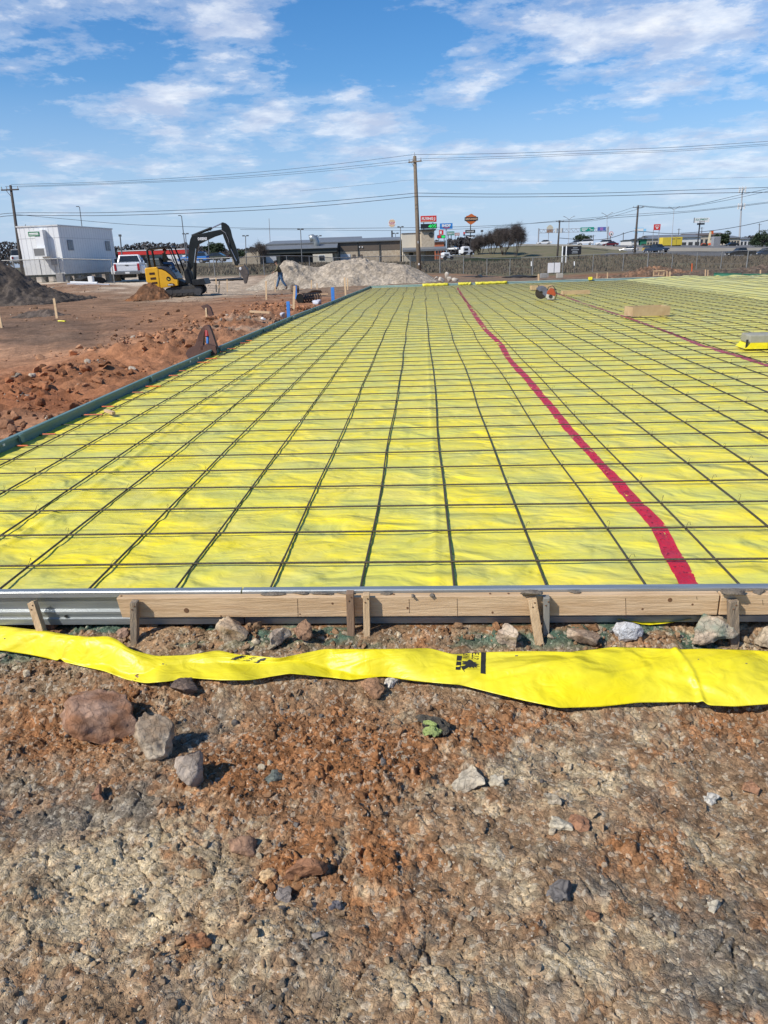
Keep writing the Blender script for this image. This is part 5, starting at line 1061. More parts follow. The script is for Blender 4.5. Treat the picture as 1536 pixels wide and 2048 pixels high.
# things lying in front of the office
for i, (lb, u, v, ln, mt_) in enumerate((('uppermost pale plastic pipe of the bundle before the office', 168, 566, 1.9, WHITE), ('grey pipe at the left of the bundle before the office', 162, 570, 1.9, M('pipe_grey', (.42, .43, .47), rough=.5)), ('grey pipe at the right of the bundle before the office', 192, 570, 1.9, M('pipe_grey', (.42, .43, .47), rough=.5)))):
    o = MB().cyl((-ln/2, 0, 0), (ln/2, 0, 0), .10, n=12).build('plastic_pipe', mt_, smooth=False); o.location = at(u, v, 52); o.rotation_euler = (0, R(3), R(4)); tag(o, lb, 'pipe', 'pipes before the office')
o = MB().bx(-.18, .18, -.18, .18, 0, .42).build('bucket_lid_box', WHITE, bevel=.03); o.location = at(183, 564, 56); o.name = 'white_bucket'; tag(o, 'white bucket standing behind the pipes below the office', 'bucket')
o = MB().bx(-.25, .25, -.2, .2, 0, .62).build('concrete_pier', MATS['block_grey']); o.location = at(123, 564, 55); tag(o, 'upright concrete block under the near corner of the office', 'block')
lump('black_tarp', 'black plastic bundled on the ground between the office and the pickup', 'tarp', 180, 562, 57, 62, 12, M('tarp_black', (.012, .013, .014), (.025, .025, .027), scale=6, rough=.85, bump=.5, bscale=8), 41)
lump('black_tarp', 'black silt sock lying along the foot of the fence, left of the rubble heap', 'tarp', 945, 556, 62, 110, 6, MATS['tarp_black'], 42); lump('black_tarp', 'black silt sock along the fence foot, right of the rubble heap', 'tarp', 1035, 555, 60, 80, 6, MATS['tarp_black'], 43)
lump('black_tarp', 'black sheet at the fence foot behind the digger bucket', 'tarp', 445, 560, 62, 110, 7, MATS['tarp_black'], 44)

# ------------------------------------------------------------------ vehicles
def vehicle(label, cat, loc, rz, body, kind='sedan', group=None, name=None, parts=True):
    """x across, +y forward, wheels on z = 0"""
    t = thing(name or {'sedan': 'parked_car', 'pickup': 'pickup_truck', 'suv': 'parked_car'}[kind], label, cat, loc, rz, group); P = {}
    if kind == 'sedan': L, Wd, bodyp, glp = 4.6, 1.8, [(-2.3, .35), (2.3, .35), (2.3, .68), (1.0, .90), (-1.8, .95), (-2.3, .85)], [(1.0, .90), (.3, 1.40), (-.9, 1.43), (-1.75, .95)]
    elif kind == 'suv': L, Wd, bodyp, glp = 4.8, 1.9, [(-2.4, .40), (2.4, .40), (2.4, .85), (1.2, 1.05), (-2.3, 1.10), (-2.4, 1.0)], [(1.2, 1.05), (.5, 1.65), (-2.0, 1.68), (-2.3, 1.10)]
    else: L, Wd, bodyp, glp = 5.9, 1.95, [(-2.95, .50), (2.95, .50), (2.95, 1.05), (1.4, 1.18), (-2.95, 1.15)], [(1.4, 1.18), (.7, 1.82), (-.75, 1.85), (-1.0, 1.16)]
    MB().prism(bodyp, -Wd/2, Wd/2, 'YZ').build('body', body, t, bevel=.08)
    mb = MB(); n = len(glp); w1 = [Wd/2-.04 if z < 1.2 and z < max(q[1] for q in glp)-.2 else Wd/2-.20 for y_, z in glp]
    vs = [(-w1[i], y_, z) for i, (y_, z) in enumerate(glp)]+[(w1[i], y_, z) for i, (y_, z) in enumerate(glp)]
    mb.add(vs, [tuple(range(n)), tuple(range(2*n-1, n-1, -1))]+[(i, n+i, n+(i+1) % n, (i+1) % n) for i in range(n)]); mb.build('windows', DARKG, t, bevel=.03)
    top = max(z for y_, z in glp); ys = [y_ for y_, z in glp if z > top-.1]; MB().bx(-Wd/2+.17, Wd/2-.17, min(ys), max(ys), top-.01, top+.05).build('roof', body, t, bevel=.03)
    for s in (-1, 1):
        for y_ in (L*.31, -L*.30): 
            wh = MB().cyl((s*(Wd/2-.18), y_, .36), (s*(Wd/2+.02), y_, .36), .36, n=18).build('wheel', BLK, t); MB().cyl((s*(Wd/2+.021), y_, .36), (s*(Wd/2+.03), y_, .36), .21, n=12).build('rim', GRM, wh)
        MB().bx(s*(Wd/2-.25)-.17, s*(Wd/2-.25)+.17, L/2-.02, L/2+.02, .62, .78).build('headlight', LW, t); MB().bx(s*(Wd/2-.15)-.1, s*(Wd/2-.15)+.1, -L/2-.02, -L/2+.02, .70, .95).build('tail_light', REDP, t)
    MB().bx(-.5, .5, L/2-.01, L/2+.03, .50, .70).build('grille', DKM, t); return t
def big_pickup():
    D = 59.5; c = at(258, 562, D); t = thing('pickup_truck', 'white crew-cab pickup with wide rear fenders, seen from behind beside the site office', 'pickup', c, R(16)); Wm = OFFW if False else M('white_car_paint', (.80, .80, .80), (.76, .76, .77), scale=1, rough=.25, spec=.6)
    W2 = 1.02
    # bed
    MB().prism([(-.02, .62), (2.45, .62), (2.45, 1.42), (0, 1.42), (-.05, 1.38)], -W2, W2, 'YZ').build('bed', Wm, t, bevel=.04)
    tg = MB().bx(-.80, .80, -.075, -.052, .78, 1.36).build('tailgate', Wm, t, bevel=.01); MB().bx(-.76, .76, -.082, -.077, 1.19, 1.23).build('crease', GRM, tg); MB().bx(-.13, .13, -.09, -.08, 1.17, 1.25).build('handle', DKM, tg)
    for s in (-1, 1):
        MB().bx(s*.91-.085, s*.91+.085, -.10, -.052, .80, 1.34).build('tail_light', M('tail_red', (.45, .02, .03), (.32, .02, .03), rough=.2), t, bevel=.02)
        MB().prism([(s*1.02, .55), (s*1.32, .55), (s*1.34, .95), (s*1.24, 1.18), (s*1.02, 1.24)], .35, 1.85, 'XZ').build('fender', Wm, t, bevel=.05)
        MB().cyl((s*.70, 1.1, .40), (s*1.26, 1.1, .40), .40, n=22).build('wheel', BLK, t, bevel=.03)
        wf = MB().cyl((s*.80, 5.0, .40), (s*1.06, 5.0, .40), .40, n=22).build('wheel', BLK, t, bevel=.03); MB().cyl((s*1.062, 5.0, .40), (s*1.07, 5.0, .40), .24, n=14).build('rim', CHR, wf)
        MB().bx(s*1.05, s*1.05+s*.06, 4.1, 4.15, 1.50, 1.56).bx(*(sorted((s*1.10, s*1.36))), 4.08, 4.2, 1.34, 1.76).build('mirror', DKM, t, bevel=.02)
        MB().prism([(2.62, 1.44), (2.78, 1.96), (4.02, 1.98), (4.52, 1.46)], s*.985, s*.99, 'YZ').build('side_window', DARKG, t)
    MB().prism([(2.5, .55), (6.4, .55), (6.45, 1.05), (6.3, 1.36), (4.7, 1.44), (2.5, 1.44)], -W2+.01, W2-.01, 'YZ').build('cab', Wm, t, bevel=.06)
    cabv = MB(); pr = [(2.5, 1.44), (4.65, 1.44), (4.05, 2.06), (2.72, 2.06)]; hw = [.99, .99, .78, .78]; cabv.add([(-hw[i], y_, z) for i, (y_, z) in enumerate(pr)]+[(hw[i], y_, z) for i, (y_, z) in enumerate(pr)], [(0, 1, 2, 3), (7, 6, 5, 4), (0, 4, 5, 1), (1, 5, 6, 2), (2, 6, 7, 3), (3, 7, 4, 0)]); cabv.build('cab_top', Wm, t, bevel=.06)
    rw = MB(); f = lambda z: 2.5+(z-1.44)/(2.06-1.44)*.22-.012; h_ = lambda z: .99-(z-1.44)/.62*.21-.13
    rw.add([(-h_(1.50), f(1.50), 1.50), (h_(1.50), f(1.50), 1.50), (h_(1.97), f(1.97), 1.97), (-h_(1.97), f(1.97), 1.97), (-h_(1.50), f(1.50)-.012, 1.50), (h_(1.50), f(1.50)-.012, 1.50), (h_(1.97), f(1.97)-.012, 1.97), (-h_(1.97), f(1.97)-.012, 1.97)], [(0, 1, 2, 3), (7, 6, 5, 4), (0, 4, 5, 1), (1, 5, 6, 2), (2, 6, 7, 3), (3, 7, 4, 0)]); rw.build('rear_window', DARKG, t)
    bp = MB().bx(-1.0, 1.0, -.32, -.08, .52, .74).build('bumper', M('bumper_grey', (.17, .175, .18), rough=.4), t, bevel=.03); MB().bx(-.17, .17, -.335, -.322, .58, .72).build('number_plate', WHITE, bp); MB().bx(-.5, .5, .3, 1.9, .25, .5).build('axle', BLK, t)
    MB().bx(-.35, .35, 2.66, 2.69, 1.42, 1.55).build('headache_box', BLK, t)
big_pickup()

# ------------------------------------------------------------------ excavator
YEL = M('digger_yellow', (.82, .44, .02), (.74, .38, .02), scale=3, rough=.35, spec=.5); DGB = M('digger_black', (.012, .013, .014), (.022, .024, .026), scale=5, rough=.5, spec=.3); TRK = M('track_rubber', (.03, .03, .03), (.075, .065, .055), scale=14, rough=.85, bump=.5)
BOOM = M('boom_dark', (.010, .013, .013), (.018, .022, .022), scale=3, rough=.45, spec=.3)
def digger():
    D = 41.5; c = at(372, 589, D); c.z = at(372, 589, D).z; k = m(1, D)/5.12; t = thing('excavator', 'compact yellow and black tracked excavator with open canopy, its arm hanging down', 'excavator', c, R(7))
    X_ = lambda cx: (cx-(372-220)*5.12)*k; Z_ = lambda cy: ((589-420)*5.12-cy)*k
    G = lambda pts: [(X_(a), Z_(b)) for a, b in pts]
    for y_ in (-.80, .62):         # crawlers
        lo = G([(605, 830), (612, 800), (640, 788), (930, 776), (955, 785), (968, 815), (962, 845), (935, 866), (700, 876), (630, 872)]); tr = MB().prism(lo, y_-.02, y_+.40, 'XZ').build('crawler_track', TRK, t, bevel=.03)
        for a, r_ in ((640, .20), (925, .22)): MB().cyl((X_(a), y_-.045, Z_(830)), (X_(a), y_-.015, Z_(830)), r_, n=16).build('sprocket', DKM, tr)
        rl = MB(); [rl.cyl((X_(a), y_-.045, Z_(852)), (X_(a), y_-.02, Z_(852)), .08, n=10) for a in (700, 755, 810, 865)]; rl.build('track_rollers', TRK, tr)
        MB().prism(G([(670, 815), (900, 808), (900, 842), (670, 848)]), y_-.035, y_-.021, 'XZ').build('track_frame', DKM, tr)
    MB().prism(G([(640, 800), (870, 792), (860, 765), (650, 772)]), -.38, .62, 'XZ').build('undercarriage', DKM, t); MB().cyl((X_(740), .05, Z_(795)), (X_(740), .05, Z_(765)), .42, n=24).build('slew_ring', DKM, t)
    MB().prism(G([(885, 722), (1000, 712), (1018, 768), (1000, 772), (885, 772)]), -.95, 1.0, 'XZ').build('dozer_blade', DGB, t, bevel=.02); MB().prism(G([(840, 745), (900, 735), (900, 760), (840, 775)]), -.2, .3, 'XZ').build('blade_arm', DGB, t)
    # upper structure
    b = MB().prism(G([(434, 604), (450, 594), (556, 588), (570, 612), (566, 792), (470, 780), (462, 745), (438, 726)]), -.95, .95, 'XZ').build('counterweight', YEL, t, bevel=.05)
    for z0, z1, x0, x1 in ((638, 660, 476, 528), (684, 706, 482, 534), (728, 748, 490, 542)): MB().prism(G([(x0, z0+3), (x1, z0), (x1, z1-2), (x0, z1)]), -.965, -.951, 'XZ').build('vent', M('vent_dark', (.06, .02, .01), rough=.7), b)
    s_ = MB().prism(G([(569, 612), (600, 616), (640, 636), (680, 672), (712, 712), (742, 716), (740, 770), (568, 790)]), -.93, .93, 'XZ').build('side_panel', YEL, t, bevel=.02)
    MB().prism(G([(640, 757), (668, 745), (700, 750), (715, 764), (716, 768), (640, 768)]), -.945, -.931, 'XZ').build('model_badge', M('badge_maroon', (.04, .012, .01), rough=.5), s_)
    letters('model_number', '60G', .27, .075, LW, s_, (X_(668), -.95, Z_(760)), bold=.03)
    MB().cyl((X_(656), -.945, Z_(703)), (X_(656), -.932, Z_(703)), .115, n=24).build('badge_disc', DGB, s_)
    MB().prism(G([(648, 711), (647, 697), (653, 704), (658, 700), (662, 706), (669, 709), (665, 713), (655, 711)]), -.952, -.946, 'XZ').build('leaping_emblem', M('emblem_yellow', (.85, .65, .1), rough=.5), s_)
    MB().prism(G([(560, 590), (600, 584), (640, 590), (680, 610), (715, 650), (738, 700), (740, 714), (714, 712), (682, 668), (642, 632), (602, 612), (566, 608)]), -.90, .90, 'XZ').build('engine_hood', M('hood_navy', (.03, .035, .05), (.05, .055, .07), rough=.35), t, bevel=.05)
    MB().prism(G([(565, 790), (740, 770), (800, 766), (800, 745), (742, 716), (742, 760), (568, 786)]), -.6, .6, 'XZ').build('deck', DGB, t)
    seat = MB().prism(G([(560, 588), (640, 588), (640, 565), (585, 562), (572, 500), (552, 500)]), -.15, .45, 'XZ').build('seat', DGB, t, bevel=.04)
    # canopy: rear posts, roof, front posts
    r_ = .045
    for y_ in (-.62, .62):
        MB().tube([(X_(480), y_, Z_(592)), (X_(470), y_, Z_(440)), (X_(482), y_, Z_(418)), (X_(505), y_, Z_(411))], r_*1.4, 8).build('rear_post', DGB, t, smooth=True); MB().tube([(X_(688), y_, Z_(404)), (X_(705), y_, Z_(420)), (X_(735), y_, Z_(520)), (X_(770), y_, Z_(655))], r_, 8).build('front_post', DGB, t, smooth=True)
    MB().prism(G([(468, 432), (480, 412), (640, 396), (700, 394), (710, 404), (708, 416), (640, 410), (490, 428)]), -.68, .68, 'XZ').build('canopy_roof', DGB, t, bevel=.02); MB().box((X_(705), -.60, Z_(405)), (.07, .10, .09)).build('work_light', LW, t)
    MB().bar((X_(655), .1, Z_(412)), (X_(700), .1, Z_(560)), .04, .04).build('inner_post', DGB, t); MB().bar((X_(700), .15, Z_(590)), (X_(715), .15, Z_(535)), .03, .03).ball((X_(715), .15, Z_(530)), .035).build('control_lever', DGB, t)
    # swing post, boom, arm, bucket
    MB().prism(G([(790, 640), (815, 618), (860, 640), (880, 740), (850, 765), (800, 750)]), -.30, .30, 'XZ').build('swing_bracket', DGB, t, bevel=.02)
    bo = MB().prism(G([(812, 628), (838, 560), (852, 470), (866, 400), (886, 340), (906, 306), (945, 300), (1010, 288), (1120, 268), (1205, 256), (1214, 300), (1130, 322), (1030, 362), (968, 388), (950, 420), (925, 520), (880, 600), (842, 650)]), -.13, .13, 'XZ').build('boom', BOOM, t, bevel=.02)
    letters('maker_name', 'DEERE', .50, .145, LW, bo, (X_(1008), -.135, Z_(338)), bold=.035)
    bpy.data.objects[bo.name]
    for o in bo.children: o.rotation_euler = (0, 0, 0)
    MB().cyl((X_(905), -.05, Z_(308)), (X_(1110), -.05, Z_(240)), .07, n=12).build('arm_cylinder', BOOM, t, smooth=False); MB().cyl((X_(1110), -.05, Z_(240)), (X_(1206), -.05, Z_(203)), .035, n=10).build('arm_piston', CHR, t)
    for y_ in (-.22, .22): MB().cyl((X_(880), y_, Z_(740)), (X_(905), y_, Z_(560)), .065, n=12).build('boom_cylinder', BOOM, t); MB().cyl((X_(905), y_, Z_(560)), (X_(936), y_, Z_(430)), .032, n=10).build('boom_piston', CHR, t)
    MB().prism(G([(1206, 196), (1222, 190), (1250, 200), (1278, 226), (1292, 262), (1302, 330), (1322, 400), (1340, 470), (1345, 530), (1352, 570), (1330, 600), (1305, 600), (1290, 540), (1262, 470), (1240, 400), (1218, 330), (1205, 270)]), -.12, .12, 'XZ').build('arm', BOOM, t, bevel=.02)
    MB().cyl((X_(1230), -.14, Z_(300)), (X_(1278), -.14, Z_(440)), .045, n=10).build('bucket_cylinder', BOOM, t); MB().cyl((X_(1278), -.14, Z_(440)), (X_(1325), -.14, Z_(560)), .025, n=10).build('bucket_piston', CHR, t)
    MB().tube([(X_(1200), -.15, Z_(262)), (X_(1240), -.16, Z_(290)), (X_(1262), -.16, Z_(350)), (X_(1275), -.16, Z_(440))], .014, 5).build('hose', GRM, t)
    MB().prism(G([(1298, 600), (1385, 598), (1412, 620), (1330, 628)]), -.10, .10, 'XZ').build('quick_coupler', M('coupler_tan', (.35, .25, .14), rough=.6), t)
    MB().prism(G([(1318, 622), (1400, 604), (1428, 640), (1432, 690), (1414, 740), (1400, 780), (1385, 778), (1376, 720), (1350, 670)]), -.30, .30, 'XZ').build('bucket', M('bucket_steel', (.085, .075, .07), (.16, .13, .11), rough=.6, metal=.3), t, bevel=.01)
    MB().ball((X_(1360), -.31, Z_(632)), (.07, .02, .09)).build('bucket_mark', WHITE, t)
    return t, X_, Z_
dg, DX, DZ = digger()

# ------------------------------------------------------------------ people
def skin(name, verts, edges, radii, mat, parent, root=0, sub=1):
    me = bpy.data.meshes.new(name); me.from_pydata([tuple(v) for v in verts], edges, []); ob = bpy.data.objects.new('tmp', me); col.objects.link(ob)
    s = ob.modifiers.new('s', 'SKIN'); s.use_smooth_shade = True; ly = me.skin_vertices[0].data if me.skin_vertices else None
    if ly is None:
        bm = bmesh.new(); bm.from_mesh(me); bm.verts.layers.skin.verify(); bm.to_mesh(me); bm.free(); ly = me.skin_vertices[0].data
    for i, r_ in enumerate(radii): ly[i].radius = r_ if hasattr(r_, '__len__') else (r_, r_); ly[i].use_root = (i == root)
    ss_ = ob.modifiers.new('u', 'SUBSURF'); ss_.levels = sub; ss_.render_levels = sub; bpy.context.view_layer.update()
    out = bpy.data.meshes.new_from_object(ob.evaluated_get(bpy.context.evaluated_depsgraph_get())); bpy.data.objects.remove(ob)
    out.name = name; out.materials.clear(); out.materials.append(mat); out.polygons.foreach_set('use_smooth', [True]*len(out.polygons)); o = bpy.data.objects.new(name, out); col.objects.link(o); o.parent = parent; return o
SKN = M('skin_tone', (.42, .24, .16), (.36, .20, .14), rough=.6); CAMO = M('camo_cloth', (.19, .15, .085), (.07, .065, .035), scale=9, rough=.9, lo=.47, hi=.53); JEAN = M('jeans', (.045, .10, .19), (.07, .14, .24), scale=8, rough=.85); BOOT = M('boot_leather', (.07, .045, .03), rough=.7); HATM = M('dark_hat', (.03, .025, .02), rough=.8)
def person(label, loc, rz, J, jacket, pants, hat, sc_=1.0, headdir=(1, 0, 0), hatcol=None):
    """J: joints of the pose: hips, chest, neck, head, and per side shoulder, elbow, wrist, hip, knee, ankle, toe"""
    t = thing('person', label, 'person', loc, rz); t.scale = (sc_,)*3; V, E, Rr = [], [], []
    def add(p, r_, par=None): V.append(Vector(p)); Rr.append(r_); (E.append((par, len(V)-1)) if par is not None else None); return len(V)-1
    pel = add(J['pelvis'], (.13, .10)); ch = add(J['chest'], (.16, .115), pel); nk = add(J['neck'], .058, ch); hd = Vector(J['head'])
    a1 = add(hd-Vector((0, 0, .05)), .068, nk); a2 = add(hd+Vector((0, 0, .035)), .088, a1); add(hd+Vector((0, 0, .10)), .055, a2)
    hands = []
    for s in ('l', 'r'):
        sh = add(J['sh'+s], .068, ch); el_ = add(J['el'+s], .048, sh); wr = add(J['wr'+s], .030, el_); hands.append((V[el_], V[wr])); d = (V[wr]-V[el_]).normalized(); pm = add(V[wr]+d*.055, (.038, .018), wr)
        hp = add(J['hp'+s], .092, pel); kn = add(J['kn'+s], .060, hp); ak = add(J['ak'+s], .042, kn); add(J['to'+s], .036, ak)
    body = skin('body', V, E, Rr, SKN, t)
    fw = Vector(headdir).normalized(); sd = Vector((-fw.y, fw.x, 0))
    for q in (-1, 1): MB().ball(hd+fw*.088+sd*q*.033+Vector((0, 0, .028)), (.011, .011, .009), 8, 6).build('eye', DKM, t); MB().ball(hd+sd*q*.088, (.018, .012, .032), 8, 6).build('ear', SKN, t)
    MB().ball(hd+fw*.102+Vector((0, 0, -.005)), (.020, .016, .026), 8, 6).build('nose', SKN, t); MB().ball(hd+fw*.088+Vector((0, 0, -.045)), (.012, .026, .007), 8, 5).build('mouth', REDP, t)
    for (e_, w_) in hands:       # five separate bent digits on each palm
        d = (w_-e_).normalized(); up = Vector((0, 0, 1)); x = d.cross(up).normalized() if abs(d.z) < .95 else Vector((0, 1, 0)); n_ = d.cross(x)
        for i, ln in enumerate((.062, .072, .068, .052)):
            r0 = w_+d*.085+x*(.024-.016*i); MB().tube([r0, r0+d*ln*.5, r0+d*ln*.8+n_*ln*.35, r0+d*ln*.75+n_*ln*.7], [.0095, .009, .008, .006], 6).build('finger', SKN, t, smooth=True)
        r0 = w_+d*.035+x*.034; MB().tube([r0, r0+x*.022+d*.022, r0+x*.026+d*.05], [.011, .010, .007], 6).build('thumb', SKN, t, smooth=True)
    P = {k_: Vector(v) for k_, v in J.items()}
    mid = lambda a, b, f: a+(b-a)*f
    jv = [mid(P['pelvis'], P['chest'], -.05), P['chest'], mid(P['chest'], P['neck'], .75), P['shl'], P['ell'], mid(P['ell'], P['wrl'], .92), P['shr'], P['elr'], mid(P['elr'], P['wrr'], .92)]
    skin('jacket', jv, [(0, 1), (1, 2), (1, 3), (3, 4), (4, 5), (1, 6), (6, 7), (7, 8)], [(.185, .15), (.20, .155), .075, .092, .070, .050, .092, .070, .050], jacket, t)
    pv = [P['pelvis'], P['hpl'], P['knl'], mid(P['knl'], P['akl'], .92), P['hpr'], P['knr'], mid(P['knr'], P['akr'], .92)]
    skin('trousers', pv, [(0, 1), (1, 2), (2, 3), (0, 4), (4, 5), (5, 6)], [(.155, .125), .115, .082, .066, .115, .082, .066], pants, t)
    for s in ('l', 'r'): a, b = P['ak'+s], P['to'+s]; skin('boot', [a+Vector((0, 0, .06)), a-Vector((0, 0, .03)), mid(a, b, .6)-Vector((0, 0, .02)), b], [(0, 1), (1, 2), (2, 3)], [.056, .056, .050, .040], BOOT, t)
    hm = MB().ball(hd+Vector((0, 0, .055)), (.112, .106, .085), 14, 8); hm.ball(hd+fw*.11+Vector((0, 0, .050)), (.085, .075, .012), 12, 5); hm.build('cap', hatcol or HATM, t, smooth=True)
    return t
# striding to the left, bent a little forward, hands in front
Jw = dict(pelvis=(0, 0, .93), chest=(-.10, 0, 1.27), neck=(-.17, 0, 1.47), head=(-.22, 0, 1.60), shl=(-.14, .17, 1.40), ell=(-.22, .23, 1.14), wrl=(-.40, .12, 1.03), shr=(-.14, -.17, 1.40), elr=(-.20, -.24, 1.13), wrr=(-.40, -.16, 1.05),
          hpl=(0, .095, .90), knl=(-.16, .10, .50), akl=(-.30, .10, .10), tol=(-.46, .11, .04), hpr=(0, -.095, .90), knr=(.10, -.10, .50), akr=(.34, -.10, .14), tor=(.24, -.10, .03))
c = at(563, 579, 47); person('worker in brown camouflage jacket, blue jeans and dark cap, striding past the gravel pile', c, R(10), Jw, CAMO, JEAN, HATM, 1.04, headdir=(-1, -.25, 0))
Js = dict(pelvis=(0, 0, .10), chest=(.02, 0, .45), neck=(.05, 0, .64), head=(.08, 0, .77), shl=(.04, .18, .57), ell=(.12, .24, .33), wrl=(.34, .18, .26), shr=(.04, -.18, .57), elr=(.12, -.24, .33), wrr=(.34, -.18, .26),
          hpl=(.02, .1, .08), knl=(.42, .12, .12), akl=(.50, .12, -.28), tol=(.64, .12, -.32), hpr=(.02, -.1, .08), knr=(.42, -.12, .12), akr=(.50, -.12, -.28), tor=(.64, -.12, -.32))
seatw = dg.matrix_world if False else None
sp = Matrix.Rotation(R(7), 4, 'Z') @ Vector((DX(598), .15, DZ(588)+.06)); person('operator in an olive jacket and dark red cap, sitting under the excavator canopy', Vector(dg.location)+sp, R(7), Js, M('olive_cloth', (.12, .11, .07), (.09, .085, .05), scale=8, rough=.9), JEAN, HATM, 1.0, headdir=(1, -.2, 0), hatcol=M('maroon_cap', (.12, .02, .02), rough=.8))

# ------------------------------------------------------------------ chain link fences and dry grass
def mesh_mat():
    mt = bpy.data.materials.new('chain_link'); mt.use_nodes = True; T = NT(mt.node_tree); nt = mt.node_tree; b = nt.nodes['Principled BSDF']; b.inputs['Base Color'].default_value = (.10, .095, .085, 1); b.inputs['Roughness'].default_value = .6
    t = T.n('ShaderNodeTexCoord'); mp = T.n('ShaderNodeMapping'); mp.inputs['Rotation'].default_value = (0, R(45), 0); T.link(t.outputs['Object'], mp.inputs[0])
    w = T.n('ShaderNodeTexNoise', i_Vector=mp.outputs[0], i_Scale=2.0, i_Detail=4.0)
    tr = T.n('ShaderNodeBsdfTransparent'); mx = T.n('ShaderNodeMixShader'); T.link(T.ramp(w.outputs[0], ((.3, .78), (.7, .66))), mx.inputs[0]); T.link(b.outputs[0], mx.inputs[1]); T.link(tr.outputs[0], mx.inputs[2]); T.link(mx.outputs[0], nt.nodes['Material Output'].inputs[0]); return mt
LINK = mesh_mat(); FPO = M('fence_post', (.30, .30, .29), (.22, .22, .21), rough=.5, metal=.3)
def fence(label, path, hgt=1.8, step=3.0):
    P = [at(u, 545, D) for u, D in path]; P = [Vector((p.x, p.y, gz(p.x, p.y))) for p in P]; t = thing('chain_link_fence', label, 'fence', P[0], 0); Q = []
    for a, b in zip(P[:-1], P[1:]):
        n = max(1, int(round((b-a).length/step))); Q += [a+(b-a)*k/n-P[0] for k in range(n)]
    Q.append(P[-1]-P[0]); Q = [Vector((q.x, q.y, gz(q.x+P[0].x, q.y+P[0].y)-P[0].z)) for q in Q]
    for i, q in enumerate(Q): MB().cyl(q-Vector((0, 0, .2)), q+Vector((0, 0, hgt)), .045 if i % 4 else .065, n=7).build('fence_post', FPO, t)
    MB().tube([q+Vector((0, 0, hgt-.02)) for q in Q], .035, 5).build('top_rail', FPO, t)
    vs = []; [vs.extend((q+Vector((0, .06, 0)), q+Vector((0, .06, hgt-.05)))) for q in Q]; MB().add(vs, [(2*i, 2*i+2, 2*i+3, 2*i+1) for i in range(len(Q)-1)]).build('wire_mesh', LINK, t, recalc=False); return t
fence('chain link fence passing in front of the white office', [(-260, 57), (-60, 57.2), (120, 57), (226, 57)])
fence('long chain link fence behind the gravel pile, running out at the right', [(296, 73), (380, 70), (480, 69), (620, 73), (760, 76), (880, 78), (1065, 80), (1245, 80), (1440, 80), (1700, 79)])
def grass():
    N = 26000; D = rng.uniform(81, 150, N)**1.0; u = rng.uniform(240, 1640, N); P = np.array([at(a, 545, d) for a, d in zip(u, D)]); x, y = P[:, 0], P[:, 1]; kk = fbm(x*.2, y*.2, 3, 811) > .40; x, y = x[kk], y[kk]; N = len(x)
    z = H(x, y)-.03; h = rng.uniform(.15, .55, N)*(.6+.8*fbm(x*.3, y*.3, 3, 815)); a = rng.uniform(0, 3.14, N); w = rng.uniform(.05, .16, N); lx, ly = rng.normal(0, .12, N), rng.normal(0, .12, N)
    V = np.empty((N, 3, 3)); V[:, 0] = np.stack([x-w*np.cos(a), y-w*np.sin(a), z], -1); V[:, 1] = np.stack([x+w*np.cos(a), y+w*np.sin(a), z], -1); V[:, 2] = np.stack([x+lx, y+ly, z+h], -1)
    o = npmesh('dry_grass', V.reshape(-1, 3), np.arange(N*3).reshape(-1, 3), M('dry_grass', (.175, .140, .095), (.125, .10, .07), scale=.4, rough=.95), smooth=False); tag(o, 'brown dead grass filling the field behind the chain link fence', 'grass'); o['kind'] = 'stuff'
grass()

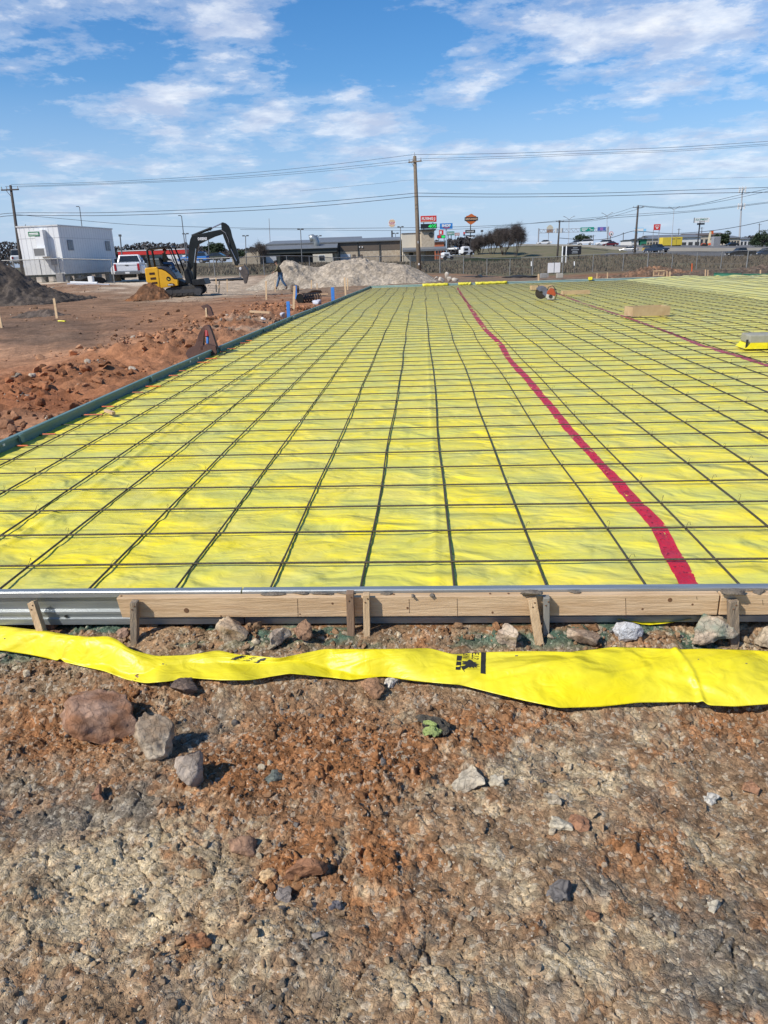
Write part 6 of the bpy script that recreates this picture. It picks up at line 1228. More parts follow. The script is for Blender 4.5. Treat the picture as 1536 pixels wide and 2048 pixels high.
# ------------------------------------------------------------------ trees
BARK = M('bark', (.075, .06, .05), (.12, .10, .08), scale=6, rough=.9); TWIG = M('twigs', (.085, .070, .062), (.060, .048, .045), scale=.8, rough=.95); LEAFD = M('dark_evergreen', (.020, .040, .018), (.045, .065, .030), scale=1.2, rough=.8)
LEAFO = M('oak_green', (.018, .034, .014), (.040, .058, .024), scale=.7, rough=.8)
def bare_tree(label, u, vb, D, hpx, wpx, seed, density=1.0, group='bare winter trees', lean=0):
    c = at(u, vb, D); c.z = min(c.z, gz(c.x, c.y)); h = m(hpx, D); w = m(wpx, D)/2; t = thing('bare_tree', label, 'tree', c, 0, group); r_ = random.Random(seed); tr = MB(); tips = []
    def grow(p, d, l, rad, lev):
        q = p+d*l; mid_ = p+d*l*.5+Vector((r_.uniform(-1, 1), r_.uniform(-1, 1), 0))*l*.06; tr.tube([p, mid_, q], [rad, rad*.85, rad*.66], 5 if lev > 2 else 7)
        tips.append((q, d)) if lev < 4 else None
        if lev == 0: return
        for _ in range(r_.choice((2, 3, 3)) if lev > 1 else 3):
            nd = (d+Vector((r_.gauss(0, .50)*w/h*1.7, r_.gauss(0, .50)*w/h*1.7, r_.gauss(.10, .22)))).normalized(); tips.append((q, nd)) if lev < 3 else None; grow(q, nd, l*r_.uniform(.74, .92), rad*.66, lev-1)
    n = r_.choice((3, 4))
    for k in range(n): grow(Vector((k*.2-.3, 0, -.2)), Vector((r_.uniform(-.55, .55)+lean, r_.uniform(-.3, .3), 1)).normalized(), h*.15, h*.016, 5)
    pts = [p for p, d in tips]; mx = max(max(p.z for p in pts), .1); s = h/mx*.97; mw_ = max(abs(p.x) for p in pts); sx = w/mw_*.95
    tr.v = [(x*sx, y*sx, z*s) for x, y, z in tr.v]; tr.build('trunk', BARK, t, smooth=True, recalc=False); vs = []; fs = []
    for p, d in tips:
        p = Vector((p.x*sx, p.y*sx, p.z*s))
        for k in range(int(7*density)):
            o = Vector((r_.gauss(0, 1), r_.gauss(0, 1), r_.gauss(0, .8)))*h*.035; e = o+Vector((r_.gauss(0, 1), r_.gauss(0, 1), abs(r_.gauss(.3, .9))))*h*.06; b_ = Vector((-(e-o).z, 0, (e-o).x)).normalized()*h*.0016
            i = len(vs); vs += [p+o-b_, p+o+b_, p+e]; fs.append((i, i+1, i+2))
    o = npmesh('crown', np.array([v[:] for v in vs]), np.array(fs), TWIG, smooth=False, parent=t); return t
for a in (('leftmost bare tree of the row behind the motorcycle shield sign', 962, 519, 182, 50, 42, 21, 1.5), ('second bare tree of the row, low and dense', 985, 519, 180, 56, 44, 22, 1.5), ('tallest dense bare tree in the middle of the row', 1008, 518, 176, 64, 46, 23, 1.4), ('looser bare tree at the right end of the row, with a straight trunk', 1030, 517, 170, 70, 40, 24, .9)): bare_tree(*a)
bare_tree('lone small bare tree between the digger arm and the stone wing of the building', 519, 530, 120, 50, 44, 31, .7)
bare_tree('bare tree showing pale branches above the dark bushes behind the digger', 443, 505, 200, 26, 34, 32, .8)
def leafy(label, name, u, vb, D, wpx, hpx, mt, seed, group=None, trunk=.18, n=2600, leaf=.16, flat=1.0):
    c = at(u, vb, D); w, h = m(wpx, D)/2, m(hpx, D); g = gz(c.x, c.y); hz = max(0, c.z-g) if trunk else 0; t = thing(name, label, 'tree' if 'tree' in name else 'shrub', (c.x, c.y, min(g, c.z)), 0, group); r_ = np.random.default_rng(seed)
    b0 = c.z-min(g, c.z); MB().tube([(0, 0, -.2), (.05*w, 0, b0+h*.5)], [h*.05, h*.03], 8).tube([(0, 0, b0+h*.1), (w*.4, .1, b0+h*.6)], [h*.03, h*.015], 6).tube([(0, 0, b0+h*.1), (-w*.4, -.1, b0+h*.6)], [h*.03, h*.015], 6).build('trunk', BARK, t)
    K = 26; cen = r_.normal(size=(K, 3)); cen /= np.linalg.norm(cen, axis=1)[:, None]; cen *= r_.uniform(.35, .85, (K, 1)); cr = r_.uniform(.22, .42, K); k = r_.integers(0, K, n); d = r_.normal(size=(n, 3)); d /= np.linalg.norm(d, axis=1)[:, None]; P = cen[k]+d*(cr[k]*r_.uniform(.6, 1.05, n))[:, None]
    P = P[np.abs(P[:, 2]) < 1.05]; n = len(P); P = P*np.array([w, w*.8, h*(.5-trunk/2)])+np.array([0, 0, b0+h*(.5+trunk/2)]); s = leaf*h*r_.uniform(.4, 1, n)*.5; A = r_.normal(size=(n, 3)); A /= np.linalg.norm(A, axis=1)[:, None]; B = np.cross(A, r_.normal(size=(n, 3))); B /= np.linalg.norm(B, axis=1)[:, None]
    V = np.stack([P-A*s[:, None], P+B*s[:, None]*.6, P+A*s[:, None], P-B*s[:, None]*.6], 1).reshape(-1, 3); npmesh('crown', V, np.arange(n*4).reshape(-1, 4), mt, smooth=False, parent=t); return t
leafy('round dark green live oak on top of the highway, under the gantry', 'oak_tree', 1163, 490, 250, 37, 21, LEAFO, 41, trunk=.08)
leafy('dark bushy cedar between the digger boom and its arm', 'cedar_tree', 432, 518, 140, 44, 34, LEAFD, 42, 'dark evergreens', leaf=.10, n=4200)
leafy('low dark cedar right of the bushy one, under the digger arm', 'cedar_tree', 478, 520, 150, 34, 18, LEAFD, 43, 'dark evergreens', leaf=.14)
leafy('big blocky dark evergreen at the right edge of the photo', 'cedar_tree', 1524, 497, 215, 50, 34, LEAFD, 44, 'dark evergreens', n=5200, leaf=.09, trunk=.02)
leafy('rounded dull green tree between the orange loader and the right-hand shops', 'oak_tree', 1444, 492, 270, 34, 28, LEAFO, 45, trunk=.1)
leafy('reddish grey bare-looking bush above the green shed', 'oak_tree', 1287, 486, 320, 26, 14, TWIG, 46, trunk=.1)
def treeline(label, pts, D, mt, seed, n=5200):
    r_ = np.random.default_rng(seed); us = r_.uniform(pts[0][0], pts[-1][0], n); tp = np.interp(us, [p[0] for p in pts], [p[1] for p in pts]); bs = np.interp(us, [p[0] for p in pts], [p[2] for p in pts]); tp = tp+(fbm(us/9., us*0, 4, seed)-.5)*9
    f = r_.random(n)**.75; v = tp+(bs-tp)*f; Dv = D+r_.uniform(0, 26, n); P = np.array([at(a, b, d) for a, b, d in zip(us, v, Dv)]); s = r_.uniform(.2, .75, n)*D/300; A = r_.normal(size=(n, 3))*np.array([1, 1, 1.2]); A /= np.linalg.norm(A, axis=1)[:, None]; B = np.cross(A, r_.normal(size=(n, 3))); B /= np.linalg.norm(B, axis=1)[:, None]
    V = np.stack([P-A*s[:, None], P+B*s[:, None]*.7, P+A*s[:, None], P-B*s[:, None]*.7], 1).reshape(-1, 3); o = npmesh('far_wood', V, np.arange(n*4).reshape(-1, 4), mt, smooth=False); tag(o, label, 'wood'); o['kind'] = 'stuff'
FW = M('far_winter_wood', (.085, .075, .070), (.055, .050, .048), scale=.15, rough=.95)
treeline('brown grey winter wood along the horizon at the left', [(-300, 486, 534), (0, 484, 528), (60, 488, 526), (240, 492, 522), (300, 484, 520), (370, 486, 518), (440, 497, 516), (540, 498, 515), (600, 492, 512)], 300, FW, 51, n=26000)
treeline('dark far wood behind the cluster of pylon signs', [(864, 484, 508), (900, 478, 508), (940, 476, 506), (960, 482, 505)], 420, FW, 52, 7000)
treeline('low hazy wood on the horizon behind the shops at the right', [(1280, 482, 496), (1330, 478, 495), (1400, 472, 495), (1470, 474, 494), (1560, 472, 494), (1700, 470, 494)], 420, FW, 53, 12000)

# ------------------------------------------------------------------ long building behind the field
def lx(u, v, D, o):
    p = at(u, v, D)-o; return p.dot(Vector(_r0)), p.z
STONE = M('limestone_wall', (.52, .44, .33), (.38, .30, .21), scale=2.2, rough=.9, bump=.2, detail=8); BRN = M('brown_metal_wall', (.135, .105, .080), (.115, .09, .07), scale=1, rough=.6); CREAM = M('cream_stucco', (.62, .56, .45), (.57, .51, .41), scale=.8, rough=.85); ROOFG = M('grey_metal_roof', (.17, .18, .185), (.145, .15, .155), scale=1, rough=.5)
DARKB = M('dark_fascia', (.030, .034, .032), (.04, .045, .042), scale=1, rough=.6); DGRN = M('dark_green_wall', (.045, .055, .045), (.035, .045, .038), scale=1, rough=.7); GDOOR = M('roller_door', (.60, .62, .64), (.55, .57, .6), scale=1, rough=.5)
def long_building():
    D = 190; o = at(668, 524, D); o.z = gz(o.x, o.y)-.2; rz = YAW; t = thing('commercial_building', 'long low brown and limestone building with a square tower at its right end', 'building', o, rz)
    def P(name, mt, u0, v0, u1, v1, y0, y1, par=None, base=False, bevel=0):
        um = (u0+u1)/2; x0 = lx(u0, (v0+v1)/2, D, o)[0]; x1 = lx(u1, (v0+v1)/2, D, o)[0]; z1 = lx(um, v0, D, o)[1]; z0 = -.3 if base else lx(um, v1, D, o)[1]
        return MB().bx(x0, x1, y0, y1, z0, z1).build(name, mt, par or t, bevel=bevel)
    P('upper_wall', BRN, 535, 484, 802, 503, 0, 30); P('lower_wall', STONE, 536, 503.2, 801, 524, .1, 29.9, base=True)
    x0, zr = lx(533, 486, D, o); x1, zr2 = lx(803, 482, D, o); z_e = (zr+zr2)/2
    MB().prism([(-.5, z_e-.25), (-.5, z_e), (15, z_e+1.05), (30.5, z_e), (30.5, z_e-.25)], x0, x1, 'YZ').build('roof', ROOFG, t)
    xa, za = lx(615, 474, D, o); xb, _ = lx(722, 474, D, o); MB().prism([(9, z_e+.3), (17, z_e+1.55), (25, z_e+.3)], xa, xb, 'YZ').build('upper_roof', ROOFG, t)
    # annex with black fascia
    P('annex_fascia', DARKB, 531, 499, 676, 507, -6, -.01); a0, _ = lx(530, 499, D, o); a1, _ = lx(677, 499, D, o); zt_ = lx(600, 499, D, o)[1]; MB().prism([(-6.4, zt_+.01), (-6.4, zt_+.15), (-.02, zt_+1.25), (-.02, zt_+.01)], a0, a1, 'YZ').build('annex_roof', ROOFG, t); MB().bx(a0, a1, -.35, -.02, zt_+1.26, zt_+1.42).build('annex_ridge', WHITE, t)
    P('annex_wall', DGRN, 532, 507.1, 566, 524, -5.7, -.02, base=True); P('recess_wall', DARKB, 566.2, 507.1, 628, 524, -1.5, -.02, base=True); P('glass_panel', M('teal_glass', (.02, .05, .08), (.06, .09, .09), scale=.5, rough=.15), 570, 511, 590, 523, -1.6, -1.51)
    P('white_door', GDOOR, 539, 513, 559, 525, -5.85, -5.71); k = P('kiosk_wall', CREAM, 630, 508, 668, 525, -6.2, -2, base=True); P('window', DARKG, 642, 511, 652, 520.5, -6.3, -6.21, k); P('window_frame', WHITE, 641, 510, 653, 521, -6.205, -6.2, k); P('canopy_post', DARKB, 672, 507, 676, 525, -6, -5.6, base=True)
    P('roller_door', GDOOR, 681, 508.5, 701, 523, .0, .09, base=True); 
    for u in (705, 719): P('service_door', BRN, u, 509, u+6, 522, .02, .09, base=True)
    for u in (679, 715.5, 758.5, 800): P('downpipe', DARKB, u, 484, u+1.3, 523, -.2, -.02, base=True)
    for u, v in ((718.5, 493), (724, 493)): P('wall_lamp', LW, u, v, u+1.6, v+2.4, -.2, -.01)
    dk = MB(); xd, zd = lx(636, 494, D, o); r_ = .9; xc, zc_ = lx(634, 479, D, o); dk.tube([(xd, -3, zd-1.2), (xd, -3, zc_-.9), (xd-.25, -3, zc_-.1), (xd-.9, -3, zc_+.3), (xd-1.7, -3, zc_+.1)], [r_*.9, r_*.9, r_, r_, r_*1.05], 12).build('roof_duct', GALV, t, smooth=True)
    # cream block and tower
    P('parapet_wall', CREAM, 803, 468, 842, 498, -2, 10, base=True); P('parapet_cap', BRN, 802.5, 466.8, 842.5, 468, -2.15, 10.1)
    tw = P('tower', STONE, 840, 463, 865, 498, -5, 1, base=True); P('tower_cap', DARKB, 838, 460.3, 867, 463, -5.6, 1.6, tw); cx_, cz_ = lx(858, 471, D, o); MB().cyl((cx_, -5.15, cz_), (cx_, -5.01, cz_), .58, n=20).build('round_emblem', DARKB, tw)
    pr, _ = lx(803, 497, D, o); pr1, _ = lx(887, 497, D, o); zp = lx(845, 502, D, o)[1]; MB().prism([(-9, zp-.1), (-9, zp+.35), (-5.05, zp+.9), (-5.05, zp-.1)], pr, pr1, 'YZ').build('porch_roof', ROOFG, t); P('porch_wall', CREAM, 805, 503, 846, 523, -5.1, -2.01, base=True); P('shaded_wall', BRN, 846, 503, 866, 523, -4.9, 0, base=True)  # wall under the porch has the porch shade put into its brown
    for u in (804, 845, 867, 870, 873, 876, 879, 882, 885): P('porch_post', DARKB, u, 502.3, u+1.1, 523, -8.9, -8.7, base=True)
    cx2, cz2 = lx(820, 508, D, o); MB().box((cx2, -5.13, cz2), (1.1, .05, .5)).build('wall_emblem', DARKB, t)
    # the stone wing at the left with a sloping roof
    w0, zw = lx(478, 524, D, o); w1, _ = lx(531, 524, D, o); za_ = lx(490, 505, D, o)[1]; zb = lx(531, 497, D, o)[1]
    MB().prism([(w0, -.3), (w1-.05, -.3), (w1-.05, zb), (w0, za_)], -9, -.2, 'XZ').build('wing_wall', STONE, t); MB().prism([(w0-.3, za_+.02), (w1-.04, zb+.05), (w1-.04, zb+.3), (w0-.3, za_+.27)], -9.4, 0, 'XZ').build('wing_roof', DARKB, t)
long_building()

# ------------------------------------------------------------------ signs on posts
def signpost(name, label, cat, D, base, posts, group=None):
    """posts: picture columns and top row of each support"""
    b = at(*base, D); b.z = min(b.z, gz(b.x, b.y))-.1; t = thing(name, label, cat, b, YAW, group)
    for u, vt, w, mt in posts:
        x, zt_ = lx(u, vt, D, b); MB().bx(x-m(w, D)/2, x+m(w, D)/2, .12, .12+m(w, D), 0, zt_).build('post', mt, t)
    def panel(nm, mt, u0, v0, u1, v1, y0=-.15, y1=.1, par=None, bevel=0):
        um, vm = (u0+u1)/2, (v0+v1)/2; x0, _ = lx(u0, vm, D, b); x1, _ = lx(u1, vm, D, b); z1 = lx(um, v0, D, b)[1]; z0 = lx(um, v1, D, b)[1]; return MB().bx(x0, x1, y0, y1, z0, z1).build(nm, mt, par or t, bevel=bevel)
    def text(body, mt, u0, v0, u1, v1, par=None, y=-.17, bold=.02, nm='lettering'):
        um, vm = (u0+u1)/2, (v0+v1)/2; x, z = lx(um, vm, D, b); return letters(nm, body, m(u1-u0, D), m(v1-v0, D), mt, par or t, (x, y, z), bold=bold)
    def poly(nm, mt, pts, y0=-.15, y1=.1, par=None): return MB().prism([lx(u, v, D, b) for u, v in pts], y0, y1, 'XZ').build(nm, mt, par or t)
    return t, panel, text, poly, b
RED = M('sign_red', (.62, .035, .03), (.55, .04, .03), scale=.5, rough=.4); BLU = M('sign_blue', (.03, .20, .55), (.04, .24, .60), scale=.5, rough=.4); ORN = M('sign_orange', (.55, .14, .03), (.48, .12, .03), scale=.5, rough=.4); TEAL = M('sign_green', (.01, .30, .20), (.01, .26, .18), scale=.5, rough=.4)
BUN = M('sign_tan', (.72, .50, .32), (.66, .45, .28), rough=.5); SBLK = M('sign_black', (.02, .02, .025), rough=.5); PALEB = M('pale_blue_pole', (.42, .52, .62), (.36, .46, .56), rough=.5)
gP = 'tall roadside business signs'
t, pn, tx, po, b = signpost('pylon_sign', 'round cream sign with two bun halves and red words on a dark pole', 'sign', 260, (783.5, 520), [(783.5, 462, 3, DKM)], gP)
def disc(t, u, v, ru, rv, D, b, mt, nm, y0=-.15, y1=.1):
    x, z = lx(u, v, D, b); return MB().prism([(x+m(ru, D)*math.cos(a), z+m(rv, D)*math.sin(a)) for a in [i*math.pi/14 for i in range(28)]], y0, y1, 'XZ').build(nm, mt, t)
dsc = disc(t, 783.5, 447.5, 7.2, 8, 260, b, WHITE, 'sign_disc'); po('bun_top', BUN, [(777.5, 445), (778.5, 442), (781, 440.6), (786, 440.6), (788.5, 442), (789.5, 445)], -.17, -.151, dsc); po('bun_bottom', BUN, [(777.5, 450.5), (789.5, 450.5), (788.5, 453.2), (786, 454.4), (781, 454.4), (778.5, 453.2)], -.17, -.151, dsc); tx('BURGER', RED, 777.5, 445.4, 789.5, 447.7, dsc); tx('KING', RED, 779, 448, 788, 450.2, dsc)
t, pn, tx, po, b = signpost('pylon_sign', 'red truck stop sign over a black price board with green 405 digits', 'sign', 280, (856, 520), [(846, 446, 1.6, DKM), (864, 446, 1.6, DKM)], gP)
a = pn('sign_face', RED, 839.5, 433, 871, 445.5, bevel=.2); tx('FLYING J', WHITE, 842, 436, 868, 442.5, a, bold=.04); pn('yellow_line', BUN, 841, 443.4, 866, 444.4, -.17, -.151, a)
pb = pn('price_board', SBLK, 840, 448.5, 872, 458); gl = M('lit_green_digits', (.02, .55, .10), (.02, .5, .1), rough=.5, emit=.5); tx('405', gl, 855, 449.8, 871, 456.8, pb, bold=.03)
t, pn, tx, po, b = signpost('pylon_sign', 'light blue sign with white lower-case style letters on a pale blue pole', 'sign', 230, (891, 515), [(891, 459, 2.4, PALEB)], gP); a = pn('sign_face', BLU, 878, 447.5, 903, 458.5); tx('IHOP', WHITE, 882, 449.2, 899.5, 454.6, a, bold=.06); MB().tube([(lx(884, 455.6, 230, b)[0], -.17, lx(884, 455.6, 230, b)[1]), (lx(890.5, 457.2, 230, b)[0], -.17, lx(890.5, 457.2, 230, b)[1]), (lx(897, 455.6, 230, b)[0], -.17, lx(897, 455.6, 230, b)[1])], .10, 5).build('smile', RED, a)
t, pn, tx, po, b = signpost('pylon_sign', 'small red sign with a white tilted square above a red and green price board', 'sign', 300, (880, 515), [(876.5, 470, 1.3, DKM), (887, 470, 1.3, DKM)], gP); a = pn('sign_face', RED, 876.5, 461, 885.5, 470); pn('white_mark', WHITE, 878, 463, 882, 468, -.17, -.151, a); c_ = pn('price_board', SBLK, 873, 470.6, 889.5, 477); pn('green_digits', gl, 882, 471.5, 888.5, 476, -.17, -.151, c_); pn('red_digits', RED, 874, 471.5, 880.5, 476, -.17, -.151, c_)
t, pn, tx, po, b = signpost('pylon_sign', 'dull green sign with pale script on two dark poles', 'sign', 300, (899, 515), [(895, 470, 1.5, DKM), (901, 470, 1.5, DKM)], gP); a = pn('sign_face', M('muted_green', (.04, .24, .17), rough=.5), 891.5, 463.5, 907, 471); tx('DENNYS', WHITE, 893, 465.3, 905.5, 469.3, a)
t, pn, tx, po, b = signpost('pylon_sign', 'faded pinkish sign on two thin poles, right of the dull green sign', 'sign', 330, (912, 515), [(909, 470, .9, DKM), (916, 470, .9, DKM)], gP); a = pn('sign_face', M('muted_pink', (.45, .22, .18), rough=.5), 907.8, 466, 917.5, 471.5); pn('pale_band', WHITE, 909, 468, 916.5, 469.4, -.17, -.151, a)
t, pn, tx, po, b = signpost('pylon_sign', 'orange shield sign crossed by a black bar, over two black signs on one pole', 'sign', 240, (938.5, 518), [(938.5, 450, 1.6, DKM)], gP)
sh = po('shield', ORN, [(926.5, 438), (929.5, 433.5), (933, 432.6), (936, 430.5), (939, 429), (942, 430.5), (945, 432.6), (948.5, 433.5), (951, 438), (949.5, 443), (945, 447), (939, 450.5), (933, 447), (928.5, 443)]); br = pn('bar', SBLK, 926, 435.6, 952.5, 442.8, -.25, -.151, sh); tx('HARLEY-DAVIDSON', BUN, 927.5, 437.4, 951, 441, br, y=-.27, bold=.03)
b1 = pn('black_panel', SBLK, 928.5, 460.3, 948, 466.8); tx('EAGLES NEST', WHITE, 931, 462.3, 945.5, 465, b1); wn_ = po('wing_panel', SBLK, [(929, 470.8), (948.5, 470.8), (947, 474.5), (941, 475), (938.5, 477.5), (936, 475), (930, 474.5)]); po('wing_emblem', WHITE, [(930.5, 472), (938.8, 474.8), (946.8, 472), (940.5, 476), (938.8, 475.8), (937, 476)], -.19, -.151, wn_)
t, pn, tx, po, b = signpost('pylon_sign', 'two little stacked boards just left of the black panels of the shield sign', 'sign', 300, (929, 512), [(928, 466, .9, DKM)], gP); pn('red_board', RED, 924.8, 464.6, 928.3, 468.4); pn('dark_board', SBLK, 924.8, 469, 928.6, 471.6)
t, pn, tx, po, b = signpost('pylon_sign', 'square red sign with white letters on two posts, in the right quarter', 'sign', 250, (1310, 492), [(1303.5, 460, .9, GRM), (1315, 460, .9, GRM)], gP); a = pn('sign_face', RED, 1303, 449, 1316, 460.5); tx('JACK', WHITE, 1304.8, 451, 1314.2, 454.5, a); po('white_mark', WHITE, [(1306, 455.2), (1313, 455.2), (1309.5, 458.6)], -.19, -.151, a)
t, pn, tx, po, b = signpost('pylon_sign', 'white pylon sign with green letters over a small dark panel', 'sign', 240, (1392, 494), [(1393.8, 446, 2, DKM)], gP); a = pn('sign_face', WHITE, 1381.5, 436.5, 1411, 446); tx('EQUIPMENT', M('sign_text_green', (.05, .25, .16), rough=.5), 1383.5, 438, 1408, 442.6, a, bold=.01); tx('RENTAL', SBLK, 1391, 443.2, 1403, 445.2, a); pn('dark_panel', SBLK, 1388, 446.8, 1402.5, 450.2); pn('side_edge', DKM, 1380.4, 436.3, 1381.4, 446.2)
t, pn, tx, po, b = signpost('pylon_sign', 'pale blue lattice-edged sign behind the wide crossarm pole', 'sign', 300, (1276, 492), [(1272, 465, .8, GRM), (1284, 465, .8, GRM)], gP); LBL = M('light_blue_sign', (.22, .55, .80), (.3, .6, .82), rough=.5); a = pn('sign_face', WHITE, 1266, 457.5, 1283, 463.5); pn('blue_edge', LBL, 1264, 456, 1283, 457.4); pn('blue_edge', LBL, 1264, 463.6, 1283, 465); pn('blue_edge', LBL, 1283.2, 458, 1288.5, 463)
t, pn, tx, po, b = signpost('pylon_sign', 'small white sign with a dark ring and a red rim, right of the gantry', 'sign', 240, (1219, 492), [(1219, 471, 1.3, DKM)], gP); disc(t, 1220, 468, 4.2, 4.4, 240, b, RED, 'sign_disc', -.1); disc(t, 1220, 468, 3.4, 3.6, 240, b, WHITE, 'sign_inner', -.17, -.101); disc(t, 1220, 468.5, 1.5, 1.4, 240, b, SBLK, 'ring_mark', -.2, -.171)
t, pn, tx, po, b = signpost('pylon_sign', 'tan and brown arched sign at the left end of the gantry', 'sign', 320, (1097, 492), [(1095.5, 466, 1, GRM)], gP); po('sign_face', M('sign_beige', (.60, .55, .42), rough=.5), [(1091, 459), (1091, 455), (1094, 451.5), (1097, 450), (1100, 451.5), (1103.5, 455), (1103.5, 459)]); pn('brown_panel', M('sign_brown', (.30, .17, .10), rough=.5), 1091, 459.2, 1103.5, 465.5)
# white ground board and black ground sign
t, pn, tx, po, b = signpost('ground_sign', 'white double board on the dirt behind the far form, split by a dark seam', 'sign', 62, (1107.5, 545), [(1097, 546, 1.5, GRM), (1118, 546, 1.5, GRM)]); pn('left_board', WHITE, 1094.8, 525.6, 1107, 545.5, -.03, .03); pn('right_board', WHITE, 1108, 525.2, 1119.4, 545.2, -.03, .03); pn('seam_post', DKM, 1107.1, 524.8, 1107.9, 548, -.04, .04)
t, pn, tx, po, b = signpost('ground_sign', 'black leasing sign with pale lines of text, on the grass bank behind the fence', 'sign', 130, (1140, 520), [(1136, 497, 1.6, SBLK), (1157, 497, 1.4, SBLK)]); a = pn('sign_face', SBLK, 1124.5, 492.5, 1160.5, 509.5)
for q, (w_, v_) in enumerate(((9, 495.2), (15, 499), (10, 502.4), (12, 505.2))): pn('text_line', M('faint_text', (.42, .44, .46), rough=.6), 1148-w_/2, v_, 1148+w_/2, v_+1.3, -.19, -.151, a)
for lb, u, vt, vb in (('left of two white posts before the black leasing sign', 1125.3, 492, 520), ('right of two white posts before the black leasing sign', 1133, 492, 521)):
    b_, a_ = at(u-1.5, vb, 115), at(u, vt, 115); b_ = down(b_, a_); o = MB().bar((0, 0, 0), a_-b_, .14, .14).build('marker_post', WHITE); o.location = b_; tag(o, lb, 'post', 'white marker posts')
for lb, u, vt, vb in (('thin white-tipped marker behind the fence, left of the white board', 1062.6, 523, 549), ('thin white-tipped marker behind the fence, right of the white board', 1148.6, 523, 548)):
    b_, a_ = at(u, vb, 78), at(u, vt, 78); b_ = down(b_, a_); t = thing('marker_stake', lb, 'stake', b_, 0, 'thin marker stakes'); h = a_-b_; MB().bar((0, 0, 0), h*.72, .06, .05).build('post', DKM, t); MB().bar(h*.722, h, .09, .05).build('white_tip', WHITE, t)
# road sign gantry
def gantry():
    D = 235; b = at(1075, 490, D); b.z = gz(b.x, b.y); t = thing('sign_gantry', 'grey lattice gantry over the highway with a green and a blue and purple sign', 'sign gantry', b, YAW)
    def Q(u, v): return lx(u, v, D, b)
    for u, vt in ((1075.3, 457), (1213.6, 453.5)):
        x, z = Q(u, vt); MB().bx(x-.18, x+.18, -.2, .2, 0, z).build('upright', GRM, t)
    x0, z0 = Q(1076, 459.5); x1, z1 = Q(1213, 456); tb = MB(); n = 30; hh = 1.05
    for zz in (0, -hh): tb.bar((x0, 0, z0+zz), (x1, 0, z1+zz), .14, .14)
    for i in range(n):
        f0, f1 = i/n, (i+1)/n; A = (x0+(x1-x0)*f0, 0, z0+(z1-z0)*f0-(hh if i % 2 else 0)); B_ = (x0+(x1-x0)*f1, 0, z0+(z1-z0)*f1-(0 if i % 2 else hh)); tb.bar(A, B_, .09, .09)
    tb.build('truss', GRM, t)
    def pnl(nm, mt, u0, v0, u1, v1, y=-.3, par=None): a0, _ = Q(u0, (v0+v1)/2); a1, _ = Q(u1, (v0+v1)/2); return MB().bx(a0, a1, y, y+.08, Q((u0+u1)/2, v1)[1], Q((u0+u1)/2, v0)[1]).build(nm, mt, par or t)
    g = pnl('green_sign', TEAL, 1158, 455, 1185, 463)
    for v_, u0, u1 in ((456.6, 1160, 1173), (459.2, 1160, 1171), (461, 1161, 1168), (457, 1175, 1178), (459.6, 1177, 1183)): pnl('sign_lettering', LW, u0, v_, u1, v_+1.0, -.33, g)
    p_ = pnl('blue_sign', M('sign_indigo', (.10, .16, .42), rough=.5), 1192, 454.5, 1208.5, 462); pnl('purple_shield', M('sign_purple', (.38, .18, .45), rough=.5), 1197, 455.4, 1203, 461.2, -.33, p_)
gantry()
# fast food canopy and parked rigs behind the digger
def fuel_canopy():
    D = 150; b = at(306, 522, D); b.z = gz(b.x, b.y); t = thing('fuel_canopy', 'long red filling station canopy showing behind the pickup and the digger', 'canopy', b, YAW); x0, z0 = lx(238, 507, D, b); x1, z1 = lx(372, 505.5, D, b); zt_ = lx(306, 501, D, b)[1]; zb = lx(306, 509, D, b)[1]
    MB().bx(x0, x1, 0, 7, zb, zt_).build('red_fascia', RED, t); MB().bx(x0-.05, x1+.05, -.06, 7.05, zt_+.002, zt_+.16).build('white_edge', WHITE, t)
    for f in (.08, .35, .62, .9): x = x0+(x1-x0)*f; MB().bx(x-.2, x+.2, 3, 3.4, 0, zb-.01).build('column', WHITE, t)
fuel_canopy()
def boxtruck(label, cat, name, D, u0, v0, u1, v1, mt, cabside=0, dark=False, group=None, depth=2.4, rz=0):
    b = at((u0+u1)/2, v1, D); g = gz(b.x, b.y); b.z = b.z if abs(b.z-g) < .6 else g; w, h = m(u1-u0, D), at((u0+u1)/2, v0, D).z-b.z; t = thing(name, label, cat, b, YAW+rz, group)
    MB().bx(-w/2, w/2 if not cabside else w*.22, 0, depth, .75, h).build('cargo_box', mt, t, bevel=.04)
    if cabside: MB().prism([(w*.24, .5), (w/2, .5), (w/2, h*.45), (w*.42, h*.78), (w*.24, h*.80)], .05, depth-.05, 'XZ').build('cab', mt, t, bevel=.05); MB().prism([(w*.47, h*.47), (w*.42, h*.74), (w*.30, h*.74), (w*.30, h*.48)], .03, .049, 'XZ').build('window', DARKG, t)
    for x in (-w*.36, -w*.24, w*.36): MB().cyl((x, -.02, .42), (x, .22, .42), .42, n=14).build('wheel', BLK, t)
    MB().bx(-w/2+.1, w/2-.1, .2, depth-.2, .5, .749).build('chassis', DKM, t); return t
boxtruck('dark box trailer under the left half of the red canopy, right of the pickup cab', 'trailer', 'box_trailer', 130, 295, 511, 328, 528, M('dark_teal_box', (.03, .06, .07), rough=.5))
boxtruck('white trailer under the right half of the red canopy', 'trailer', 'box_trailer', 135, 330, 510, 360, 528, WHITE); boxtruck('smaller white trailer at the right end of the red canopy', 'trailer', 'box_trailer', 138, 361, 510, 384, 520, WHITE)
vehicle('dark blue car half hidden behind the digger boom', 'car', at(388, 527, 118), R(92), BLUEP, 'suv'); vehicle('dark green car before the cedars, under the digger arm', 'car', at(430, 524, 120), R(90), DGRN, 'sedan')
vehicle('white van partly hidden behind the left side of the office', 'van', (lambda p: Vector((p.x, p.y, p.z)))(at(42, 531, 85)), R(30), WHITE, 'suv', name='parked_van')
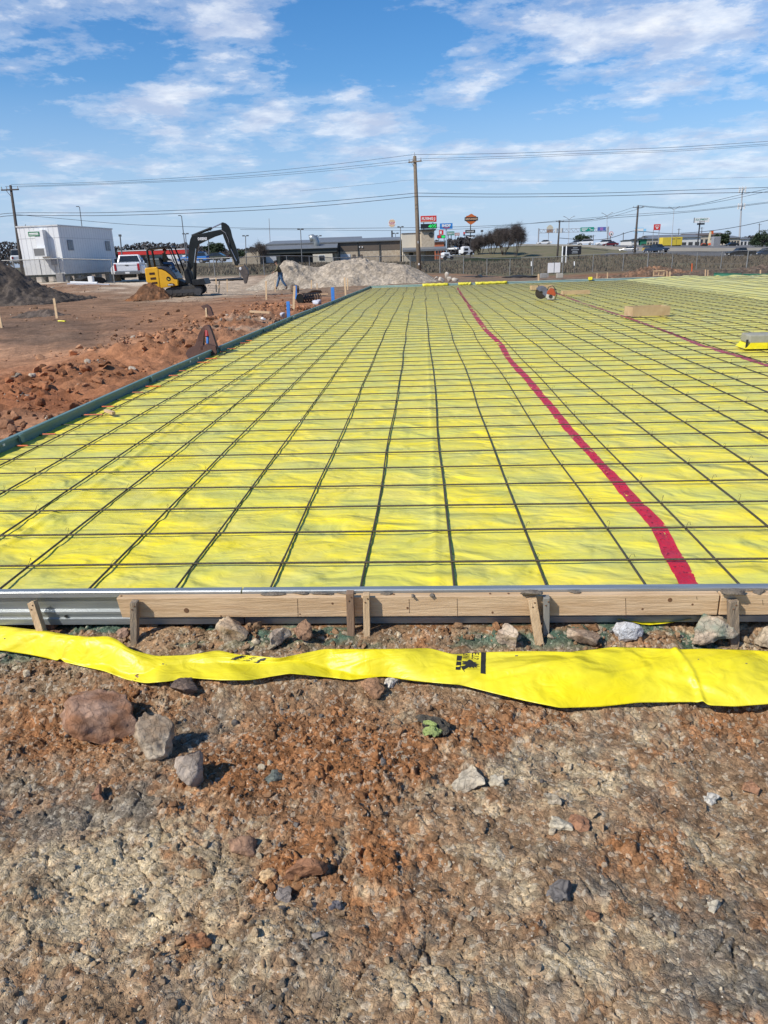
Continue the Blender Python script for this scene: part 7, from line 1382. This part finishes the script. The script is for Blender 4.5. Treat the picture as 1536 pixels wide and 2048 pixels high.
# cluster behind the tower: orange shop and white trucks
def simple_shop(name, label, D, u0, v0, u1, v1, mt, roof, depth=14, wins=0, roofh=.6, vbase=None, doors=0, rz=0):
    b = at((u0+u1)/2, v1, D); g = gz(b.x, b.y); zt_ = at((u0+u1)/2, v0, D).z; b.z = min(g, b.z); w = m(u1-u0, D); h = zt_-b.z; t = thing(name, label, 'building', b, YAW+rz)
    MB().bx(-w/2, w/2, 0, depth, -.5, h).build('wall', mt, t); MB().prism([(-.5, h), (-.5, h+.15), (depth/2, h+roofh+.15), (depth+.5, h+.15), (depth+.5, h)], -w/2-.3, w/2+.3, 'YZ').build('roof', roof, t)
    for i in range(wins): x = -w/2+w*(i+.5)/wins; MB().bx(x-w/wins*.28, x+w/wins*.28, -.06, -.01, h*.35, h*.72).build('window', DARKG, t)
    for i in range(doors): x = -w/2+w*(i+.5)/doors; MB().bx(x-w/doors*.32, x+w/doors*.32, -.07, -.01, 0, h*.62).build('door', DKM, t)
    return t
simple_shop('shop', 'orange-red walled shop behind the red and green price board', 260, 864, 484.5, 888, 497, M('orange_wall', (.50, .15, .07), (.42, .13, .06), scale=.6, rough=.7), ROOFG, wins=4, roofh=.3)
def semi(label, u, v0, v1, D, wpx):
    b = at(u, v1, D); g = gz(b.x, b.y); b.z = max(b.z, g); w, h = m(wpx, D), m(v1-v0, D); t = thing('semi_truck', label, 'truck', b, YAW+R(14), 'white lorries by the signs')
    MB().prism([(-w/2, .45), (w/2, .45), (w/2, h*.52), (w*.22, h*.62), (w*.12, h), (-w*.30, h), (-w/2, h*.9)], 0, 2.3, 'XZ').build('cab', OFFW, t, bevel=.06); MB().bx(-w*.40, w*.02, -.03, -.005, h*.52, h*.78).build('windscreen', DARKG, t); MB().bx(-w*.40, -w*.02, -.05, -.01, .55, h*.38).build('grille', DKM, t)
    for x in (-w*.36, w*.36): MB().cyl((x, -.08, .45), (x, .3, .45), .45, n=14).build('wheel', BLK, t)
semi('white lorry cab just right of the porch, under the pale blue pole', 897, 505.5, 520, 170, 19); semi('white lorry cab in front of the shield sign pole', 936, 493.5, 510, 210, 20); semi('smaller white lorry cab, left of the one at the shield sign pole', 927, 500, 510, 215, 9)
vehicle('far white car between the pale blue pole and the small lorry', 'car', at(905, 501, 260), R(60), WHITE, 'sedan')
k_ = MB().bx(-5.8, 5.8, -.3, .3, 0, .75).build('hedge', LEAFD); p = at(985, 521, 150); k_.location = (p.x, p.y, gz(p.x, p.y)); tag(k_, 'low dark clipped hedge line at the foot of the bare tree row', 'hedge')

# ------------------------------------------------------------------ highway, its bank and the traffic
GRS = M('bank_grass', (.125, .120, .055), (.165, .135, .080), scale=.35, rough=.95, detail=8); CONC = M('pale_concrete', (.43, .39, .33), (.36, .33, .28), scale=.25, rough=.85); ASPH = M('asphalt', (.15, .145, .14), (.125, .12, .115), scale=.4, rough=.9)
def loft(name, rows, mt, label=None, n=60, amp=0.0, seed=3):
    """surface through rows of surveyed points [(u, v, D) ...]"""
    V = []; 
    for r_ in rows:
        r_ = np.array(r_, float); uu = np.linspace(r_[0, 0], r_[-1, 0], n); vv = np.interp(uu, r_[:, 0], r_[:, 1]); dd = np.interp(uu, r_[:, 0], r_[:, 2])
        for a, b_, c_ in zip(uu, vv, dd): p = at(a, b_, c_); V.append((p.x, p.y, p.z+amp*(fbm(np.array([a*.05]), np.array([c_*.2]), 4, seed)[0]-.5)))
    o = npmesh(name, np.array(V), gridfaces(n, len(rows)), mt); return structure(o)
loft('grass_bank', [[(946, 522, 165), (1040, 521, 165), (1130, 519, 165), (1260, 512, 160)], [(948, 512, 178), (1040, 506, 178), (1130, 506, 176), (1260, 509.5, 166)], [(950, 503, 190), (1040, 497, 190), (1130, 496, 186), (1260, 506.5, 174)], [(952, 499, 198), (1040, 491, 198), (1130, 491, 196), (1250, 501.5, 186)], [(950, 499.5, 230), (1040, 492, 230), (1130, 491.5, 230), (1250, 499, 230)]], GRS, amp=.5)
loft('frontage_road', [[(1195, 512.5, 150), (1290, 511.5, 150), (1420, 513, 150), (1700, 519, 150)], [(1225, 503, 188), (1290, 502.5, 188), (1420, 503.4, 188), (1700, 503, 188)]], ASPH)
loft('highway', [[(1040, 491, 205), (1150, 490.6, 202), (1250, 495.2, 196), (1400, 496, 196), (1720, 496, 196)], [(1040, 489.8, 250), (1150, 489.2, 250), (1250, 490.5, 250), (1400, 490.5, 250), (1720, 490, 250)]], ASPH)
def barrier(label, pts, D0, hpx0, mt=CONC, name='concrete_barrier'):
    mb = MB(); P = [at(u, v, D0) for u, v in pts]; vs = []
    for p, (hh, (u, v)) in zip(P, zip(hpx0, pts)): h = m(hh, D0); vs += [p, p+Vector((0, .5, 0)), p+Vector((0, .5, h)), p+Vector((0, 0, h))]
    n = len(P); fs = [(3, 2, 1, 0), tuple(4*(n-1)+q for q in range(4))]
    for i in range(n-1): fs += [(4*i+q, 4*i+(q+1) % 4, 4*i+4+(q+1) % 4, 4*i+4+q) for q in range(4)]
    o = mb.add(vs, fs).build(name, mt); return tag(o, label, 'barrier')
barrier('pale concrete wall carrying the highway, running from the bare trees out at the right', [(1036, 490.5), (1110, 491.5), (1180, 497), (1240, 503), (1330, 502.5), (1450, 502.5), (1720, 502)], 194, [2.5, 3, 7, 8.5, 7, 6.5, 6])
barrier('dark steel guard rail sloping down the grass bank', [(1128, 494), (1170, 497.5), (1216, 501.5)], 176, [1.1, 1.1, 1.1], DKM, 'guard_rail')
gC = 'traffic on the highway'
def carat(label, u, v, D, rz, mt, kind, cat='car'): return vehicle(label, cat, at(u, v, D), YAW+R(rz), mt, kind, gC)
SILV = M('silver_paint', (.38, .39, .40), rough=.3, metal=.4); NAVY = M('navy_paint', (.03, .05, .09), rough=.3); BLKP = M('black_paint', (.015, .016, .018), rough=.25)
carat('silver car on the frontage road, left of the leaning wide crossarm pole', 1257, 504.5, 185, 62, SILV, 'sedan'); carat('white car on the highway left of the round live oak', 1088, 489.8, 225, 88, WHITE, 'sedan'); carat('white sport utility car just below the live oak', 1170, 490.2, 225, 80, WHITE, 'suv'); carat('white car at the foot of the gantry', 1207, 491.4, 220, 84, WHITE, 'suv'); carat('dark red car right of the gantry foot', 1220, 493, 215, 84, M('dark_red_paint', (.12, .015, .02), rough=.3), 'sedan'); carat('pale car under the left end of the live oak', 1150, 490.2, 235, 88, SILV, 'sedan')
carat('dark blue pickup with its headlights towards us, right of the leaning pole', 1313, 506.5, 160, 200, NAVY, 'pickup', 'pickup'); carat('dull yellow vehicle right behind the dark blue pickup', 1301, 505, 172, 190, M('dull_yellow', (.45, .33, .10), rough=.5), 'suv')
carat('black pickup crossing behind the fence in the right corner', 1480, 514.5, 152, 96, BLKP, 'pickup', 'pickup'); carat('dark blue car cut by the right edge behind the fence', 1530, 513.5, 156, 96, NAVY, 'suv'); carat('dark car parked in front of the right-hand shops', 1462, 494, 235, 90, BLKP, 'sedan')
def ytrailer():
    D = 230; b = at(1344, 493, D); t = thing('cargo_trailer', 'long yellow box trailer parked on the far side of the highway', 'trailer', b, YAW+R(6)); w = m(41, D)/2; h = m(17.5, D); Y_ = M('yellow_trailer_paint', (.70, .52, .05), (.62, .46, .05), scale=.4, rough=.5)
    MB().bx(-w, w, 0, 2.5, .35, h).build('cargo_box', Y_, t, bevel=.05); 
    for x in (-w*.02, w*.40): MB().bx(x-.03, x+.03, -.03, -.003, .5, h-.1).build('door_seam', DKM, t)
    for x in (w*.08, w*.62): MB().bx(x-.5, x+.6, -.03, -.003, h*.78, h*.84).build('stencil', DKM, t)
    MB().bx(-w+.2, w-.2, .3, 2.2, 0, .349).build('chassis', DKM, t)
ytrailer()
def loader():
    D = 232; b = at(1411, 492.5, D); t = thing('loader', 'orange tractor loader in front of the shops, right of the pylon sign', 'loader', b, YAW); O = M('loader_orange', (.65, .12, .03), rough=.5); k = m(1, D)
    MB().prism([(-9*k, .4), (1*k, .4), (1*k, 3.5*k), (-3*k, 6*k), (-7*k, 6*k), (-9*k, 3*k)], -.6, .6, 'XZ').build('body', O, t, bevel=.05); MB().prism([(2*k, .3), (11*k, .3), (11*k, 5*k), (8*k, 6*k), (7*k, 2.5*k), (2*k, 2.5*k)], -.8, .8, 'XZ').build('bucket', O, t, bevel=.04); MB().bar((-2*k, 0, 5*k), (8*k, 0, 4*k), .25, .25).build('lift_arm', O, t)
    for x in (-6*k, 0): MB().cyl((x, -.75, .45), (x, .75, .45), .45, n=14).build('wheel', BLK, t)
    t2 = thing('boom_crane', 'cream and orange raised boom standing behind the orange loader', 'crane', at(1416, 490, 240), YAW); MB().bar((0, 0, -.2), at(1422, 463, 240)-at(1416, 490, 240), .55, .4).build('boom', M('boom_cream', (.65, .55, .35), rough=.5), t2); MB().box(at(1425, 465, 240)-at(1416, 490, 240), (.7, .5, 1.0)).build('boom_head', O, t2)
loader()
def grey_container():
    D = 228; b = at(1433, 494, D); t = thing('shipping_container', 'upright ribbed grey container end right of the orange loader', 'container', b, YAW+R(-5)); w, h = m(13, D)/2, m(19.5, D); MB().bx(-w, w, 0, 2.4, 0, h).build('container_body', GRM, t)
    for i in range(7): x = -w+w*2*(i+.5)/7; MB().bx(x-.06, x+.06, -.06, -.003, .15, h-.15).build('rib', M('rib_grey', (.20, .205, .22), rough=.6), t)
grey_container()
TANW = M('tan_wall', (.48, .42, .33), (.42, .37, .29), scale=.4, rough=.8); WHW = M('white_wall', (.66, .65, .62), (.6, .59, .57), scale=.4, rough=.7)
simple_shop('shop', 'pale shop with small dark windows behind the red sign and left of the yellow trailer', 300, 1293, 478, 1322, 490, TANW, ROOFG, wins=5)
simple_shop('shop', 'low grey-roofed building behind the yellow trailer', 330, 1300, 475.5, 1364, 489, WHW, ROOFG, wins=6, roofh=1.2); simple_shop('shop', 'white-fronted shop with dark openings, behind the dark pylon pole', 280, 1361, 475, 1400, 491, WHW, ROOFG, doors=3, roofh=1.0)
simple_shop('shop', 'brown-roofed wide building behind the loader and the dull green tree', 330, 1375, 471, 1450, 489, TANW, BRN, wins=7, roofh=1.0); simple_shop('shop', 'cream shop with a row of windows right of the dull green tree', 290, 1449, 476, 1478, 491, TANW, ROOFG, wins=5, roofh=.8); simple_shop('shop', 'white building with a red base left of the blocky evergreen', 290, 1479, 478, 1501, 492, WHW, ROOFG, wins=3, roofh=.5)
simple_shop('shed', 'small green shed at the foot of the leaning wide crossarm pole', 300, 1280, 479, 1294, 490, M('shed_green', (.03, .20, .12), rough=.6), DARKB, doors=1, roofh=.4); simple_shop('shed', 'small black and white kiosk left of the green shed', 300, 1262, 481, 1277, 489.5, WHW, DARKB, doors=1, roofh=.3)
# sundries beyond the far form
c = at(1317, 552, 46); t = thing('barricade', 'small wooden barricade frame standing on the dirt behind the far form at the right', 'barricade', c, 0)
k = m(1, 46)
for x in (-10, 0, 10): MB().bar((x*k, 0, -.1), (x*k, 0, 10*k), .06, .05).build('upright', LUMV, t)
MB().bar((-11*k, -.04, 10*k), (11*k, -.04, 10*k), .07, .04).build('rail', LUMV, t); MB().bar((-11*k, -.04, 1*k), (11*k, -.04, 1*k), .06, .04).build('rail', LUMV, t)
for lb, u, v, w in (('first pale peg right of the small barricade frame', 1334, 549, 1.8), ('second shorter pale peg right of the small barricade frame', 1340, 550, 2.4), ('tall pale peg in the red clods, further right', 1411, 546, 1.8), ('short pale peg next to the tall one in the red clods', 1416, 547, 1.6), ('peg beside the green forms at the far right', 1521, 547, 2.4), ('orange-tipped stick leaning out of the red clods', 1384, 534, 1.8)):
    edge_stake(lb, u, v-7, v+3, 44, w, LUMV if 'orange' not in lb else ORG, 'pegs behind the far form', name='wooden_peg')
c = at(1105, 556, 50)
for s, lb in ((-1, 'left grey block of the pair below the white board'), (1, 'right pale block of the pair below the white board')): 
    q = at(1107+s*16-4, 556, 50); o = MB().bx(-.22, .22, -.2, .2, 0, .30).build('footing_block', MATS['block_grey'] if s < 0 else CONC, None, bevel=.03); o.location = q; tag(o, lb, 'block', 'blocks below the white board')
o = MB().cyl((-.9, 0, 0), (.9, 0, 0), .25, n=14).build('black_barrel', BLK); o.location = at(958, 556, 60); o.rotation_euler = (0, 0, R(80)); tag(o, 'short black pipe end facing us before the fence, right of the yellow wraps', 'pipe')
